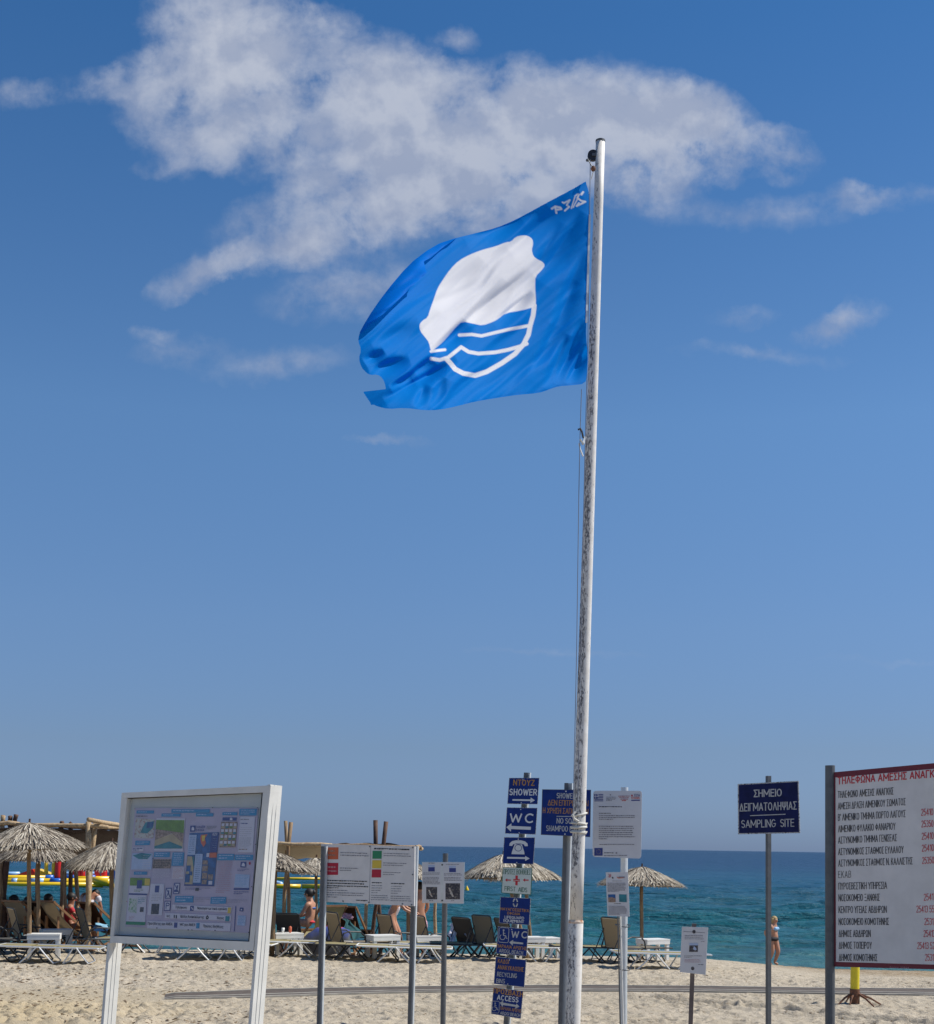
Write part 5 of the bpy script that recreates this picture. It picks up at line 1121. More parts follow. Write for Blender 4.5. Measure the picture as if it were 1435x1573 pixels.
fc = g.mix(A1.outputs['Fac'], (.0005, .20, .66), (.88, .88, .92)); fc = g.mix(g.math('MULTIPLY', A2.outputs['Fac'], .35), fc, (.004, .05, .3))
tr = N(nt, 'ShaderNodeBsdfTranslucent'); mx = N(nt, 'ShaderNodeMixShader'); mx.inputs[0].default_value = .42
g.link(fc, b.inputs['Base Color']); g.link(g.mix(A1.outputs['Fac'], (.0005, .26, .86), (.92, .92, .95)), tr.inputs[0])
g.link(b.outputs[0], mx.inputs[1]); g.link(tr.outputs[0], mx.inputs[2]); g.link(mx.outputs[0], nt.nodes['Material Output'].inputs[0])
M['flag'] = fm; me.materials.append(fm)
fo_ = bpy.data.objects.new('flag_cloth', me); C.link(fo_); fo_.parent = flag; BASE[fo_.name] = hoist_mid
# fly corner folded back over itself
edge_o = [(520, 500), (440, 525), (380, 560), (320, 605), (270, 655), (215, 720), (165, 785), (120, 850), (90, 900), (68, 940)]
edge_i = [(500, 514), (446, 552), (402, 590), (366, 610), (380, 664), (338, 700), (282, 756), (215, 822), (146, 882), (72, 946)]
ns, nt_ = 60, 14; vs = []
for i in range(ns):
    f = i / (ns - 1) * (len(edge_o) - 1); k_ = min(int(f), len(edge_o) - 2); w_ = f - k_
    o_ = Vector(edge_o[k_]).lerp(Vector(edge_o[k_ + 1]), w_); n_ = Vector(edge_i[k_]).lerp(Vector(edge_i[k_ + 1]), w_)
    for j in range(nt_):
        h_ = j / (nt_ - 1); q = o_.lerp(n_, h_); x_, y_ = Zf(q.x, q.y); wd_ = (n_ - o_).length
        Yd = float(flag_depth(np.array([x_]), np.array([y_]))[0]) - .002 - min(wd_ / 100., 1) * .17 * math.sin(min(h_ * 1.6, 1.57)) + .006 * math.sin(f * 5 + h_ * 4) * h_
        vs.append(P(x_, y_, Yd))
mb = MB(); mb.add(vs, [(i * nt_ + j, (i + 1) * nt_ + j, (i + 1) * nt_ + j + 1, i * nt_ + j + 1) for i in range(ns - 1) for j in range(nt_ - 1)])
mb.build('folded_corner', 'flag', flag, smooth=True)
# white hoist tape
mb = MB(); L_ = []; 
for k_ in range(25):
    f = k_ / 24; xa, ya = Zf(1139 - 21 * f, 224 + 670 * f); dt_ = float(flag_depth(np.array([xa]), np.array([ya]))[0]) - .004; a = P(xa, ya, dt_); c_ = P(xa + 3.0, ya, dt_); L_.append((a, c_))
vs = [v for a, c_ in L_ for v in (a, c_, c_ + Vector((0, .004, 0)), a + Vector((0, .004, 0)))]
mb.add(vs, [(i * 4 + k, i * 4 + (k + 1) % 4, i * 4 + 4 + (k + 1) % 4, i * 4 + 4 + k) for i in range(len(L_) - 1) for k in range(4)])
mb.build('hoist_tape', 'ink_white', flag)

# ------------------------------------------------------------------ thatched parasols
def thatch_mesh(name, R, H, seed, n=2600, tm=.5):
    """shaggy cone of straw; apex at z=0, rim at z=-H"""
    rr = random.Random(seed); vs = []; fs = []; tone = []
    def prof(f): return -H * (f ** 1.18) 
    ph = [rr.uniform(0, 6.28) for _ in range(3)]
    def Ra(a): return 1 + .035 * math.sin(2 * a + ph[0]) + .025 * math.sin(5 * a + ph[1]) + .02 * math.sin(9 * a + ph[2])
    for i in range(n):
        a = rr.uniform(0, 2 * math.pi); layer = rr.random(); r0 = R * (layer ** .75) * .86; L = R * rr.uniform(.22, .5); r1 = min(r0 + L, R * rr.uniform(.93, 1.07) * Ra(a))
        da = rr.gauss(0, .05); w = rr.uniform(.006, .014); lift = rr.uniform(.0, .035)
        z0 = prof(r0 / R) + lift * .4; z1 = prof(r1 / R) + lift * (1 + .8 * math.sin(3 * a + ph[1])) - (.06 if r1 > R * .94 else 0) * rr.random()
        c, s = math.cos(a), math.sin(a); c1, s1 = math.cos(a + da), math.sin(a + da); m = len(vs); tx_, ty_ = -s * w, c * w
        zm = (z0 + z1) / 2 + .012 + lift * .3; rm = (r0 + r1) / 2; cm, sm__ = math.cos(a + da * .5), math.sin(a + da * .5)
        vs += [(r0 * c - tx_, r0 * s - ty_, z0), (r0 * c + tx_, r0 * s + ty_, z0), (rm * cm + tx_, rm * sm__ + ty_, zm), (rm * cm - tx_, rm * sm__ - ty_, zm), (r1 * c1 + tx_ * .6, r1 * s1 + ty_ * .6, z1), (r1 * c1 - tx_ * .6, r1 * s1 - ty_ * .6, z1)]
        fs += [(m, m + 1, m + 2, m + 3), (m + 3, m + 2, m + 4, m + 5)]; t_ = min(max(rr.gauss(tm, .30), 0), 1); tone += [t_] * 6
    n2 = 28
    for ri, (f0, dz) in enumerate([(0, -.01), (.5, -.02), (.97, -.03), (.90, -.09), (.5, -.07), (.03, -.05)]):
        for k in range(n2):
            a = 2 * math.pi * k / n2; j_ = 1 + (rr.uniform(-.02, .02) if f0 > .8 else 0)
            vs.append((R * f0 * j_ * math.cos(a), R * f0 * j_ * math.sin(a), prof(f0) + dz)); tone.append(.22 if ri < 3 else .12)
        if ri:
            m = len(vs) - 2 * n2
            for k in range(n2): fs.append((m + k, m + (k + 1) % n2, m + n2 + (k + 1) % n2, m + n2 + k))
    me = bpy.data.meshes.new(name); me.from_pydata(vs, [], fs); me.update(); at = me.attributes.new('tone', 'FLOAT', 'POINT'); at.data.foreach_set('value', tone); me.materials.append(M['thatch']); return me
def parasol(px, apex_y, rim_px, rim_y, Y, label, tilt=(0, 0), seed=1, pole_r=.04, base_y=None, pole_px=None):
    A = P(px, apex_y, Y); R = rim_px / F * Y; H = (rim_y - apex_y) / F * Y
    gp = on_ground(pole_px if pole_px else px, Y); A.x = A.x if not pole_px else A.x
    t_ = thing('thatched_parasol', label, 'parasol', gp, 'thatched parasols along the beach')
    me = thatch_mesh('thatch', R, H, seed, 2600 if rim_px > 60 else 1900, {1: .46, 2: .30, 3: .44, 4: .36, 5: .62, 6: .52, 7: .62, 8: .5, 9: .52}[seed]); o = bpy.data.objects.new('thatch', me); C.link(o); o.parent = t_
    o.location = A - gp; o.rotation_euler = (tilt[0], tilt[1], random.uniform(0, 6)); o['kind'] = 'stuff'
    base_ = Vector((gp.x, gp.y, gp.z - .2)); top = Vector((A.x, A.y, A.z - .06))
    MB().tube([base_, base_.lerp(top, .3) + Vector((.008, 0, 0)), base_.lerp(top, .7) - Vector((.006, 0, 0)), top], [pole_r * 1.06, pole_r, pole_r * .97, pole_r * .9], 10).build('pole', 'wood', t_, smooth=True)
    MB().tube([top + Vector((0, 0, .03)), top + Vector((.01, 0, .14))], .02, 7).build('finial', 'wood_dark', t_)
    mb_ = MB()
    for k in range(6):
        a = k * math.pi / 3 + .3; f_ = .82; mb_.tube([A + Vector((0, 0, -.10)), A + Vector((R * f_ * math.cos(a), R * f_ * math.sin(a), -H * f_ ** 1.18 - .10))], .014, 5)
    mb_.build('rib_frame', 'wood', t_)
    return t_
parasol(45, 1264, 88, 1303, 26.5, 'thatched parasol at the far left, nearest and largest, with bare wooden pole', (.02, .03), 1, .043)
parasol(59, 1290, 66, 1320, 30.5, 'thatched parasol tucked just behind the nearest one at the far left', (.0, .0), 2, .045)
parasol(172, 1293, 76, 1332, 28.5, 'thatched parasol half hidden behind the left edge of the notice board', (-.02, -.02), 3, .05)
parasol(424, 1310, 68, 1335, 28.0, 'thatched parasol emerging behind the right post of the notice board', (.0, .05), 4, .05, pole_px=417)
parasol(486, 1318, 40, 1340, 33.0, 'paler thatched parasol behind the left end of the rules board', (0, 0), 5, .04)
parasol(628, 1322, 44, 1348, 32.5, 'thatched parasol mostly hidden by the rules board', (0, 0), 6, .04)
parasol(773, 1313, 66, 1348, 28.5, 'thatched parasol behind the telephone plate of the signpost', (.02, .03), 7, .042, pole_px=815)
parasol(806, 1322, 58, 1350, 31.0, 'thatched parasol overlapped at its left by another, beside the flagpole', (0, .04), 8, .042, pole_px=818)
parasol(986, 1332, 66, 1359, 31.0, 'lone thatched parasol at the right end of the row, beside white table', (.0, .03), 9, .042)

# ------------------------------------------------------------------ pergolas of rough poles
def log(a, b_, r, name, m_, par, n=7, seg=6):
    pts = []
    for i in range(seg + 1):
        q = Vector(a).lerp(Vector(b_), i / seg)
        if 0 < i < seg: q += Vector((random.uniform(-.4, .4) * r, random.uniform(-.4, .4) * r, random.uniform(-.4, .4) * r))
        pts.append(q)
    return MB().tube(pts, [r * random.uniform(.88, 1.08) for _ in pts], n, wob=.12).build(name, m_, par, smooth=True)
def leg(px0, y0, px1, Y, r, par, m_='wood', Y1=None):
    g_ = on_ground(px1, Y1 or Y); return log(g_ - Vector((0, 0, .2)), P(px0, y0, Y), r * .85, 'leg', m_, par)
YA = 33.0
pa = thing('beach_pergola', 'rough log pergola with dark brown shade netting behind the left parasols', 'pergola', on_ground(60, YA))
log(P(-70, 1262, YA - 1.5), P(30, 1266, YA - 1.6), .055, 'beam', 'wood_pale', pa); log(P(26, 1266.5, YA - 1.62), P(166, 1270.5, YA - 1.8), .05, 'beam', 'wood_pale', pa)
log(P(60, 1268, YA + .1), P(150, 1271, YA + .1), .06, 'beam', 'wood_pale', pa); log(P(136, 1259, YA - 2.4), P(262, 1280, YA + 2.5), .055, 'beam', 'wood_pale', pa); log(P(146, 1272, YA - 1.2), P(255, 1276, YA + 2.0), .06, 'beam', 'wood_pale', pa)
for x_, y_, m_ in [(5, 1253, 'wood_pale'), (16, 1254, 'wood_dark'), (23, 1251.5, 'wood_dark'), (95, 1262, 'wood_dark'), (110, 1264, 'wood_dark')]:
    log(P(x_ + (2 if x_ == 23 else 0), y_, YA - 1.2), P(x_ - 1, 1275, YA - 1.2), .055, 'pole_stub', m_, pa)
for x0, y0, x1, yy_, r_, m_ in [(10, 1272, 5, 31.6, .11, 'wood_dark'), (2, 1272, -3, 31.5, .09, 'wood'), (62, 1275, 53, 31.2, .075, 'wood'), (98, 1320, 101, 32.6, .06, 'wood'), (100, 1275, 92, 32.2, .065, 'wood'), (111, 1275, 106, 33, .06, 'wood_dark'), (116, 1275, 121, 32.6, .06, 'wood'), (136, 1262, 134, 31.2, .08, 'wood_pale'), (147, 1262, 127, 31.4, .065, 'wood_pale')]:
    leg(x0, y0, x1, yy_, r_, pa, m_)
def sheet(pts, name, m_, par, sag=.12, th=.02, nu=14, nv=8):
    a, b_, c_, d_ = [Vector(p) for p in pts]; vs = []; 
    for i in range(nu + 1):
        for j in range(nv + 1):
            u_, v_ = i / nu, j / nv; q = a.lerp(b_, u_).lerp(d_.lerp(c_, u_), v_); q.z -= sag * math.sin(math.pi * u_) * math.sin(math.pi * v_) + .02 * math.sin(u_ * 23 + v_ * 5); vs.append(q)
    n_ = len(vs); w_ = nv + 1; mb = MB(); fs = [(i * w_ + j, (i + 1) * w_ + j, (i + 1) * w_ + j + 1, i * w_ + j + 1) for i in range(nu) for j in range(nv)]
    mb.add(vs + [v - Vector((0, 0, th)) for v in vs], fs + [tuple(k + n_ for k in f[::-1]) for f in fs] + [(i * w_, i * w_ + n_, (i + 1) * w_ + n_, (i + 1) * w_) for i in range(nu)] + [(i * w_ + nv, (i + 1) * w_ + nv, (i + 1) * w_ + nv + n_, i * w_ + nv + n_) for i in range(nu)])
    return mb.build(name, m_, par, smooth=True)
sheet([P(-80, 1270, YA - 1.6), P(138, 1274, YA - 1.75), P(132, 1318, YA + 3.4), P(-80, 1318, YA + 3.4)], 'shade_net', 'brown_net', pa)
sheet([P(139, 1272, YA - 1.6), P(215, 1279, YA - .2), P(205, 1316, YA + 3.4), P(134, 1314, YA + 3.4)], 'shade_net', 'brown_net', pa)
YB = 35.0
pc = thing('beach_pergola', 'log pergola with pale reed mat roof behind the rules board, crossed pole tips above', 'pergola', on_ground(500, YB))
log(P(395, 1293.5, YB - 1.5), P(510, 1299, YB - 1.5), .055, 'beam', 'wood_pale', pc); log(P(470, 1297, YB - 1.3), P(648, 1302, YB - 1.3), .055, 'beam', 'wood', pc); log(P(640, 1301, YB - 2), P(648, 1304, YB + 1.8), .055, 'beam', 'wood_pale', pc)
sheet([P(380, 1297, YB - 1.4), P(495, 1299, YB - 1.4), P(495, 1318, YB + 3), P(380, 1318, YB + 3)], 'reed_roof', 'reed', pc, .1)
sheet([P(470, 1296, YB - 1.2), P(594, 1295.5, YB - 1.2), P(640, 1302, YB + 2), P(470, 1302, YB + 2)], 'shade_net', 'brown_net', pc, .05)
for x0, y0, x1, yy_, r_, m_ in [(447, 1263, 430, 33.6, .06, 'wood'), (439, 1261, 447, 34.4, .055, 'wood'), (577, 1260, 585, 34.6, .065, 'wood_dark'), (593.5, 1262, 568, 33.8, .065, 'wood_dark'), (562, 1300, 562, 33, .055, 'wood_pale'), (669.5, 1330, 669, 33.5, .05, 'wood_pale'), (417, 1375, 416, 32, .06, 'wood'), (628, 1300, 627, 33.2, .045, 'wood')]:
    leg(x0, y0, x1, yy_, r_, pc, m_)

# ------------------------------------------------------------------ loungers, tables, deckchairs
def lounger_proto(fab, back, arms=False, frame='frame_dark', L=1.88, back_len=.61, towel=None):
    """along +Y: head at y=0, foot at y=L; back = angle of the backrest above the seat (degrees)"""
    t_ = thing('sun_lounger', 'x', 'sun lounger'); W_ = .31; h = .31; hinge = .62
    for s_ in (-1, 1): MB().tube([(s_ * W_, hinge - .45 if back < 5 else hinge - .1, h), (s_ * W_, L - .03, h - .02), (s_ * (W_ - .02), L, h - .03)], .016, 7).build('side_rail', frame, t_, local=True)
    MB().tube([(-W_, L, h - .03), (W_, L, h - .03)], .015, 6).build('cross_rail', frame, t_, local=True)
    def leg_(y0, y1):
        MB().tube([(-W_ - .01, y0, h - .01), (-W_ - .015, (y0 * .45 + y1 * .55), h * .42), (-W_ - .01, y1, .01), (-W_ + .06, y1, .005), (W_ - .06, y1, .005), (W_ + .01, y1, .01), (W_ + .015, (y0 * .45 + y1 * .55), h * .42), (W_ + .01, y0, h - .01)], .015, 7).build('leg', frame, t_, local=True)
    leg_(hinge + .10, hinge - .20); leg_(hinge + .16, hinge + .42); leg_(L - .48, L - .66); leg_(L - .42, L - .2)
    def fabric(y0, z0, y1, z1, name, nsg=8):
        mb = MB(); vs = []
        dy, dz = y1 - y0, z1 - z0; l_ = math.hypot(dy, dz); ny, nz = -dz / l_, dy / l_
        for i in range(nsg + 1):
            f = i / nsg
            for j in range(5):
                u_ = j / 4 * 2 - 1; sg = -.022 * (1 - u_ * u_) * math.sin(math.pi * f)
                vs.append((u_ * (W_ - .01), y0 + dy * f + ny * sg, z0 + dz * f + nz * sg))
        m_ = len(vs); fs = [(i * 5 + j, i * 5 + j + 1, (i + 1) * 5 + j + 1, (i + 1) * 5 + j) for i in range(nsg) for j in range(4)]
        mb.add(vs + [(x, y - ny * .006, z - nz * .006) for x, y, z in vs], fs + [tuple(k + m_ for k in f[::-1]) for f in fs])
        return mb.build(name, fab, t_, smooth=True, local=True)
    fabric(hinge, h, L - .02, h - .02, 'seat_sling')
    a_ = math.radians(back); by_, bz_ = hinge - math.cos(a_) * back_len, h + math.sin(a_) * back_len
    bo = fabric(hinge - .01, h + .005, by_, bz_, 'back_sling')
    MB().tube([(-W_, hinge, h), (-W_, by_, bz_), (-W_ + .05, by_ - .02 * math.cos(a_), bz_ + .02 * math.sin(a_)), (W_ - .05, by_ - .02 * math.cos(a_), bz_ + .02 * math.sin(a_)), (W_, by_, bz_), (W_, hinge, h)], .015, 7).build('back_frame', frame, t_, local=True)
    if back > 5: 
        for s_ in (-1, 1): MB().tube([(s_ * (W_ - .03), hinge - math.cos(a_) * .4, h + math.sin(a_) * .4), (s_ * (W_ - .03), hinge - .42, .05)], .011, 5).build('back_strut', frame, t_, local=True)
    if arms:
        for s_ in (-1, 1): MB().tube([(s_ * (W_ + .03), hinge - .1, h), (s_ * (W_ + .04), hinge - .02, h + .2), (s_ * (W_ + .04), hinge + .1, h + .235), (s_ * (W_ + .04), hinge + .36, h + .22), (s_ * (W_ + .03), hinge + .46, h + .14), (s_ * (W_ + .02), hinge + .5, h - .02)], .016, 7).build('armrest', frame, t_, local=True)
    if towel:
        mb = MB(); vs = []; ny, nz = -math.sin(a_), -math.cos(a_)
        P_ = [(hinge + .5, h + .02), (hinge + .02, h + .03), (by_ + .03, bz_ + .0), (by_ - .03, bz_ + .03), (by_ - .06, bz_ - .0), (by_ - .02, bz_ - .25)]
        for i, (y_, z_) in enumerate(P_):
            for j in range(7): vs.append(((j / 6 * 2 - 1) * (W_ + .05), y_ + .02 * math.sin(j * 2.2 + i), z_ + .012 * math.cos(j * 1.7 + i)))
        mb.add(vs, [(i * 7 + j, i * 7 + j + 1, (i + 1) * 7 + j + 1, (i + 1) * 7 + j) for i in range(len(P_) - 1) for j in range(6)]); return t_, mb
    return t_, None
_protos = {}
def place_l(px, Y, rot, label, kind='olive', back=74, arms=True, grp='sun loungers along the beach'):
    """px: picture column of the lounger's middle; rot: heading of its foot end, degrees clockwise from straight out to sea"""
    key = (kind, back, arms)
    new = key not in _protos
    if new:
        fab, fr_ = {'olive': ('sling_olive', 'frame_dark'), 'dark': ('sling_dark', 'frame_dark'), 'beige': ('sling_beige', 'alu'), 'white': ('sling_beige', 'plastic'), 'beiged': ('sling_beige', 'frame_dark')}[kind]
        o, _ = lounger_proto(fab, back, arms, fr_); _protos[key] = o
    else: o = copy_tree(_protos[key])
    g_ = on_ground(px, Y); a_ = R_(-rot); ox, oy = -math.sin(a_) * .94, math.cos(a_) * .94
    o.location = (g_.x - ox, g_.y - oy, ground(g_.x, g_.y) + .005); o.rotation_euler = (0, 0, a_); tag(o, label, 'sun lounger', grp); return o
# x is the middle of the lounger
place_l(80, 25.6, 86, 'beige flat sun lounger with silver legs lying across the front at far left', 'beige', 1, False)
place_l(103, 29.0, 84, 'beige flat sun lounger with silver legs behind the stacked white tables at left', 'beige', 1, False)
place_l(15, 25.8, 88, 'beige flat lounger cut by the left picture edge', 'beiged', 1, False)
place_l(52, 28.4, 58, 'olive backed lounger with armrests left of the nearest parasol pole', 'olive', 74, True)
place_l(8, 27.2, 52, 'dark backed lounger standing at the extreme left edge', 'dark', 66, True)
place_l(158, 28.0, 60, 'olive backed lounger with armrests beside the notice board left edge', 'olive', 74, True)
place_l(220, 28.3, 84, 'beige flat lounger seen under the left part of the notice board', 'beige', 1, False)
place_l(315, 26.8, 84, 'beige flat lounger seen under the middle of the notice board', 'beige', 1, False)
place_l(352, 27.4, 96, 'white legged flat lounger seen under the right part of the notice board', 'white', 1, False)
place_l(425, 28.8, 70, 'dark framed lounger with armrests just right of the notice board post', 'dark', 8, True)
place_l(455, 29.5, 22, 'dark backed lounger turned squarely away behind the white table', 'dark', 78, False)
place_l(470, 27.9, 88, 'white legged flat lounger in front of the seated woman', 'white', 1, False)
place_l(540, 28.0, 60, 'olive backed lounger with armrests under the left half of the rules board', 'olive', 76, True)
place_l(556, 27.3, 88, 'beige flat lounger with dark legs in front under the rules board', 'beiged', 1, False)
place_l(622, 27.0, 90, 'white legged flat lounger in front, below the right end of the rules board', 'white', 1, False)
place_l(618, 29.2, 58, 'olive backed lounger beside the standing woman in the swimsuit', 'olive', 76, True)
place_l(670, 30.0, 60, 'olive backed lounger beside the standing man', 'olive', 76, True)
place_l(655, 28.9, 86, 'white legged flat lounger beside the white table behind the rules board post', 'white', 1, False)
place_l(735, 30.0, 50, 'dark backed lounger draped with a pale towel', 'dark', 70, False)
place_l(730, 28.6, 88, 'beige flat lounger with dark legs right of the double notice post', 'beiged', 1, False)
place_l(765, 28.6, 52, 'olive backed lounger just left of the direction signpost', 'olive', 76, True)
place_l(800, 30.6, 62, 'olive backed lounger mostly hidden behind the direction signpost', 'olive', 70, False)
place_l(815, 27.6, 88, 'white flat lounger running behind the direction signpost', 'white', 1, False)
place_l(918, 27.8, 84, 'dark framed flat lounger right of the flagpole foot', 'beiged', 1, False)
place_l(965, 27.6, 55, 'olive backed lounger with armrests behind the strapped notice', 'olive', 76, True)
place_l(1015, 26.4, 84, 'silver legged flat lounger at the right end of the row', 'beige', 1, False)
_tp = None
def place_t(px, Y, rot, label, h=.48, w=.62, d_=.42):
    global _tp
    if _tp is None:
        _tp = thing('side_table', 'x', 'table')
        MB().box(-w / 2, w / 2, -d_ / 2, d_ / 2, h - .03, h).build('table_top', 'plastic', _tp, local=True)
        mb = MB(); mb.box(-w / 2 + .003, w / 2 - .003, -d_ / 2 + .003, -d_ / 2 + .018, h - .11, h - .031); mb.box(-w / 2 + .003, w / 2 - .003, d_ / 2 - .018, d_ / 2 - .003, h - .11, h - .031); mb.box(-w / 2 + .003, -w / 2 + .018, -d_ / 2 + .019, d_ / 2 - .019, h - .11, h - .031); mb.box(w / 2 - .018, w / 2 - .003, -d_ / 2 + .019, d_ / 2 - .019, h - .11, h - .031)
        mb.build('apron', 'plastic', _tp, local=True)
        for sx in (-1, 1):
            for sy in (-1, 1):
                x_, y_ = sx * (w / 2 - .05), sy * (d_ / 2 - .05)
                MB().boxf((x_ - .035, y_ - .035, 0), (.07, 0, 0), (0, .07, 0), (0, 0, h - .032)).build('leg', 'plastic', _tp, local=True)
        o = _tp
    else: o = copy_tree(_tp)
    g_ = on_ground(px, Y); o.location = g_; o.rotation_euler = (0, 0, R_(rot)); tag(o, label, 'table', 'white plastic side tables'); return o
place_t(86, 28.2, 28, 'white plastic table between loungers behind the near left parasol pole')
place_t(68, 26.6, 12, 'low white plastic table standing at the foot of the near left parasol')
place_t(440, 28.4, 28, 'white plastic table left of the seated woman with small things on it')
place_t(588, 27.8, 30, 'white plastic table under the middle of the rules board')
place_t(652, 29.6, 30, 'white plastic table behind the right post of the rules board')
place_t(812, 28.9, 20, 'white plastic table nearest the direction signpost on its right')
place_t(836, 30.2, 26, 'white plastic table between signpost and flagpole, farther back')
place_t(1003, 29.4, 30, 'white plastic table beside the lone parasol at the right')
def deckchair(px, Y, rot, fab, label, frame='wood_chair', fab_open=True):
    t_ = thing('deckchair', label, 'deckchair', (0, 0, 0), 'wooden deckchairs in the row nearest the sea')
    W_ = .29
    for s_ in (-1, 1):
        MB().boxf((s_ * W_ - .015, -.35, 1.0), (.03, 0, 0), (0, .045, .02), (0, 1.15, -.95)).build('back_rail', frame, t_, local=True)
        MB().boxf((s_ * (W_ - .045) - .015, -.38, .02), (.03, 0, 0), (0, .02, .045), (0, 1.1, .40)).build('seat_rail', frame, t_, local=True)
        MB().boxf((s_ * (W_ - .08) - .012, -.22, .10), (.024, 0, 0), (0, .04, 0), (0, .02, .62)).build('prop', frame, t_, local=True)
    for y_, z_ in ((-.34, 1.0), (.70, .46), (-.36, .04), (.78, .06)): MB().boxf((-W_, y_, z_), (2 * W_, 0, 0), (0, .04, 0), (0, 0, .04)).build('cross_bar', frame, t_, local=True)
    mb = MB(); vs = []
    for i in range(13):
        f = i / 12; y_ = -.32 + 1.06 * f; z_ = 1.02 - .56 * f - .34 * math.sin(math.pi * f) ** .9
        for j in range(3): vs.append(((j - 1) * (W_ - .03), y_, z_))
    m_ = len(vs); fs = [(i * 3 + j, i * 3 + j + 1, (i + 1) * 3 + j + 1, (i + 1) * 3 + j) for i in range(12) for j in range(2)]
    mb.add(vs + [(x, y, z - .006) for x, y, z in vs], fs + [tuple(k + m_ for k in f[::-1]) for f in fs]); mb.build('canvas', fab, t_, smooth=True, local=True)
    g_ = on_ground(px, Y); t_.location = g_; t_.rotation_euler = (0, 0, R_(-rot)); t_.scale = (1.15, 1.15, 1.12); return t_
deckchair(37, 31.2, 30, 'sling_olive', 'wooden deckchair with olive canvas behind the leftmost loungers')
deckchair(68, 31.4, 22, 'canvas_brown', 'wooden deckchair with dark canvas holding the person in black')
deckchair(92, 31.0, 40, 'sling_olive', 'wooden deckchair with pale olive canvas right of the person in black')
deckchair(152, 31.6, 38, 'canvas_brown', 'wooden deckchair with dark canvas next to the notice board edge')
deckchair(534, 31.5, 15, 'canvas_brown', 'wooden deckchair with green towel under the rules board')
deckchair(8, 32.0, 20, 'canvas_brown', 'dark wooden deckchair at the extreme left of the sea row')
deckchair(500, 31.0, -35, 'sling_beige', 'pale canvas deckchair just left of the rules board post')

# towels and small things
def cloth(pts, name, m_, label, cat, th=.012, nu=10, nv=10, wob=.02, group=None):
    a, b_, c_, d_ = [Vector(p) for p in pts]; vs = []
    for i in range(nu + 1):
        for j in range(nv + 1):
            u_, v_ = i / nu, j / nv; q = a.lerp(b_, u_).lerp(d_.lerp(c_, u_), v_); q += Vector((wob * math.sin(v_ * 9 + u_ * 3), wob * math.sin(u_ * 11 + v_ * 4), wob * .5 * math.sin(u_ * 7 + v_ * 8))); vs.append(q)
    n_ = len(vs); w_ = nv + 1; fs = [(i * w_ + j, (i + 1) * w_ + j, (i + 1) * w_ + j + 1, i * w_ + j + 1) for i in range(nu) for j in range(nv)]
    mb = MB(); mb.add(vs + [v + Vector((0, th, 0)) for v in vs], fs + [tuple(k + n_ for k in f[::-1]) for f in fs]); o = mb.build(name, m_, None, smooth=True); return tag(o, label, cat, group)
cloth([P(523, 1402.5, 31.1), P(541, 1403.5, 31.1), P(543, 1413, 31.05), P(523, 1411, 31.05)], 'towel', 'cloth_plaid', 'pale checked towel hung over the top of a deckchair', 'towel')
cloth([P(526, 1412, 31.0), P(538, 1413, 31.0), P(562, 1441, 29.9), P(536, 1443, 29.9)], 'towel', 'towel_green', 'dark green towel spread along the deckchair under the rules board', 'towel', wob=.05)
cloth([P(691, 1421, 30.3), P(698, 1414, 30.25), P(702, 1446, 29.7), P(688, 1449, 29.7)], 'towel', 'cloth_white', 'pale towel hanging on the left side of the dark lounger', 'towel', wob=.03)
cloth([P(717, 1417, 30.3), P(721, 1424, 30.25), P(733, 1446, 29.7), P(712, 1436, 29.7)], 'towel', 'cloth_white', 'pale towel hanging on the right side of the dark lounger', 'towel', wob=.03)
cloth([P(146, 1418, 29.6), P(166, 1420, 29.6), P(166, 1431, 28.6), P(143, 1430, 28.6)], 'towel', 'towel_blue', 'light blue towel on the lounger beside the notice board', 'towel')
cloth([P(870, 1452, 29), P(893, 1456, 29), P(893, 1462, 28.5), P(868, 1459, 28.5)], 'towel', 'cloth_white', 'small white towel end showing right of the flagpole', 'towel')
# patterned beach wrap over a beanbag lounger
bbm = bpy.data.materials.new('patterned wrap'); bbm.use_nodes = True; nt = bbm.node_tree; g = G(nt); b = nt.nodes['Principled BSDF']; b.inputs['Roughness'].default_value = .9
t = N(nt, 'ShaderNodeTexCoord'); z_ = g.sep(t.outputs['Object'])[2]; f_ = g.math('ADD', z_, g.math('MULTIPLY', g.math('SUBTRACT', g.noise(t.outputs['Object'], 5, 4, .6), .5), .35))
g.link(g.ramp(g.mapr(f_, .4, .95), [(0, (.08, .08, .085)), (.22, (.03, .05, .18)), (.38, (.05, .08, .30)), (.46, (.50, .04, .03)), (.62, (.45, .06, .05)), (.7, (.62, .50, .05)), (.86, (.36, .36, .04)), (1, (.66, .52, .06))]), b.inputs['Base Color'])
g_ = on_ground(484, 29.2)
mb = MB(); vs = []; nu, nv = 20, 10
for i in range(nu + 1):
    u_ = i / nu
    for j in range(nv + 1):
        v_ = j / nv; a_ = v_ * math.pi; x_ = -.42 + 1.15 * u_; top = .18 + .70 * math.sin(min(u_ * 1.9, 1.75)) * (1 - .45 * u_); r_ = .36
        vs.append(g_ + Vector((x_ + .02 * math.sin(j * 2), r_ * -math.cos(a_), .02 + top * math.sin(a_) ** .55 + .012 * math.sin(i * 1.9 + j))))
mb.add(vs, [(i * (nv + 1) + j, (i + 1) * (nv + 1) + j, (i + 1) * (nv + 1) + j + 1, i * (nv + 1) + j + 1) for i in range(nu) for j in range(nv)] + [tuple(range(nv + 1)), tuple(nu * (nv + 1) + k for k in range(nv + 1))[::-1]])
o = mb.build('beanbag', bbm, None, smooth=True); o.data.transform(Matrix.Translation(-g_)); o.location = g_; tag(o, 'dark beanbag seat covered with a yellow, red and blue patterned wrap', 'beanbag')
gt = on_ground(440, 28.4); zt = gt.z + .48
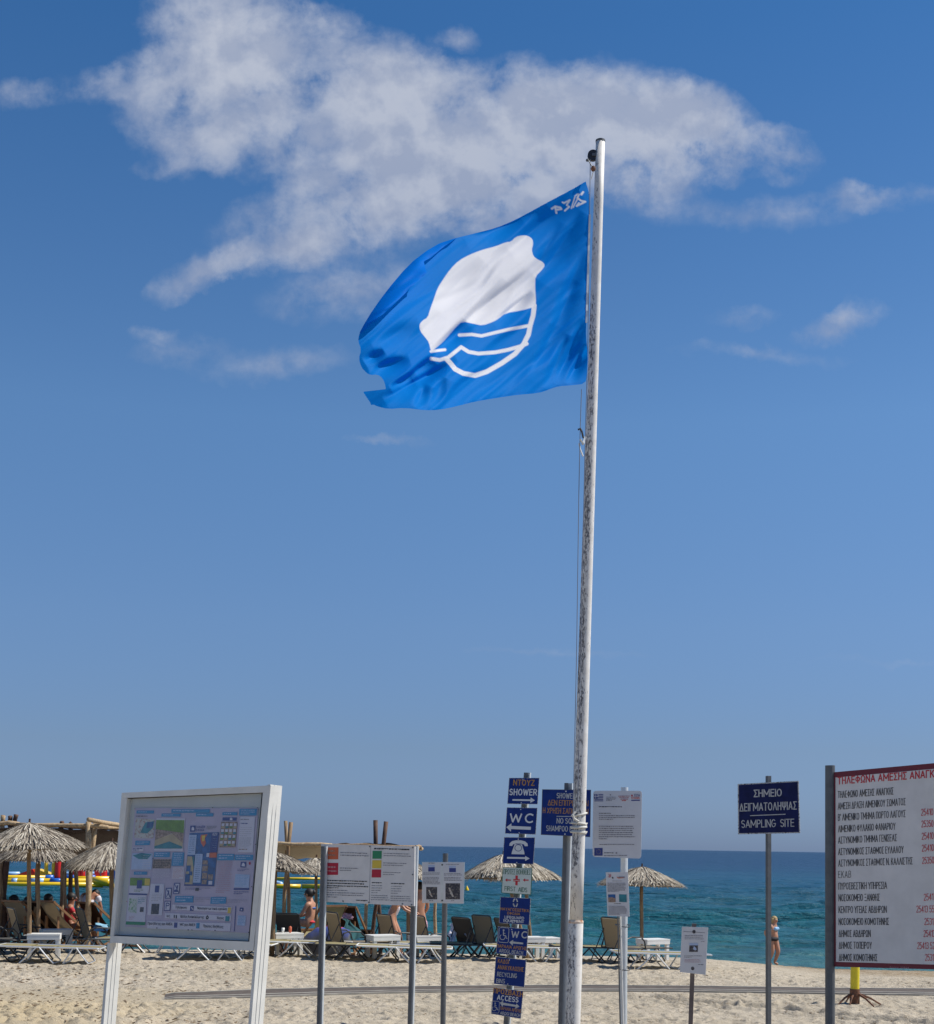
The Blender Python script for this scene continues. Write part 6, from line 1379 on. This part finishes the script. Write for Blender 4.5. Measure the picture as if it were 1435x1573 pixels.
def lathe_thing(name, loc, prof, m_, label, cat, cap=None):
    t_ = thing(name, label, cat, loc); L = Vector(loc); mb = MB(); mb.tube([L + Vector((0, 0, z)) for z, r in prof], [r for z, r in prof], 12); mb.build('body', m_, t_, smooth=True)
    if cap: mb = MB(); mb.tube([L + Vector((0, 0, prof[-1][0])), L + Vector((0, 0, prof[-1][0] + .03))], prof[-1][1] + .003, 10); mb.build('cap', cap, t_)
    return t_
def on_t(dx, dy): c, s = math.cos(R_(28)), math.sin(R_(28)); return (gt.x + dx * c - dy * s, gt.y + dx * s + dy * c, zt + .001)
lathe_thing('water_bottle', on_t(-.24, .05), [(0, .035), (.12, .036), (.16, .03), (.2, .014)], 'p_teal', 'teal water bottle standing on the white table by the seated woman', 'bottle', 'p_navy')
lathe_thing('sun_cream_tube', on_t(.08, .0), [(0, .02), (.03, .03), (.12, .033), (.14, .004)], 'p_orange', 'orange sun cream tube on the white table', 'bottle', None)
lathe_thing('cup', on_t(-.05, .08), [(0, .025), (.1, .035)], 'plastic', 'white cup on the table between bottle and orange tube', 'cup')

# ------------------------------------------------------------------ yellow marker post
yb_ = G_at(1313, 1543); yp = thing('marker_post', 'yellow post with brown rusty foot and splayed steel struts behind the telephone board', 'post', yb_)
YY = yb_.y; c_ = P(1313.3, 1519, YY); cT = P(1313.3, 1478, YY)
MB().tube([yb_ - Vector((0, 0, .1)), c_], .075, 20).build('rusty_foot', 'rust', yp, smooth=False); MB().tube([c_, Vector((c_.x, c_.y, cT.z + .2))], .067, 20).build('yellow_tube', 'yellow_plastic', yp, smooth=False)
for ang, L_ in [(200, .30), (235, .22), (-20, .42), (-50, .34), (100, .3)]:
    a_ = R_(ang); q0 = Vector((c_.x + .05 * math.cos(a_), c_.y + .05 * math.sin(a_), yb_.z + .17)); q1 = Vector((c_.x + L_ * math.cos(a_), c_.y + L_ * math.sin(a_), yb_.z + .0)); MB().tube([q0, q0.lerp(q1, .5) + Vector((0, 0, .02)), q1], [.02, .016, .012], 6).build('strut', 'rust', yp)

# ------------------------------------------------------------------ inflatable water park
YW = 116.0; k_ = YW / F
ip = thing('inflatable_park', 'yellow floating inflatable water park with red pillars and slides on the sea at left', 'water park', Vector((P(90, 1360, YW).x, YW, 0)))
def W_(px, py, dy=0.): return P(px, py, YW + dy)
def itube(pts, r, m_, name='float_tube', n=12): return MB().tube([W_(*p) for p in pts], r, n).build(name, m_, ip, smooth=True)
itube([(-60, 1358.5, -2), (158, 1359.5, -2)], .22, 'pvc_yellow'); itube([(-60, 1348, 0), (70, 1349, 0)], .24, 'pvc_yellow'); itube([(-60, 1354, -1), (172, 1354, -1)], .26, 'pvc_yellow'); itube([(98, 1351, .5), (170, 1351, .5)], .28, 'pvc_yellow')
itube([(-60, 1342, 5), (30, 1342.5, 5)], .14, 'pvc_yellow'); itube([(140, 1352.5, -1.4), (168, 1356, -2.5)], .34, 'pvc_yellow'); itube([(170, 1350, -1), (172, 1363, -3)], .22, 'pvc_yellow')
for a, b_, m_ in [(19, 27, 'pvc_pale'), (48, 68, 'pvc_pale'), (78, 95, 'pvc_blue')]: itube([(a, 1354, -1.05), (b_, 1354, -1.05)], .275, m_, 'band')
for a, b_ in [(64, 82), (99, 118), (136, 146)]: itube([(a, 1348.6 if a > 70 else 1349, .1), (b_, 1348.6, .1)], .26, 'pvc_blue', 'band')
for a, b_ in [(0, 30), (96, 116), (134, 150)]: itube([(a, 1342.6, 4), (b_, 1342.6, 4)], .2, 'pvc_pale', 'band')
def pillar(px0, y0, px1, y1, r, m_): return MB().tube([W_(px1, y1, 1), W_(px1 * .9 + px0 * .1, y1 * .9 + y0 * .1, 1), W_(px0, y0 + 3, 1), W_(px0, y0, 1)], [r * .97, r, r, r * .7], 14).build('pillar', m_, ip, smooth=True)
pillar(71, 1316, 71, 1345, .17, 'pvc_yellow'); pillar(83, 1318, 82, 1345, .17, 'pvc_yellow'); pillar(91, 1315, 88.5, 1350, .30, 'pvc_red'); pillar(121, 1326, 122, 1350, .17, 'pvc_red'); pillar(127, 1326, 127.5, 1350, .2, 'pvc_red'); pillar(149.5, 1326, 150, 1350, .27, 'pvc_red'); pillar(159.5, 1326, 160.5, 1350, .26, 'pvc_red'); pillar(113, 1326, 113, 1348, .12, 'pvc_red')
def wedge(pts, dpt, m_, name): 
    mb = MB(); A = [W_(*p) for p in pts]; B_ = [a + Vector((0, dpt, 0)) for a in A]; n_ = len(A); mb.add(A + B_, [tuple(range(n_)), tuple(range(n_, 2 * n_))[::-1]] + [(i, i + n_, (i + 1) % n_ + n_, (i + 1) % n_) for i in range(n_)]); return mb.build(name, m_, ip)
wedge([(22, 1345, 1), (50, 1335, 1), (56, 1345, 1)], 1.5, 'pvc_red', 'slide'); wedge([(51, 1335, 1.2), (56, 1335, 1.2), (84, 1345.5, 1.2), (54, 1345.5, 1.2)], 1.5, 'pvc_yellow', 'slide'); wedge([(160, 1336, 1), (178, 1336, 1), (178, 1350, 1), (168, 1350, 1)], 1.2, 'pvc_blue', 'slide'); wedge([(135, 1349, .8), (143, 1343, .8), (150, 1346, .8), (150, 1349, .8)], 1, 'pvc_red', 'slide')
ib2 = thing('inflatable_boom', 'long low yellow inflatable boom floating on the sea behind the rules board', 'water park', Vector((P(520, 1360, YW).x, YW, 0)))
for (a, b_, y_, r_, dy) in [(405, 462, 1361.3, .2, 0), (464, 540, 1361.6, .2, 0), (542, 600, 1361.8, .2, 0), (602, 656, 1362, .2, 0), (400, 500, 1349.5, .12, 6)]:
    MB().tube([P(a, y_, YW + dy), P(b_, y_ + .6, YW + dy)], r_, 12).build('float_tube', 'pvc_yellow', ib2, smooth=True)
MB().tube([P(414, 1354, YW + 2), P(432, 1358.5, YW + .5)], .22, 10).build('band', 'pvc_pale', ib2, smooth=True)
def buoy(px, py, Y, r, m_, label):
    p = P(px, py, Y); L = Vector((p.x, Y, 0)); t_ = thing('buoy', label, 'buoy', L); mb = MB(); mb.tube([L + Vector((0, 0, z)) for z in (-r, -.4 * r, .2 * r, .9 * r, 1.7 * r, 2.1 * r)], [r * .6, r, r, r * .75, r * .3, r * .12], 12); mb.build('float_body', m_, t_, smooth=True)
    MB().tube([L + Vector((0, 0, 2.0 * r)), L + Vector((0, 0, 2.7 * r))], r * .09, 6).build('ring_stem', 'plastic', t_)
buoy(717.5, 1362, 124, .2, 'pvc_yellow', 'small yellow pear shaped buoy on the sea right of the double notice')
buoy(1110.5, 1376, 110, .13, 'plastic', 'tiny white buoy on open water left of the sampling sign')

# ------------------------------------------------------------------ people
def skin_mesh(nodes, edges, root, name, m_, par, sub=2):
    """nodes {key: ((x,y,z), r)}"""
    keys = list(nodes); ix = {k: i for i, k in enumerate(keys)}
    me = bpy.data.meshes.new(name); me.from_pydata([nodes[k][0] for k in keys], [(ix[a], ix[b_]) for a, b_ in edges], []); me.update()
    o = bpy.data.objects.new(name, me); C.link(o); md = o.modifiers.new('s', 'SKIN'); md.use_smooth_shade = True
    for k in keys:
        r_ = nodes[k][1]; v = me.skin_vertices[0].data[ix[k]]; v.radius = (r_, r_) if not isinstance(r_, tuple) else r_
    me.skin_vertices[0].data[ix[root]].use_root = True
    o.modifiers.new('ss', 'SUBSURF').levels = sub
    dg = bpy.context.evaluated_depsgraph_get(); dg.update(); nm = bpy.data.meshes.new_from_object(o.evaluated_get(dg)); C.unlink(o); bpy.data.objects.remove(o)
    nm.name = name; nm.materials.clear(); nm.materials.append(M[m_]); nm.polygons.foreach_set('use_smooth', [True] * len(nm.polygons))
    o = bpy.data.objects.new(name, nm); C.link(o); o.parent = par; return o
def lerp3(a, b_, f): return tuple(a[i] * (1 - f) + b_[i] * f for i in range(3))
def body(par, J, m_='skin', k=1.):
    """J: joints head,neck,chest,waist,pelvis, shL,elL,haL, shR..., hipL,knL,anL,toL ..."""
    n = {}; e = []
    R = dict(pelvis=.125, waist=.10, chest=.125, neck=.052, jaw=.062, head=.092, crown=.06)
    for q in ('pelvis', 'waist', 'chest', 'neck', 'head', 'crown'): n[q] = (J[q], R[q] * k)
    e += [('pelvis', 'waist'), ('waist', 'chest'), ('chest', 'neck'), ('neck', 'head'), ('head', 'crown')]
    for s_ in 'LR':
        n['sh' + s_] = (J['sh' + s_], .055 * k); n['um' + s_] = (lerp3(J['sh' + s_], J['el' + s_], .5), .044 * k); n['el' + s_] = (J['el' + s_], .036 * k); n['fm' + s_] = (lerp3(J['el' + s_], J['ha' + s_], .35), .036 * k); n['ha' + s_] = (J['ha' + s_], .024 * k)
        e += [('chest', 'sh' + s_), ('sh' + s_, 'um' + s_), ('um' + s_, 'el' + s_), ('el' + s_, 'fm' + s_), ('fm' + s_, 'ha' + s_)]
        d_ = (Vector(J['ha' + s_]) - Vector(J['el' + s_])).normalized(); pm_ = Vector(J['ha' + s_]) + d_ * .06; n['pa' + s_] = (tuple(pm_), .030 * k); e.append(('ha' + s_, 'pa' + s_))
        ax = d_.cross(Vector((0, 1, 0)));  ax = ax.normalized() if ax.length > .2 else Vector((1, 0, 0)); nb_ = d_.cross(ax)
        for i in range(4):
            b0 = pm_ + nb_ * (.024 * (i - 1.5)) + d_ * .03; t1 = b0 + d_ * (.038, .045, .042, .032)[i] + ax * .012
            n[f'f{i}{s_}'] = (tuple(b0), .009); n[f'g{i}{s_}'] = (tuple(t1), .008); n[f'h{i}{s_}'] = (tuple(t1 + d_ * .022 + ax * .016), .007); e += [('pa' + s_, f'f{i}{s_}'), (f'f{i}{s_}', f'g{i}{s_}'), (f'g{i}{s_}', f'h{i}{s_}')]
        n['th' + s_] = (tuple(pm_ - nb_ * .045 + d_ * .005), .010); n['ti' + s_] = (tuple(pm_ - nb_ * .058 + d_ * .035), .008); e += [('pa' + s_, 'th' + s_), ('th' + s_, 'ti' + s_)]
        if 'hip' + s_ in J:
            n['hip' + s_] = (J['hip' + s_], .090 * k); n['tm' + s_] = (lerp3(J['hip' + s_], J['kn' + s_], .5), .080 * k); n['kn' + s_] = (J['kn' + s_], .056 * k); n['cm' + s_] = (lerp3(J['kn' + s_], J['an' + s_], .32), .054 * k); n['an' + s_] = (J['an' + s_], .036 * k); n['to' + s_] = (J['to' + s_], .032 * k)
            e += [('pelvis', 'hip' + s_), ('hip' + s_, 'tm' + s_), ('tm' + s_, 'kn' + s_), ('kn' + s_, 'cm' + s_), ('cm' + s_, 'an' + s_), ('an' + s_, 'to' + s_)]
    o = skin_mesh(n, e, 'pelvis', 'body', m_, par)
    # face, turned the way the figure looks
    fdir = Vector(J.get('face', (0, 1, 0))).normalized(); H = Vector(J['head']); s_ = Vector((-fdir.y, fdir.x, 0)).normalized()
    MB().tube([H + fdir * .082 + Vector((0, 0, .02)), H + fdir * .108 + Vector((0, 0, -.018)), H + fdir * .09 + Vector((0, 0, -.03))], [.008, .014, .010], 8).build('nose', m_, par, True, True)
    for q in (-1, 1):
        MB().ell(H + fdir * .083 + s_ * q * .034 + Vector((0, 0, .018)), .012, .012, .009).build('eye', 'cloth_white', par, True, True)
        MB().ell(H + s_ * q * .09 + Vector((0, 0, -.005)), .016, .018, .03).build('ear', m_, par, True, True)
    MB().ell(H + fdir * .082 + Vector((0, 0, -.055)), .022, .022, .008).build('mouth', 'cloth_red', par, True, True)
    return o
def hair(par, J, m_, long_=.0, bun=False):
    H = Vector(J['head']); fdir = Vector(J.get('face', (0, 1, 0))).normalized(); mb = MB()
    mb.ell(H - fdir * .022 + Vector((0, 0, .028)), .108, .112, .108, 16, 12)
    if long_: 
        for i in range(9):
            a_ = (i - 4) * .38; d_ = -fdir * math.cos(a_) + Vector((-fdir.y, fdir.x, 0)) * math.sin(a_); mb.tube([H + d_ * .085 + Vector((0, 0, .06)), H + d_ * .115 + Vector((0, 0, -.04)), H + d_ * .10 + Vector((.01 * math.sin(i * 3), 0, -.06 - long_ * random.uniform(.7, 1)))], [.04, .038, .018], 8)
    if bun: mb.ell(H - fdir * .12 + Vector((0, 0, .05)), .05, .05, .05)
    return mb.build('hair', m_, par, True, True)
def wrap(par, segs, name, m_, sub=2):
    n = {}; e = []
    for i, (p, r_) in enumerate(segs): n[i] = (p, r_); 
    for i in range(len(segs) - 1): e.append((i, i + 1))
    return skin_mesh(n, e, 0, name, m_, par, sub)
def person(px, Y, label, J, rot=0., z=None, skin='skin', k=1.):
    g_ = on_ground(px, Y); loc = Vector((g_.x, g_.y, g_.z if z is None else z)); t_ = thing('person', label, 'person', loc); t_.rotation_euler = (0, 0, R_(rot)); body(t_, J, skin, k); return t_
# woman strolling at the water's edge: facing +X (right), weight on the front leg
JW = dict(pelvis=(0, 0, .93), waist=(0.02, 0, 1.06), chest=(.01, 0, 1.26), neck=(.02, 0, 1.44), head=(.05, 0, 1.56), crown=(.05, 0, 1.62), shL=(.01, .17, 1.36), elL=(-.08, .22, 1.10), haL=(.02, .22, .90), shR=(-.01, -.17, 1.36), elR=(-.20, -.22, 1.14), haR=(-.16, -.14, .93),
          hipL=(.03, .09, .86), knL=(.16, .10, .47), anL=(.02, .10, .08), toL=(.16, .11, .03), hipR=(-.03, -.09, .86), knR=(.03, -.09, .47), anR=(-.10, -.09, .10), toR=(.02, -.10, .03), face=(1, -.25, -.1))
pw = person(1187.5, 46.5, 'woman in a light blue bikini top and black bottoms walking along the water edge', JW, -38, None, 'skin', 1.32)
hair(pw, JW, 'hair_blond', .10); MB().ell((.0, 0, .905), .185, .245, .10, 18, 12).build('bikini_bottom', 'cloth_black', pw, True, True)
for s_ in (-1, 1): MB().ell((.12, .07 * s_, 1.255), .07, .075, .066, 14, 10).build('bikini_cup', 'cloth_bluelight', pw, True, True)
MB().tube([(.17 * math.cos(a_), .18 * math.sin(a_), 1.235) for a_ in np.linspace(0, 2 * math.pi, 25)], .010, 6).build('bikini_strap', 'cloth_bluelight', pw, True, True)
# woman in a spotted swimsuit, bending and reaching to the right
JS = dict(pelvis=(-.02, 0, .92), waist=(.05, 0, 1.06), chest=(.14, 0, 1.24), neck=(.22, 0, 1.40), head=(.27, 0, 1.50), crown=(.28, 0, 1.56), shL=(.15, .16, 1.32), elL=(.34, .18, 1.13), haL=(.56, .15, 1.02), shR=(.14, -.17, 1.32), elR=(.32, -.20, 1.10), haR=(.54, -.16, 1.00),
          hipL=(.0, .09, .86), knL=(.20, .10, .48), anL=(.22, .10, .08), toL=(.34, .11, .03), hipR=(-.02, -.10, .86), knR=(.14, -.10, .48), anR=(.22, -.10, .08), toR=(.34, -.10, .03), face=(1, 0, -.3))
p2 = person(601, 31.8, 'woman in a spotted white swimsuit standing and reaching right, partly behind the rules board', JS, 0, None, 'skin', 1.05); hair(p2, JS, 'hair_dark', .12)
wrap(p2, [((-.02, 0, .90), .142), ((.05, 0, 1.06), .118), ((.135, 0, 1.23), .138)], 'swimsuit', 'cloth_dot')
# man seen from behind
JM = dict(pelvis=(0, 0, .94), waist=(0, 0, 1.10), chest=(0, 0, 1.32), neck=(0, 0, 1.53), head=(0, .02, 1.66), crown=(0, .02, 1.73), shL=(-.19, 0, 1.44), elL=(-.25, .05, 1.16), haL=(-.20, .18, .96), shR=(.19, 0, 1.44), elR=(.24, .06, 1.16), haR=(.18, .20, .98),
          hipL=(-.10, 0, .88), knL=(-.11, .02, .48), anL=(-.11, 0, .08), toL=(-.12, .12, .03), hipR=(.10, 0, .88), knR=(.12, .02, .48), anR=(.12, 0, .08), toR=(.13, .12, .03), face=(-.3, 1, 0))
p3 = person(643, 32.6, 'bare backed man in plaid shorts standing behind the right end of the rules board', JM, 20, None, 'skin', 1.12); hair(p3, JM, 'hair_dark')
wrap(p3, [((0, 0, 1.0), .16), ((0, 0, .88), .165)], 'shorts', 'cloth_plaid'); wrap(p3, [((-.10, 0, .90), .125), ((-.12, .02, .55), .10)], 'shorts', 'cloth_plaid'); wrap(p3, [((.10, 0, .90), .125), ((.13, .02, .55), .10)], 'shorts', 'cloth_plaid')
# seated figures: hips on the seat, knees forward (away to sea)
def seated(px, Y, label, rot, skin, top=None, hairm='hair_dark', bun=False, seat=.42, long_=0., arm=None, low=0.):
    J = dict(pelvis=(0, 0, seat + .1), waist=(0, -.02, seat + .24), chest=(0, -.03, seat + .44), neck=(0, 0, seat + .62), head=(0, .03, seat + .74), crown=(0, .03, seat + .80), shL=(-.17, -.02, seat + .53), elL=(-.23, .10, seat + .30), haL=(-.14, .32, seat + .22), shR=(.17, -.02, seat + .53), elR=(.23, .10, seat + .30), haR=(.14, .32, seat + .22),
             hipL=(-.09, .05, seat + .09), knL=(-.12, .47, seat + .13), anL=(-.12, .62, .10), toL=(-.12, .74, .04), hipR=(.09, .05, seat + .09), knR=(.12, .47, seat + .13), anR=(.12, .62, .10), toR=(.12, .74, .04), face=(0, 1, 0))
    if arm: J.update(arm)
    t_ = person(px, Y, label, J, rot, None, skin, 1.05); hair(t_, J, hairm, long_, bun)
    if top: 
        wrap(t_, [((0, 0, seat + .08), .142), ((0, -.02, seat + .25), .13), ((0, -.03, seat + .44), .15), ((0, -.01, seat + .52), .11)], 'shirt', top)
        for s_, sh, el in ((-1, J['shL'], J['elL']), (1, J['shR'], J['elR'])): wrap(t_, [(sh, .072), (lerp3(sh, el, .6), .062)], 'sleeve', top)
    return t_
seated(20, 31.6, 'bare shouldered person with dark hair bun sitting with back to us at far left', -25, 'skin', None, 'hair_dark', True)
seated(73, 31.6, 'person in a black shirt sitting with back to us behind the left parasol pole', 0, 'skin_tan', 'cloth_black', seat=.46)
seated(42, 32.6, 'person seated behind the near left parasol pole, mostly hidden', 10, 'skin_tan', None)
seated(108, 31.8, 'person in red swimwear sitting sideways between the pergola legs', -70, 'skin_tan', 'cloth_red', seat=.50)
ps2 = seated(475, 30.2, 'woman in a blue bikini top sitting sideways on the patterned beanbag', 75, 'skin', None, 'hair_dark', True, seat=.62)
wrap(ps2, [((0, -.03, .62 + .40), .140), ((0, -.03, .62 + .47), .134)], 'bikini_top', 'cloth_blue'); wrap(ps2, [((0, 0, .70), .148), ((0, -.01, .80), .14)], 'bikini_bottom', 'cloth_red')
JB = dict(pelvis=(0, 0, .96), waist=(.0, -.05, 1.12), chest=(0, .06, 1.30), neck=(0, .24, 1.38), head=(0, .38, 1.36), crown=(0, .45, 1.38), shL=(-.20, .10, 1.36), elL=(-.27, .16, 1.06), haL=(-.22, .22, .82), shR=(.20, .10, 1.36), elR=(.27, .16, 1.06), haR=(.22, .24, .82),
          hipL=(-.10, 0, .88), knL=(-.11, .03, .48), anL=(-.11, 0, .08), toL=(-.12, .12, .03), hipR=(.10, 0, .88), knR=(.12, .03, .48), anR=(.12, 0, .08), toR=(.13, .12, .03), face=(0, 1, -.3))
p6 = person(134, 33.2, 'man in a white T-shirt bending forward behind the pergola legs at left', JB, -15, None, 'skin_tan', 1.15); hair(p6, JB, 'hair_dark')
wrap(p6, [((0, 0, .98), .17), ((0, -.05, 1.12), .165), ((0, .06, 1.28), .175), ((0, .17, 1.36), .12)], 'shirt', 'cloth_white')
for s_ in ('L', 'R'): wrap(p6, [(JB['sh' + s_], .085), (lerp3(JB['sh' + s_], JB['el' + s_], .6), .075)], 'sleeve', 'cloth_white')
wrap(p6, [((0, 0, 1.0), .165), ((0, 0, .88), .17)], 'shorts', 'cloth_plaid')
for s_ in ('L', 'R'): wrap(p6, [(JB['hip' + s_], .13), (lerp3(JB['hip' + s_], JB['kn' + s_], .8), .10)], 'shorts', 'cloth_plaid')
